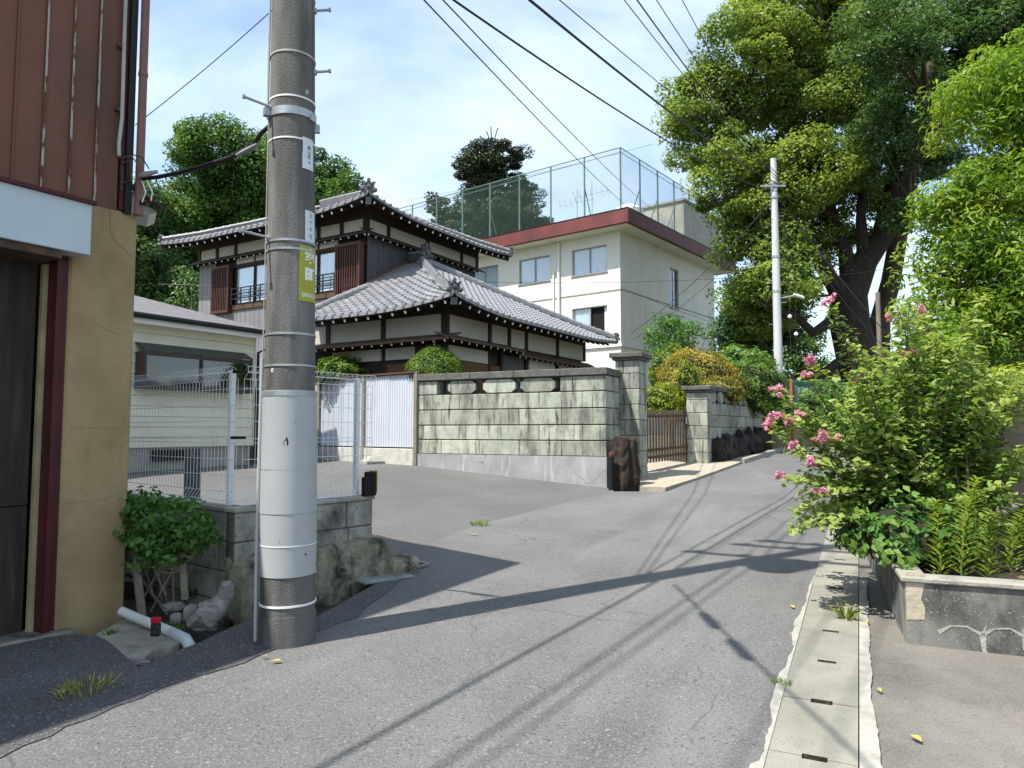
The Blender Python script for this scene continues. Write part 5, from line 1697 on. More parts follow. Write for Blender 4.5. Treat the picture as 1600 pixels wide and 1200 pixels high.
# left face (normal -Y) is built round its window openings
wins = [(-2.86, -.77), (-6.36, -4.27), (-9.94, -7.85), (-13.4, -11.3), (-16.9, -14.8)]
zb = [(6.34, 7.7), (9.43, 10.8)]
xs = sorted({0.0, -WL} | {v for w in wins for v in w})
zs = sorted({0.0, 11.4} | {v for z in zb for v in z})
mb = MB()
for i in range(len(xs) - 1):
    for j in range(len(zs) - 1):
        hole = any(abs(xs[i] - w[0]) < 1e-6 for w in wins) and any(abs(zs[j] - z[0]) < 1e-6 for z in zb)
        if not hole:
            mb.poly([(xs[i], 0, BZ(zs[j])), (xs[i + 1], 0, BZ(zs[j])), (xs[i + 1], 0, BZ(zs[j + 1])), (xs[i], 0, BZ(zs[j + 1]))])
for w in wins:
    for z in zb:
        a, b = w; c, d = z
        mb.poly([(a, 0, BZ(c)), (b, 0, BZ(c)), (b, .18, BZ(c)), (a, .18, BZ(c))]); mb.poly([(a, 0, BZ(d)), (a, .18, BZ(d)), (b, .18, BZ(d)), (b, 0, BZ(d))])
        mb.poly([(a, 0, BZ(c)), (a, .18, BZ(c)), (a, .18, BZ(d)), (a, 0, BZ(d))]); mb.poly([(b, 0, BZ(c)), (b, 0, BZ(d)), (b, .18, BZ(d)), (b, .18, BZ(c))])
ry0, ry1, rz0, rz1 = 5.6, 6.75, 8.28, 10.54
ys2 = [0, ry0, ry1, WR_]; zs2 = [0, rz0, rz1, 11.4]
for i in range(3):
    for j in range(3):
        if i == 1 and j == 1: continue
        mb.poly([(0, ys2[i], BZ(zs2[j])), (0, ys2[i + 1], BZ(zs2[j])), (0, ys2[i + 1], BZ(zs2[j + 1])), (0, ys2[i], BZ(zs2[j + 1]))])
mb.poly([(0, ry0, BZ(rz0)), (-.2, ry0, BZ(rz0)), (-.2, ry0, BZ(rz1)), (0, ry0, BZ(rz1))]); mb.poly([(0, ry1, BZ(rz0)), (0, ry1, BZ(rz1)), (-.2, ry1, BZ(rz1)), (-.2, ry1, BZ(rz0))]); mb.poly([(0, ry0, BZ(rz1)), (-.2, ry0, BZ(rz1)), (-.2, ry1, BZ(rz1)), (0, ry1, BZ(rz1))]); mb.poly([(0, ry0, BZ(rz0)), (0, ry1, BZ(rz0)), (-.2, ry1, BZ(rz0)), (-.2, ry0, BZ(rz0))])
mb.poly([(-WL, 0, BZ(0)), (-WL, 0, BZ(11.4)), (-WL, WR_, BZ(11.4)), (-WL, WR_, BZ(0))]); mb.poly([(0, WR_, BZ(0)), (-WL, WR_, BZ(0)), (-WL, WR_, BZ(11.4)), (0, WR_, BZ(11.4))])
mb.build('wall', WBLD, wb)
def bwin(a, b, c, d, face, opened=False):
    fr = MB(); t = .05
    def bx(u0, u1, v0, v1, d0, d1):
        m = MB()
        return ((u0, d0, BZ(v0)), (u1, d1, BZ(v1))) if face == 'L' else ((-d0, u0, BZ(v0)), (-d1, u1, BZ(v1)))
    md = (a + b) / 2
    for (u0, u1, v0, v1) in ((a, a + t, c, d), (b - t, b, c, d), (a + t, b - t, d - t, d), (a + t, b - t, c, c + t), (md - t * .6, md + t * .6, c + t, d - t)):
        fr.box(*bx(u0, u1, v0, v1, .08, .14))
    o = fr.build('window', ALU, wb)
    sl = MB(); sl.box(*bx(a - .06, b + .06, c - .06, c - .001, -.06, .1)); sl.build('sill', ALU, o)
    MB().box(*bx(a + t, md - t * .6, c + t, d - t, .10, .106)).build('pane', GLASS, o)
    if not opened: MB().box(*bx(md + t * .6, b - t, c + t, d - t, .12, .126)).build('pane', GLASS, o)
    # hanging curtain with folds
    def fold(u0, u1):
        cm = MB(); n = int((u1 - u0) / .045)
        for i in range(n + 1):
            u = u0 + (u1 - u0) * i / n; q = .17 + .018 * math.sin(i * 1.9) + .008 * math.sin(i * .7)
            cm.v += [((u, q, BZ(c + t)) if face == 'L' else (-q, u, BZ(c + t))), ((u, q, BZ(d - t)) if face == 'L' else (-q, u, BZ(d - t)))]
        for i in range(n): cm.f.append((2 * i, 2 * i + 2, 2 * i + 3, 2 * i + 1)); cm.m.append(0)
        cm.build('curtain', CURT, o)
    if opened: fold(a + t, md); fold(b - .25, b - t)
    elif face == 'L': fold(a + t, md - .02); fold(md + .02, b - t)
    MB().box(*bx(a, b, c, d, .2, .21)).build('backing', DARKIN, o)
for i, w in enumerate(wins):
    for j, z in enumerate(zb):
        bwin(w[0], w[1], z[0], z[1], 'L', i == 0 and j == 0)
bwin(ry0, ry1, rz0, rz1, 'R')
mb = MB(); mb.bar((-WL, -.015, BZ(8.4)), (.012, -.015, BZ(8.4)), .03, .05); mb.bar((.015, -.03, BZ(8.4)), (.015, WR_, BZ(8.4)), .03, .04); mb.build('string_course', FOUND, wb)
mb = MB(); mb.bar((-WL, -.05, BZ(5.6)), (.05, -.05, BZ(5.6)), .1, .12); mb.bar((.05, -.1, BZ(5.6)), (.05, WR_, BZ(5.6)), .1, .11); mb.build('ledge', WBLD, wb)
mb = MB(); mb.tube([(-3.65, -.09, BZ(1)), (-3.65, -.09, BZ(11.3))], .075, 10)
for z in (6.2, 7.3, 9, 10.2): mb.tube([(-3.65, -.09, BZ(z)), (-3.65, -.09, BZ(z + .06))], .09, 10)
mb.build('drainpipe', WHITE, wb, True)
mb = MB(); mb.tube([(-4.0, -.06, BZ(1)), (-4.0, -.06, BZ(9.8))], .05, 8); mb.build('drainpipe', WHITE, wb, True)
O_ = 1.04
MB().box((-WL - O_, -O_, BZ(11.40)), (O_, WR_ + O_, BZ(11.52))).build('roof_slab', WBLD, wb)
mb = MB()
mb.box((-WL - O_ - .02, -O_ - .02, BZ(11.39)), (O_ + .02, -O_ + .2, BZ(12.08)), 0, .02); mb.box((O_ - .2, -O_ + .201, BZ(11.39)), (O_ + .02, WR_ + O_, BZ(12.075)), 0, .02); mb.box((-WL - O_, WR_ + O_ - .2, BZ(11.39)), (O_ - .2, WR_ + O_, BZ(12.07)))
mb.build('parapet', PARA, wb)
mb = MB(); mb.bar((-WL - O_, -O_ + .06, BZ(12.10)), (O_, -O_ + .06, BZ(12.10)), .2, .03); mb.bar((O_ - .08, -O_ + .16, BZ(12.10)), (O_ - .08, WR_ + O_, BZ(12.10)), .2, .03); mb.build('parapet_cap', BLACK, wb)
MB().box((-WL, 0, BZ(11.53)), (-.0, WR_, BZ(11.7))).build('roof_deck', ROOFC, wb)
# stair head and water tank on the roof
pn = MB(); pn.box((-4.2, 7.1, BZ(11.7)), (.25, 12.4, BZ(14.7))); o = pn.build('stair_head', ROOFC, wb)
MB().box((-4.3, 7.0, BZ(14.7)), (.35, 12.5, BZ(14.82))).build('roof_edge', KERB, o)
MB().box((-1.5, 7.05, BZ(12.9)), (-.5, 7.098, BZ(13.7))).build('window', ALU, o)
mb = MB(); mb.tube([(-2.0, 4.6, BZ(11.7)), (-2.0, 4.6, BZ(13.9)), (-2.0, 4.6, BZ(14.15))], [.85, .85, .5], 18); mb.build('water_tank', WHITE, wb, True)

# roof fence
rf = thing('roof_fence', 'tall green wire ball fence on the roof of the white building', 'fence', (5.4, 35.0, 12.1), -math.radians(38))
FH = 3.45
y0_, x1_ = -.15, .15
for k in range(11):
    x = x1_ - 2.12 * k
    mb = MB(); mb.tube([(x, y0_, -.4), (x, y0_, FH)], .045, 8)
    if k % 3 == 1: mb.tube([(x, y0_, FH * .55), (x + .05, y0_ + .9, -.4)], .03, 6)
    mb.build('post', NETP, rf, True)
for k in range(1, 6):
    y = y0_ + 2.05 * k
    mb = MB(); mb.tube([(x1_, y, -.4), (x1_, y, FH)], .045, 8); mb.tube([(x1_, y, FH * .55), (x1_ - .9, y, -.4)], .03, 6); mb.build('post', NETP, rf, True)
for z in (FH, FH - .25, .05):
    mb = MB(); mb.tube([(x1_ - 21.2, y0_, z), (x1_, y0_, z), (x1_, y0_ + 10.3, z)], .028 if z == FH else .018, 6); mb.build('rail', NETP, rf)
def net(o0, du, Lu, H, sp=.15, r=.0032):
    mb = MB()
    o0, du = Vector(o0), Vector(du)
    k = -H
    while k < Lu:
        for sgn in (1, -1):
            if sgn == 1: u0, z0_, u1, z1_ = k, 0, k + H, H
            else: u0, z0_, u1, z1_ = k, H, k + H, 0
            if u0 < 0:
                z0_ += (-u0) * (1 if z1_ > z0_ else -1); u0 = 0
            if u1 > Lu:
                z1_ -= (u1 - Lu) * (1 if z1_ > z0_ else -1); u1 = Lu
            mb.bar(o0 + du * u0 + AZ_ * z0_, o0 + du * u1 + AZ_ * z1_, r * 2, r * 2)
        k += sp
    return mb
net((x1_ - 21.2, y0_, .05), (1, 0, 0), 21.2, FH - .1).build('netting', NETG, rf)
net((x1_, y0_, .05), (0, 1, 0), 10.25, FH - .1).build('netting', NETG, rf)
for px, py, d, lb in ((925, 305, 38, 'spindly television antenna on the white building roof'), (902, 318, 39, 'low television antenna with long boom beside another on the white building roof')):
    p = at(px, py, d)
    t = thing('roof_antenna', lb, 'antenna', (p.x, p.y, 12.0))
    mb = MB(); mb.tube([(p.x, p.y, 11.7), (p.x, p.y, p.z + .8)], .02, 6); mb.tube([p + Vector((-1.0, 0, -.15)), p + Vector((1.0, 0, .3))], .016, 6)
    for k in range(7):
        c = p + Vector((-.95 + .3 * k, 0, -.14 + .065 * k)); mb.tube([c + Vector((-.1, -.2, .25)), c + Vector((.1, .2, -.2))], .01, 5)
    mb.build('mast', STEEL, t, world=True)

# ------------------------------------------------------------------ planter at the right
PLO = (2.37, 4.36)
P_AZ = math.radians(22)
plz = gz(*PLO)
pl = thing('planter', 'long stained concrete planter bed along the right side of the gutter', 'planter', (PLO[0], PLO[1], plz), -P_AZ)
PH = .52 - plz
def rbox(a, b, m, nm, ch=.008): 
    mb = MB(); mb.box(a, b, 0, ch); return mb.build(nm, m, pl)
rbox((.0, 0, -.1), (4.0, .12, PH - .035), PLANT, 'front_wall', .006)
rbox((0, .1205, -.1), (.11, 4.2, PH - .035), PLANT, 'side_wall', .006)
rbox((-.02, -.02, PH - .034), (4.0, .14, PH), SLAB, 'front_coping', .008)
rbox((-.02, .141, PH - .034), (.13, 4.2, PH), SLAB, 'side_coping', .008)
MB().box((.10, .11, -.1), (4.0, 4.2, PH - .06)).build('soil', SOIL, pl)
mb = MB()
ol = [(.005, .0), (.10, .01), (.105, .10), (.085, .16), (.10, .24), (.115, PH - .05), (.008, PH - .04)]
M = Matrix(((1, 0, 0, 0.0), (0, 0, -1, -.0), (0, 1, 0, .08), (0, 0, 0, 1)))
mb.prism([(x, y * .8 + .06) for x, y in ol], M, .003); mb.build('bare_patch', PLANTP, pl)
mb = MB()
def wedge(p, q, w0, w1):
    (x0, z0_), (x1, z1_) = p, q
    dx_, dz_ = x1 - x0, z1_ - z0_; L_ = math.hypot(dx_, dz_) + 1e-9; nx_, nz_ = -dz_ / L_, dx_ / L_
    prof_ = [(x0 + nx_ * w0, z0_ + nz_ * w0), (x0 - nx_ * w0, z0_ - nz_ * w0), (x1 - nx_ * w1, z1_ - nz_ * w1), (x1 + nx_ * w1, z1_ + nz_ * w1)]
    mb.raw([(x, 0, z - .07) for x, z in prof_] + [(x, -.003, z - .07) for x, z in prof_], [(4, 5, 6, 7), (0, 1, 5, 4), (1, 2, 6, 5), (2, 3, 7, 6), (3, 0, 4, 7)])
jx = .17
while jx < 3.9:
    w_ = random.uniform(.17, .27); jz = random.uniform(.12, .17)
    m1 = (jx + w_ * .28, jz + .035 + .02 * random.random()); m2 = (jx + w_ * .65, jz + .03 + .02 * random.random()); e = (jx + w_, jz - .01 + .03 * random.random())
    wedge((jx, jz), m1, .012, .005); wedge(m1, m2, .005, .004); wedge(m2, e, .004, .011)
    wedge(e, (e[0] + random.uniform(-.02, .02), e[1] - .075), .018, .010); wedge((e[0], e[1] - .07), (e[0] + random.uniform(-.03, .03), .02), .010, .012)
    if random.random() < .8: wedge(e, (e[0] + random.uniform(-.02, .02), e[1] + .055), .010, .002)
    jx += w_ + (.08 if random.random() < .35 else 0)
mb.build('mortar_web', MORT, pl)['kind'] = 'stuff'

def PW(x, y, z=0):
    c, s = math.cos(P_AZ), math.sin(P_AZ)
    return Vector((PLO[0] + x * c + y * s, PLO[1] - x * s + y * c, z))

# ------------------------------------------------------------------ crape myrtle
cmb_ = at(1440, 868, 5.35)
base = Vector((cmb_.x, cmb_.y, plz + PH - .06))
cm = thing('crape_myrtle', 'spreading crape myrtle bush with pink flower heads overhanging the gutter', 'shrub', tuple(base))
flower_tips = [(1297, 478, 5.5), (1398, 500, 5.6), (1437, 488, 5.8), (1268, 570, 5.3), (1262, 590, 5.3), (1214, 612, 5.2), (1219, 652, 5.1), (1255, 653, 5.15), (1238, 662, 5.1), (1291, 688, 5.0), (1311, 690, 5.0), (1226, 748, 4.95), (1288, 772, 4.95), (1345, 596, 5.3), (1206, 668, 5.2), (1240, 705, 5.0), (1272, 722, 4.95), (1420, 560, 5.4)]
tips = [(a, b, d, True) for a, b, d in flower_tips]
for i in range(150):
    a = 1235 + 385 * random.random() ** .8
    top = 905 - 420 * max(.12, min(1, (a - 1190) / 190)) if a < 1400 else 470 + (a - 1400) * .62
    b = top + (850 - top) * random.random() ** 1.3
    tips.append((a, b, 4.75 + 1.25 * random.random(), False))
for a, b in ((1540, 610), (1590, 590), (1575, 660), (1500, 560), (1470, 540), (1300, 690), (1260, 740), (1275, 800), (1300, 800), (1520, 500), (1535, 470), (1350, 560), (1330, 540)):
    tips.append((a, b, 5.0 + .5 * random.random(), False))
stem = MB()
LP, LN, LT, LTi = [], [], [], []
fl = []
for k, (a, b, d, fl_) in enumerate(tips):
    t = at(a, b, d)
    b0 = base + Vector((random.uniform(-.35, .45), random.uniform(-.35, .5), -.02))
    mid = b0.lerp(t, .45) + Vector((0, 0, .28 * (t - b0).length)) * (.5 + .5 * random.random())
    if t.z - b0.z < .5: mid += Vector((0, 0, .16))
    pts = bez(b0, mid, t, 12)
    L = (t - b0).length
    r0 = .006 + .004 * L
    stem.tube(pts, [r0 * (1 - .075 * i) for i in range(12)], 5, caps=False)
    n = int(L * (105 if d < 5.6 else 95))
    for i in range(n):
        u = .22 + .78 * (i + random.random() * .6) / n
        q = min(u * 11, 10.99); i0 = int(q)
        p = pts[i0].lerp(pts[i0 + 1], q - i0)
        dr = (pts[i0 + 1] - pts[i0]).normalized()
        sd_ = dr.cross(Vector((0, 0, 1)))
        if sd_.length < .05: sd_ = Vector((1, 0, 0))
        sd_.normalize()
        rot = random.uniform(-.7, .7)
        side = sd_ * (1 if i % 2 else -1) + Vector((0, 0, .25 + rot * .5)) + dr * .45
        side.normalize()
        off = .028 + (.11 * random.random() ** 1.5 if u < .85 else .02 * random.random())
        LP.append(p + side * off + Vector(rng.normal(size=3) * .018)); LT.append(side)
        LN.append(Vector((0, 0, 1)) + dr * .25 + Vector(rng.normal(size=3) * .45))
        LTi.append(.25 + .5 * u * random.random() + (.2 if u > .85 else 0))
    if fl_: fl.append(t)
stem.build('stems', mat('myrtle_bark', (.13, .10, .07), (.09, .06, .04), scale=20), cm, True, world=True)
V = leaf_arrays(np.array(LP), np.array(LN), .058, .68, .10, .35, np.array(LT))
quads_object('leaves', V, np.array(LTi), L_MYR, cm)
for t in fl:
    nb = random.randint(4, 7)
    t = t + (t - base).normalized() * .035
    cs_ = np.array(t) + rng.normal(size=(nb, 3)) * np.array([.021, .021, .018])
    n = 34 * nb
    d = unit(n)
    P = np.repeat(cs_, 34, axis=0) + d * (.15 + .85 * rng.random((n, 1))) * np.array([.026, .026, .021])
    quads_object('flower_head', leaf_arrays(P, d + rng.normal(size=d.shape) * .7, .017, .8, .2, .45), rng.random(n), L_PNK, cm)
# low dark leafed shrub under the myrtle and a few red shoots
mound('low_shrub', 'low dark leaved bush under the crape myrtle at the planter edge', 'shrub', (base.x - .32, base.y - .35, base.z + .18), (.42, .40, .30), .06, L_SHR, 1500, CORE, None, .2, -.3)
rs = [at(1440, 790, 4.9), at(1456, 810, 4.9), at(1434, 820, 4.9)]
P = np.array([np.array(q) + rng.normal(size=3) * .03 for q in rs for _ in range(7)])
redroot = thing('red_shoots', 'few red young leaves low in the crape myrtle', 'leaves', tuple(rs[1] - Vector((0, 0, .05))))
quads_object('leaf', leaf_arrays(P, rng.normal(size=P.shape) + np.array([0, 0, 1]), .05, .4), rng.random(len(P)) * .3, leafmat('red_leaf', (.25, .03, .02), (.4, .06, .03), (.45, .12, .05), .3), redroot)

def weed(label, p, h, n_leaf, ll, bend=.22, name='tall_weed', asp=.16):
    t = thing(name, label, 'weed', tuple(p), 0, 'weeds in the planter')
    tip = Vector(p) + Vector((random.uniform(-bend, bend), random.uniform(-bend, bend), h))
    pts = bez(p, Vector(p) + Vector((0, 0, h * .55)), tip, 8)
    MB().tube(pts, [.006 * (1 - .1 * i) for i in range(8)], 5).build('stem', mat('green_stem', (.10, .15, .04), (.08, .12, .03)), t, True, world=True)
    LP, LN, LT = [], [], []
    for i in range(n_leaf):
        u = .08 + .92 * i / n_leaf
        q = min(u * 7, 6.99); i0 = int(q); c = pts[i0].lerp(pts[i0 + 1], q - i0)
        a = i * 2.4 + random.random() * .4
        sz = 1 - .55 * u
        d = Vector((math.cos(a), math.sin(a), .55 + .6 * u - .8 * (1 - u) + random.uniform(-.35, .35))); d.normalize()
        LP.append(c + d * ll * .5 * sz); LT.append(d * 3); LN.append(Vector((-d.x * .6, -d.y * .6, 1)))
    quads_object('leaves', leaf_arrays(np.array(LP), np.array(LN), ll, asp, .06, .3, np.array(LT)), .35 + .65 * rng.random(n_leaf), L_WED, t)
    return t
ws_ = [(1502, 893, 4.55, .62, 'tallest narrow leaved weed at the planter front'), (1470, 890, 4.6, .46, 'bushy upright weed left of the tallest weed in the planter'), (1545, 890, 4.5, .42, 'leafy weed right of the tallest weed in the planter front'), (1432, 880, 4.75, .24, 'short weed at the planter corner under the myrtle'),
       (1578, 860, 4.8, .38, 'yellowish weed near the right edge of the planter'), (1520, 860, 5.0, .5, 'upright weed behind the tallest planter weed'), (1555, 800, 5.9, .36, 'weed tuft before the dark board fence'), (1590, 820, 5.4, .42, 'weed at the far right of the planter below the board fence'), (1487, 855, 5.0, .34, 'small weed tucked behind the bushy planter weed')]
for px, py, d, h, lb in ws_:
    p = at(px, py, d); p.z = plz + PH - .06
    weed(lb, p, h, int(60 + 90 * h), .10 + .03 * random.random())
mb = MB()
tw = thing('dry_stalks', 'bleached dry branching stalks at the right end of the planter front', 'dead plant', tuple(PW(.95, .35, plz + PH - .06)))
o0 = PW(.95, .35, plz + PH - .06)
mb.tube([o0, o0 + Vector((0, 0, .17))], .012, 6)
for k in range(7):
    a = k * .9; mb.tube([o0 + Vector((0, 0, .15)), o0 + Vector((.11 * math.cos(a), .11 * math.sin(a), .22 + .06 * random.random()))], .004, 4)
mb.build('stalks', mat('bleached_wood', (.45, .40, .32), (.33, .29, .22)), tw, True, world=True)
def dry_cover(n, seed):
    P = []
    for _ in range(n):
        x, y = .13 + 2.2 * random.random(), .14 + 2.6 * random.random()
        P.append(tuple(PW(x, y, plz + PH - .055 + .02 * random.random())))
    return np.array(P)
gc = thing('planter_litter', 'dry leaf litter covering the planter soil', 'leaf litter', tuple(PW(.5, .5, plz + PH - .06)))
del gc['category']; gc['kind'] = 'stuff'; gc['category'] = 'leaf litter'
P = dry_cover(700, 1)
quads_object('litter', leaf_arrays(P, rng.normal(size=P.shape) * .3 + np.array([0, 0, 1]), .05, .4), rng.random(len(P)), leafmat('litter_leaf', (.08, .06, .03), (.17, .13, .07), (.30, .25, .13), .1), gc)

# board fence, low block and hedge behind the planter
f0, f1 = at(1500, 690, 8.0), at(1720, 690, 6.2)
bf = thing('board_fence', 'dark horizontal board fence behind the planter at the right edge', 'fence', (f0.x, f0.y, gz(f0.x, f0.y)))
for k in range(9):
    z = .62 + .115 * k
    mb = MB(); mb.bar((f0.x, f0.y, z + .1), (f1.x, f1.y, z + .1), .03 + .012 * (k % 2), .10); mb.build('board', FENCED, bf, world=True)
for t in (.0, .35, .7, 1): 
    q = f0.lerp(f1, t); MB().box((q.x - .04, q.y + .02, .1), (q.x + .04, q.y + .1, 1.85)).build('post', TIMB, bf, world=True)
c = at(1565, 805, 6.3)
lb_ = thing('mossy_block', 'mossy low concrete block below the dark board fence', 'block', (c.x, c.y, plz + PH - .1), -.4)
mb = MB(); mb.box((-.35, -.15, 0), (.6, .15, .30), 0, .02); mb.build('block_body', mat('mossy_concrete', (.22, .21, .15), (.13, .13, .08), scale=8, rough=1, bump=.6), lb_)
c = at(1580, 612, 7.6)
mound('yellow_hedge', 'bright yellow-green clipped hedge above the dark board fence', 'hedge', (c.x + .4, c.y, c.z - .05), (1.15, .55, .36), .05, L_LIM, 5200, CORE, None, .10, -.7, (.2, 1.0))
# dark timber shed behind the hedge
c = at(1650, 560, 11.0)
sh_ = thing('timber_shed', 'dark brown timber shed half hidden behind the right-hand foliage', 'shed', (c.x, c.y, .3), -.35)
MB().box((-1.3, 0, 0), (3.5, 2.5, 2.45)).build('wall', TIMB, sh_)
for k in range(9): MB().box((-1.3, -.02, .1 + .25 * k), (3.5, -.002, .32 + .25 * k)).build('wall_board', FENCED, sh_)
mb = MB(); mb.raw([(-1.6, -.4, 2.40), (3.8, -.4, 2.40), (3.8, 1.3, 3.1), (-1.6, 1.3, 3.1), (-1.6, 2.9, 2.4), (3.8, 2.9, 2.4)], [(0, 1, 2, 3), (3, 2, 5, 4), (0, 3, 4), (1, 5, 2)]); mb.build('roof', TIMB, sh_)

# ------------------------------------------------------------------ trees
# near yellow-green tree at the right
lob = [lobe_px(1520, 175, 60, 65, 9.0, .9), lobe_px(1590, 140, 80, 80, 9.0, 1.0), lobe_px(1530, 300, 85, 75, 8.8, .9), lobe_px(1620, 270, 100, 110, 9.2, 1.0), lobe_px(1500, 400, 65, 60, 8.8, .8), lobe_px(1580, 420, 90, 70, 8.6, .8), lobe_px(1480, 480, 60, 45, 8.8, .6), lobe_px(1540, 500, 70, 40, 8.4, .6), lobe_px(1620, 480, 70, 60, 8.3, .6), lobe_px(1460, 330, 30, 30, 8.9, .5)]
b0 = at(1640, 690, 9.2)
make_tree('bright_tree', 'bright yellow-green narrow leaved tree at the right edge', 'tree', (b0.x, b0.y, gz(b0.x, b0.y)), lob, 420, .27, 78, .115, L_YG, BARK, [Vector((b0.x, b0.y, .1)), at(1630, 520, 9.2), at(1600, 330, 9.1), at(1590, 200, 9.0)], [.13, .11, .07, .03], 40, asp=.26, flat=.8, up=.7, inner=.25, tint=(.0, 1.0), limb_r=.05)
c = at(1530, 560, 8.6)
lob = [lobe_px(1475, 560, 60, 45, 8.0, .5), lobe_px(1550, 545, 60, 35, 8.4, .5), lobe_px(1430, 600, 50, 40, 7.6, .5)]
make_tree('fern_leaf_bush', 'feathery light green bush behind the crape myrtle', 'shrub', (c.x, c.y, gz(c.x, c.y)), lob, 110, .2, 70, .075, L_YG, BARK, None, None, 14, asp=.24, flat=.7, up=.6, inner=.2, tint=(.0, .7), limb_r=.02)

# the big camphor tree
d = 30
lobs = [(1105, 170, 68, 80), (1180, 90, 85, 85), (1270, 40, 95, 90), (1360, 10, 90, 70), (1142, 290, 58, 75), (1200, 230, 80, 80), (1190, 400, 60, 75), (1280, 150, 80, 65), (1270, 275, 85, 65), (1200, 340, 70, 60), (1330, 120, 60, 60), (1195, 480, 58, 50), (1240, 440, 60, 45), (1230, 10, 90, 60), (1330, 345, 55, 45), (1380, 250, 45, 60), (1330, 290, 60, 45), (1300, 385, 45, 32), (1355, 190, 55, 50), (1090, 230, 40, 50)]
lob = [lobe_px(a, b, rx, ry, d + random.uniform(-2.2, 2.2)) for a, b, rx, ry in lobs]
bt = at(1352, 640, d)
tr = [Vector((bt.x, bt.y, gz(bt.x, bt.y) - .3)), at(1345, 580, d), at(1328, 510, d), at(1325, 460, d), at(1350, 410, d), at(1378, 370, d), at(1390, 320, d), at(1400, 240, d)]
def rr(px): return px / 2 * d / FPX * .78
limbs = [([at(1325, 480, d), at(1300, 440, d - .5), at(1275, 400, d - 1), at(1240, 345, d - 1), at(1215, 330, d - 1.2)], [rr(46), rr(32), rr(26), rr(18), rr(10)]),
         ([at(1330, 470, d), at(1322, 400, d), at(1300, 340, d + .4), at(1285, 270, d), at(1290, 190, d), at(1290, 120, d)], [rr(44), rr(30), rr(26), rr(20), rr(14), rr(7)]),
         ([at(1325, 515, d), at(1295, 505, d - .8), at(1270, 520, d - 1.3), at(1245, 495, d - 1.6), at(1200, 480, d - 2)], [rr(30), rr(24), rr(18), rr(14), rr(8)]),
         ([at(1320, 560, d), at(1290, 580, d - .6), at(1258, 600, d - 1), at(1235, 590, d - 1.2)], [rr(22), rr(18), rr(12), rr(8)]),
         ([at(1300, 340, d), at(1250, 300, d), at(1200, 240, d), at(1150, 190, d)], [rr(20), rr(14), rr(10), rr(5)]),
         ([at(1275, 400, d - 1), at(1230, 420, d - 1.5), at(1180, 400, d - 1.5), at(1130, 340, d - 1.2)], [rr(20), rr(14), rr(10), rr(5)]),
         ([at(1350, 410, d), at(1345, 340, d - .5), at(1350, 260, d - .5), at(1330, 180, d)], [rr(30), rr(20), rr(14), rr(6)])]
make_tree('camphor_tree', 'huge old camphor tree with dark trunk behind the pale pole', 'tree', tuple(tr[0]), lob, 700, .80, 310, .165, L_CAM, BARKD, tr, [rr(92), rr(82), rr(76), rr(74), rr(52), rr(44), rr(36), rr(16)], 120, asp=.5, limbs_extra=limbs, limb_r=.14, inner=.55, tint=(.05, 1.0), flat=.6)
# darker tree at the upper right
d = 26
lobs = [(1400, 60, 85, 60), (1480, 40, 90, 70), (1560, 30, 80, 60), (1420, 160, 75, 60), (1380, 210, 50, 45), (1500, 130, 60, 45), (1420, 330, 30, 40), (1410, 260, 45, 40), (1600, 60, 60, 50), (1460, 230, 40, 45), (1545, 105, 60, 45), (1600, 15, 70, 55)]
lob = [lobe_px(a, b, rx, ry, d + random.uniform(-1.5, 1.5)) for a, b, rx, ry in lobs]
d2 = 33
bt = at(1365, 560, d2)
tr = [Vector((bt.x, bt.y, 1.0)), at(1375, 500, d2), at(1392, 440, d2 - 1), at(1405, 360, 30), at(1425, 260, 27), at(1445, 150, 26), at(1460, 60, 26)]
make_tree('dark_tree', 'dark green tree with slim leaning trunk filling the upper right corner', 'tree', tuple(tr[0]), lob, 290, .75, 280, .155, L_DRK, BARK, tr, [.5, .45, .42, .36, .3, .2, .1], 70, asp=.45, limb_r=.12, inner=.45, tint=(.0, 1.0), flat=.5, up=.8,
          limbs_extra=[([at(1425, 260, 27), at(1480, 200, 26), at(1540, 110, 25.5), at(1600, 70, 25)], [.22, .16, .12, .06])])
# trees behind the traditional house
def bgtree(label, lobs, d, basepx, lm, ncl, cr, per, ls, name='broadleaf_tree', tint=(.0, 1.0), asp=.6, group='trees behind the houses', flat=.7):
    lob = [lobe_px(a, b, rx, ry, d + random.uniform(-1.5, 1.5)) for a, b, rx, ry in lobs]
    bt = at(basepx, 640, d)
    return make_tree(name, label, 'tree', (bt.x, bt.y, gz(bt.x, bt.y)), lob, ncl, cr, per, ls, lm, BARKD, None, None, 40, asp=asp, group=group, limb_r=.16, inner=.5, tint=tint, flat=flat)
bgtree('tall green broadleaf tree rising behind the cream house roof', [(330, 235, 55, 55), (300, 300, 55, 50), (370, 300, 60, 60), (265, 350, 50, 50), (340, 370, 70, 60), (400, 270, 40, 45), (250, 420, 45, 50), (300, 440, 60, 40), (400, 360, 50, 50)], 38, 320, L_GRN, 250, .95, 400, .175)
bgtree('lower dark tree at the left edge behind the ochre column', [(225, 400, 50, 60), (215, 330, 35, 40), (250, 460, 60, 50), (180, 380, 50, 60)], 34, 215, L_DRK, 95, .9, 380, .17)
bgtree('green tree peeping above the upper tiled roof right of the pole', [(500, 275, 38, 38), (530, 300, 30, 25), (470, 300, 40, 40), (430, 250, 40, 40), (430, 330, 50, 40)], 40, 470, L_GRN, 100, .9, 380, .175)
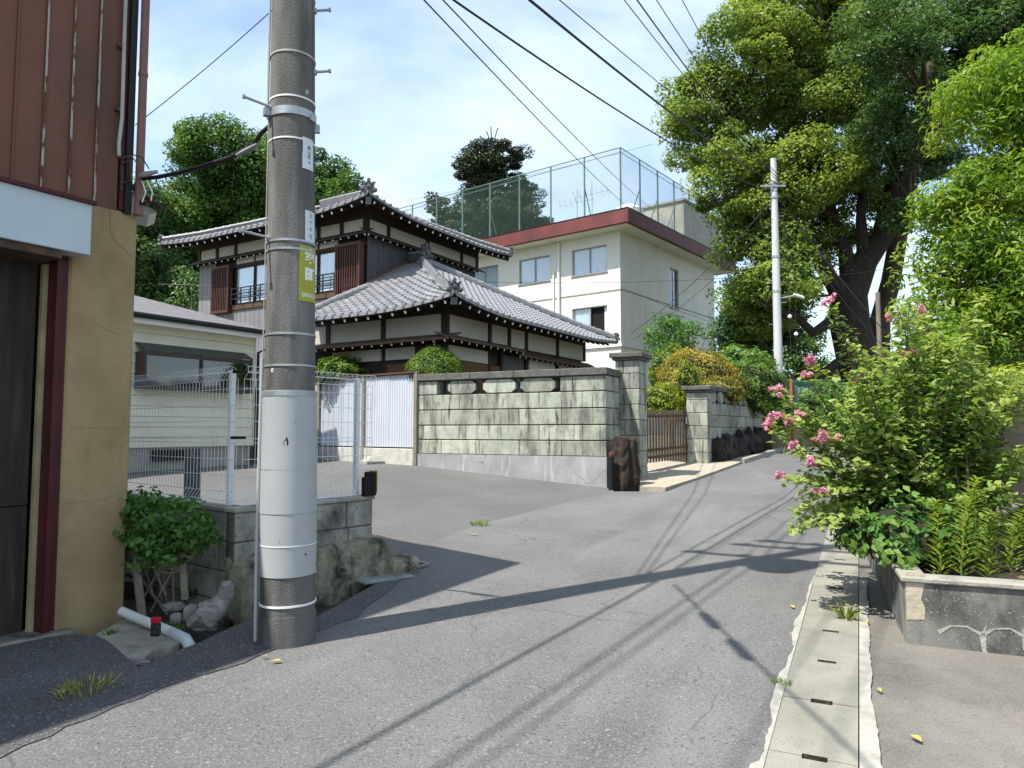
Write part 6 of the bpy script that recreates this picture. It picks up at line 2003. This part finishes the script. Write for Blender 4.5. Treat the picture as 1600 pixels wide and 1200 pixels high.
cn_t = bgtree('dark conifer standing behind the net fence of the white building', [(765, 235, 34, 22), (790, 245, 38, 16), (745, 262, 38, 20), (770, 290, 50, 26), (740, 320, 36, 24), (790, 330, 50, 28), (820, 310, 32, 20), (775, 360, 60, 30), (760, 275, 25, 40), (720, 345, 25, 25), (835, 345, 20, 20)], 56, 775, L_CON, 230, .85, 330, .21, 'conifer_tree', asp=.5, flat=.45)
mb = MB()
for (a, b, c_, e) in ((768, 222, 767, 198), (768, 225, 760, 205), (770, 225, 778, 200), (765, 230, 750, 212)): mb.tube([at(a, b, 56), at(c_, e, 56)], .04, 4)
mb.build('dead_twigs', BARKD, cn_t, True, world=True)
bgtree('small dark tree far left of the conifer behind the roofs', [(684, 318, 15, 22), (690, 345, 25, 22)], 58, 688, L_CON, 30, .6, 120, .25, 'conifer_tree')
# dense growth beyond the road bend
bgtree('dense dark tree beside the white building at the road bend', [(1165, 520, 35, 45), (1170, 560, 45, 35), (1200, 500, 50, 45), (1160, 460, 22, 40)], 34, 1150, L_DRK, 110, .8, 300, .16, 'dense_tree', (.0, .8))
bgtree('small green tree beyond the pale pole below the camphor', [(1255, 545, 32, 36), (1240, 580, 40, 28), (1280, 590, 40, 25)], 44, 1255, L_GRN, 60, .8, 150, .22, 'dense_tree')
bgtree('far green tree low behind the camphor trunk', [(1330, 600, 50, 30), (1400, 590, 60, 40), (1460, 560, 50, 50)], 50, 1390, L_GRN, 90, .9, 150, .25, 'dense_tree')

# ------------------------------------------------------------------ garden shrubs behind the walls
c = at(680, 588, 15.55)
tpy = mound('topiary_dome', 'round clipped bright green topiary dome above the corrugated fence end', 'shrub', tuple(c), (.655, .45, .64), .036, L_TOP, 17000, CORE, None, .03, -.2, (.1, .9), 5)
P = np.array([np.array(at(679 + random.uniform(-3, 3), 541 - 14 * i / 22, 15.5)) + rng.normal(size=3) * .03 for i in range(22)])
quads_object('stray_sprig', leaf_arrays(P, rng.normal(size=P.shape) + np.array([0, 0, 1]), .07, .5), rng.random(22), L_TOP, tpy)
c = at(530, 590, 17.05); mound('azalea_hedge', 'loose azalea bush behind the corrugated fence right of the pole', 'shrub', tuple(c), (.62, .36, .50), .06, L_TOP, 5200, CORE, None, .14, -.2, (.0, .9), 9)
c = at(1090, 612, 19.3); mound('orange_shrub', 'large rounded shrub tinged orange behind the far gate pillar', 'shrub', tuple(c), (1.15, 1.0, 1.18), .055, L_ORG, 17000, CORE, None, .08, -.8, (.05, 1.0), 8)
c = at(1048, 585, 20.6); mound('green_mound', 'bright green fine needled mound left behind the orange shrub', 'shrub', tuple(c), (.62, .6, .85), .06, L_TOP, 6500, CORE, None, .06, -.9, (.2, 1.0), 6)
c = at(1035, 628, 16.9); mound('lime_ball', 'lime green leafy ball shrub right behind the gate', 'shrub', tuple(c), (.44, .42, .42), .055, L_LIM, 3200, CORE, None, .12, -.9, (.1, 1.0), 8)
c = at(1075, 600, 17.7); mound('pruned_pad', 'small yellow-green pruned shrub touching the far pillar', 'shrub', tuple(c), (.30, .3, .55), .05, L_LIM, 2400, CORE, None, .2, -1.0, (.0, .8), 7)
c = at(1128, 612, 18.3); mound('pad_shrub', 'yellow-green shrub pad spilling over the far wall beside its pillar', 'shrub', tuple(c), (.55, .5, .36), .05, L_ORG, 4200, CORE, None, .15, -.9, (.0, .55), 8)
c = at(1178, 605, 20.0); mound('wall_hedge', 'dense green hedge spilling over the end of the far stone wall', 'hedge', tuple(c), (.85, .9, .78), .06, L_TOP, 9500, CORE, None, .14, -1.0, (.0, .75), 8)
c = at(1160, 575, 23.0); mound('back_shrub', 'glossy green shrub behind the far stone wall hedge', 'shrub', tuple(c), (.9, .8, .7), .12, L_SHR, 3500, CORE, None, .2, -1.0, (.1, 1.0), 6)
lob = [lobe_px(1045, 510, 40, 22, 22.5, .7), lobe_px(1025, 525, 25, 18, 22.5, .5), lobe_px(1080, 525, 28, 20, 22, .5), lobe_px(1055, 540, 40, 18, 22, .6)]
b0 = at(1050, 600, 22.5)
make_tree('garden_tree', 'small airy garden tree in front of the white building corner', 'tree', (b0.x, b0.y, .8), lob, 75, .34, 60, .10, L_SHR, BARK, None, None, 25, asp=.45, limb_r=.035, inner=.3, tint=(.1, .9), flat=.6)

# ------------------------------------------------------------------ pale pole by the road bend
WPX = at(1217, 600, 24.0)
wp = thing('pale_pole', 'slim pale grey concrete pole standing before the camphor tree', 'utility pole', (WPX.x, WPX.y, gz(WPX.x, WPX.y)))
wz = gz(WPX.x, WPX.y)
wtop = at(1216, 248, 24).z - wz
mb = MB(); mb.tube([(0, 0, -.3), (0, 0, wtop * .5), (0, 0, wtop)], [.155, .13, .10], 20); mb.build('shaft', WPOLE, wp, True)
for k in range(9):
    z = 2.6 + .75 * k
    mb = MB(); s_ = 1 if k % 2 else -1; mb.tube([(s_ * .12, 0, z), (s_ * .3, -.03, z)], .012, 6); mb.build('step_bolt', STEEL, wp, True)
for z in (wtop - .9, wtop - 1.4, 5.2, 6.4):
    mb = MB(); mb.tube([(0, 0, z), (0, 0, z + .07)], .14, 16); mb.build('band', STEEL, wp, True)
MB().bar((-.5, -.1, wtop - 1.0), (.35, -.1, wtop - 1.0), .06, .06).build('bracket', STEEL, wp); MB().bar((.1, 0, 5.0), (.6, -.05, 5.1), .05, .05).build('bracket', STEEL, wp)
lamp = MB(); lamp.tube([(.55, -.05, 5.12), (.85, -.08, 5.02), (.9, -.08, 4.98)], [.05, .06, .03], 8); lamp.build('lamp_arm', WHITE, wp, True)
for x in (.42, .62):
    mb = MB(); mb.tube([(.3, 0, wtop - 2.2), (x, -.02, wtop * .6), (x, -.02, 3.0)], .012, 5); mb.build('hanging_cable', CABLE, wp)
    mb = MB(); zc = 4.3 if x < .5 else 3.7
    mb.tube([(x, -.02, zc), (x, -.02, zc + .04), (x, -.02, zc + .1), (x, -.02, zc + .14)], [.02, .07, .07, .02], 8); mb.build('cable_float', WHITE, wp, True)

# ------------------------------------------------------------------ road bend: retaining wall, chain-link, orange post
a, b = at(1196, 690, 22.6), at(1420, 690, 27.0)
rwl = thing('retaining_wall', 'low tan retaining wall at the road bend under the chain-link fence', 'wall', (a.x, a.y, .7))
mb = MB(); mb.bar((a.x, a.y, 1.0), (b.x, b.y, 1.25), .25, .75); mb.build('wall_body', TANW, rwl, world=True)
cf2 = thing('chain_link_fence', 'green chain-link fence above the retaining wall at the road bend', 'fence', (a.x, a.y, 1.3))
du = (b - a); du.z = .05; Lc = du.length; du.normalize()
net((a.x, a.y + .05, 1.35), du, Lc, 1.7, .11, .008).build('netting', GRNNET, cf2, world=True)
for k in range(4):
    q = a + du * (Lc * k / 3); MB().tube([(q.x, q.y + .05, 1.2), (q.x, q.y + .05, 3.1)], .03, 8).build('post', GRNNET, cf2, True, world=True)
a2 = at(1236, 592, 22.4)
op = thing('orange_post', 'thin orange marker post at the road bend before the chain-link fence', 'post', (a2.x, a2.y, .75))
MB().tube([(a2.x, a2.y, .75), (a2.x, a2.y, a2.z)], .045, 8).build('post_body', ORANGE, op, True, world=True)
MB().bar(at(1196, 668, 22.3), at(1245, 668, 22.6), .06, .05).build('crossbar', ORANGE, op, world=True)
gq = at(1275, 620, 25.5)
gs = thing('green_sheet', 'blue-green netting sheet hung behind the chain-link fence', 'sheet', (gq.x, gq.y, 1.0))
mb = MB(); n = 40
p0, p1 = at(1242, 650, 25.2), at(1296, 650, 26.2)
for i in range(n + 1):
    q = p0.lerp(p1, i / n) + Vector((0, .06 * math.sin(i * .9) + .03 * math.sin(i * 2.3), 0)); mb.v += [(q.x, q.y, 1.2), (q.x + .02, q.y, 2.95 + .04 * math.sin(i))]
for i in range(n): mb.f.append((2 * i, 2 * i + 2, 2 * i + 3, 2 * i + 1)); mb.m.append(0)
mb.build('cloth', mat('teal_sheet', (.42, .52, .48), (.30, .42, .38), scale=5, rough=.8), gs, world=True)
c = at(1300, 585, 46)
fh = thing('far_house', 'distant low house with grey tiled roof beyond the road bend', 'house', (c.x, c.y, 1.0), -.5)
MB().box((-7, 0, 0), (5, 5, 2.9)).build('wall', PLAS, fh)
mb = MB(); mb.raw([(-7.6, -.6, 2.8), (5.6, -.6, 2.8), (5.6, 2.5, 4.3), (-7.6, 2.5, 4.3), (-7.6, 5.6, 2.8), (5.6, 5.6, 2.8)], [(0, 1, 2, 3), (3, 2, 5, 4), (0, 3, 4), (1, 5, 2)]); mb.build('roof', TILE, fh)
c = at(1372, 480, 28)
op2 = thing('wooden_post', 'short grey wooden post right of the camphor trunk', 'post', (c.x, c.y, .8)); MB().tube([(c.x, c.y, .8), (c.x, c.y, at(1367, 457, 28).z)], .09, 8).build('post_body', POST, op2, True, world=True)

c = at(1214, 645, 22.0); mound('ivy_clump', 'green ivy clump over the retaining wall below the pale pole', 'shrub', tuple(c), (.5, .35, .55), .09, L_SHR, 2200, CORE, None, .2, -1.0, (.1, 1.0), 7)
c = at(1290, 640, 23.5); mound('bank_shrub', 'leafy shrub before the chain-link fence left of the myrtle', 'shrub', tuple(c), (.9, .5, .8), .10, L_SHR, 3200, CORE, None, .22, -1.0, (.1, 1.0), 7)
c = at(1390, 650, 20.5); mound('bank_hedge', 'broad green growth behind the crape myrtle at the road bend', 'shrub', tuple(c), (1.6, .8, 1.1), .10, L_SHR, 5500, CORE, None, .2, -1.0, (.0, .9), 7)
# ------------------------------------------------------------------ overhead cables
def cable(label, p, q, sag, r, name='overhead_cable', m=None, n=24):
    p, q = Vector(p), Vector(q)
    pts = [p.lerp(q, i / n) - Vector((0, 0, 4 * sag * (i / n) * (1 - i / n))) for i in range(n + 1)]
    o = MB().tube(pts, r, 5).build(name, m or CABLE, None, True)
    tag(o, label, 'cable', 'overhead cables')
    return o
pc = Vector((PX, PY, pz))
wpt = lambda py: at(1217, py, 24.0)
cable('lowest overhead cable bowing from upper middle towards the pale pole', pc + Vector((.1, .08, 4.72)), wpt(300), .35, .011)
cable('thickest black overhead cable running to the pale pole top', pc + Vector((.1, .08, 5.28)), wpt(288), .25, .016)
cable('thin overhead cable just above the thickest cable', pc + Vector((.1, .1, 5.5)), wpt(272), .15, .007)
cable('leftmost of the steep overhead cables over the camphor crown', pc + Vector((.1, .1, 6.9)), wpt(284), .3, .008)
cable('second of the steep overhead cables over the camphor crown', pc + Vector((.2, .1, 7.15)), wpt(280), .35, .012)
cable('third of the steep overhead cables over the camphor crown', pc + Vector((.3, .1, 7.5)), wpt(276), .25, .008)
cable('power line crossing the camphor crown from the top edge', pc + Vector((d1.x * .35, d1.y * .35, 8.4)), wpt(258), .4, .008)
cable('rightmost power line entering over the camphor crown', pc + Vector((d1.x * .8, d1.y * .8, 9.7)), at(1480, 430, 33), .3, .009)
cable('left one of two thin wires dropping to the white building', pc + Vector((0, .1, 4.95)), at(1020, 352, 44), .3, .008)
cable('right one of two thin wires dropping to the white building', pc + Vector((.03, .1, 5.05)), at(1040, 340, 44), .3, .008)
cable('upper service wire from the pale pole to the tiled house eave', wpt(300), at(985, 522, 23.0), .3, .012)
cable('lower service wire from the pale pole to the tiled house eave', wpt(330), at(990, 530, 23.0), .35, .009)
cable('long thin level wire across the white building facade', wpt(430), at(760, 441, 27), .12, .007)
cable('thin wire slanting across the shaded side of the white building', at(972, 449, 34), at(1140, 512, 36), .1, .009)
cable('wire descending from the pale pole past the camphor trunk', wpt(310), at(1480, 628, 21), .2, .012)
cable('second wire descending right from the pale pole past the camphor trunk', wpt(340), at(1490, 655, 21), .3, .009)
cable('level wire from the pale pole to the camphor trunk', wpt(437), at(1430, 412, 29), .1, .009)
cable('faint wire crossing the sky over the net fence', at(1020, 225, 40), at(640, 312, 52), .2, .010)
# the lines run on from the pole past the viewer's left; they show in the photograph only as shadows on the road
back = Vector((-.53, -.848, 0)) * 24
for z, rr_, lb in ((5.3, .016, 'thick overhead cable whose shadow crosses the near road, running back from the pole'), (6.9, .012, 'overhead cable running back from the pole above the thick one'), (7.4, .010, 'thin overhead cable running back from the pole below its crossarms'), (8.4, .009, 'power line running back from the lower crossarm of the pole'), (9.7, .009, 'power line running back from the middle crossarm of the pole')):
    q0 = pc + Vector((0, -.1, z)) + (d1 * .6 if z > 8 else Vector((0, 0, 0)))
    cable(lb, q0, q0 + back + Vector((0, 0, .4)), .5, rr_)
cable('thin wire from the pole to the left building at the upper left', pc + Vector((-.12, 0, 4.02)), Vector((-2.75, 5.05, 3.62)), .02, .003)
sc_o = cable('straight drop cable with two splice boxes whose shadows dot the road', pc + Vector((.27, -.13, 4.95)), pc + Vector((.6, -13, 5.4)), .2, .012)
for t_ in (.06, .105):
    q0 = pc + Vector((.27, -.13, 4.95)); q1 = pc + Vector((.6, -13, 5.4))
    a_, b_ = q0.lerp(q1, t_), q0.lerp(q1, t_ + .03)
    s_ = 4 * .2 * t_
    MB().tube([a_ - Vector((0, 0, s_ + .02)), a_.lerp(b_, .15) - Vector((0, 0, s_ + .02)), a_.lerp(b_, .85) - Vector((0, 0, s_ + .05)), b_ - Vector((0, 0, s_ + .06))], [.015, .038, .038, .015], 10).build('splice_box', CABLE, sc_o, True)
# service cable to the garage bracket
scb = [pc + Vector((-.14, .02, zy(185))), at(408, 208, 4.42), at(395, 228, 4.5), at(360, 246, 4.62), at(320, 259, 4.72), at(280, 270, 4.82), at(245, 277, 4.86), at(222, 279, 4.88), at(213, 287, 4.88), at(212, 300, 4.88), at(218, 314, 4.88), at(226, 318, 4.86)]
sv = thing('service_cable', 'thick black service cable sagging from the pole to the garage bracket', 'cable', tuple(scb[0]))
MB().tube(scb, .0145, 8).build('sheath', CABLE, sv, True, world=True)
MB().tube([at(216, 275, 4.83), at(228, 272, 4.82), at(246, 268, 4.82)], [.012, .02, .012], 8).build('strain_clamp', STEEL, sv, True, world=True); MB().tube([at(370, 243, 4.55), at(385, 236, 4.52), at(402, 226, 4.46)], [.012, .02, .012], 8).build('strain_clamp', STEEL, sv, True, world=True)
for pts, m_ in (([at(187, 246, 4.8), at(203, 240, 4.78), at(222, 246, 4.78), at(233, 264, 4.8)], CABLE), ([at(187, 247, 4.8), at(205, 243, 4.78), at(214, 255, 4.8), at(215, 272, 4.82)], PINKP), ([at(222, 283, 4.84), at(228, 300, 4.82), at(222, 316, 4.82)], WHITE), ([at(230, 283, 4.84), at(238, 300, 4.82), at(236, 314, 4.82)], WHITE), ([at(244, 279, 4.84), at(248, 296, 4.82), at(246, 318, 4.82), at(236, 324, 4.84), at(218, 318, 4.86)], CABLE)):
    MB().tube(pts, .0045, 6).build('tail_wire', m_, sv, True, world=True)

# ------------------------------------------------------------------ little things on the ground
def tuft(label, px, py, n, ll, sp, m, name='grass_tuft'):
    x, y = gnd(px, py)
    z = gz(x, y)
    t = thing(name, label, 'weed', (x, y, z))
    a = rng.random(n) * 6.28; r = sp * rng.random(n) ** .7
    P0 = np.stack([x + r * np.cos(a), y + r * np.sin(a), np.full(n, z)], 1)
    d = np.stack([np.cos(a) * .5 + rng.normal(size=n) * .35, np.sin(a) * .5 + rng.normal(size=n) * .35, .5 + .6 * rng.random(n)], 1)
    d /= np.linalg.norm(d, axis=1, keepdims=True)
    P = P0 + d * ll * .45
    N = np.cross(d, rng.normal(size=d.shape))
    quads_object('blades', leaf_arrays(P, N, ll, .12, .02, .4, d * 3), rng.random(n), m, t)
tuft('yellowing grass tuft on the dark tarmac at lower left', 138, 1078, 170, .055, .15, leafmat('dry_grass', (.10, .16, .03), (.24, .28, .07), (.46, .40, .16), .3))
tuft('small green weed growing by the white pipe elbow', 268, 988, 90, .06, .05, L_SHR)
tuft('green sprigs at the foot of the corner shrub', 300, 930, 120, .09, .07, L_SHR)
tuft('tiny weed on the ditch slab beside the ochre column', 172, 992, 50, .04, .03, L_SHR)
tuft('small grass tuft on the seam of the parking lot', 750, 821, 120, .07, .10, L_WED)
tuft('tall grass tuft in the joint of the mortar kerb', 1323, 968, 34, .13, .02, leafmat('dry_grass', (.10, .16, .03), (.24, .28, .07), (.46, .40, .16), .3))
tuft('small moss tuft at the mortar edge of the gutter', 1222, 1070, 70, .035, .04, L_WED)
tuft('sparse weed at the wall end beside the drain grate', 632, 892, 40, .06, .04, L_SHR)
lf = np.array([(0, -.03), (.012, -.015), (.014, .005), (.006, .02), (0, .034), (-.006, .02), (-.014, .005), (-.012, -.015)])
for px, py, sc, lb in ((432, 1037, 1.0, 'yellow fallen leaf on the road below the big pole'), (1431, 1158, 1.1, 'yellow fallen leaf on the forecourt nearest the viewer'), (1355, 975, .9, 'yellow fallen leaf on the strip beside the planter'), (1238, 951, 1.0, 'yellow fallen leaf on the road edge by the gutter'), (1373, 1082, .8, 'small yellow leaf on the forecourt right of the mortar kerb'), (741, 837, 1.3, 'yellow leaf lying near the parking lot seam'), (414, 1030, .7, 'brown curled leaf beside the yellow leaf below the pole'), (95, 1085, 1.3, 'pale dry leaf beside the grass tuft at lower left')):
    x, y = gnd(px, py)
    a = random.random() * 6.28
    mb = MB()
    mb.raw([(sc * (u * math.cos(a) - v * math.sin(a)), sc * (u * math.sin(a) + v * math.cos(a)), .012 + .010 * abs(u) / .014) for u, v in lf], [tuple(range(8))])
    o = mb.build('fallen_leaf', mat('yellow_fallen', (.52, .40, .06), (.40, .27, .05), scale=60, rough=.7) if 'brown' not in lb and 'pale' not in lb else mat('brown_fallen', (.22, .14, .06), (.35, .28, .15), scale=60))
    o.location = (x, y, gz(x, y))
    tag(o, lb, 'leaf', 'fallen leaves')
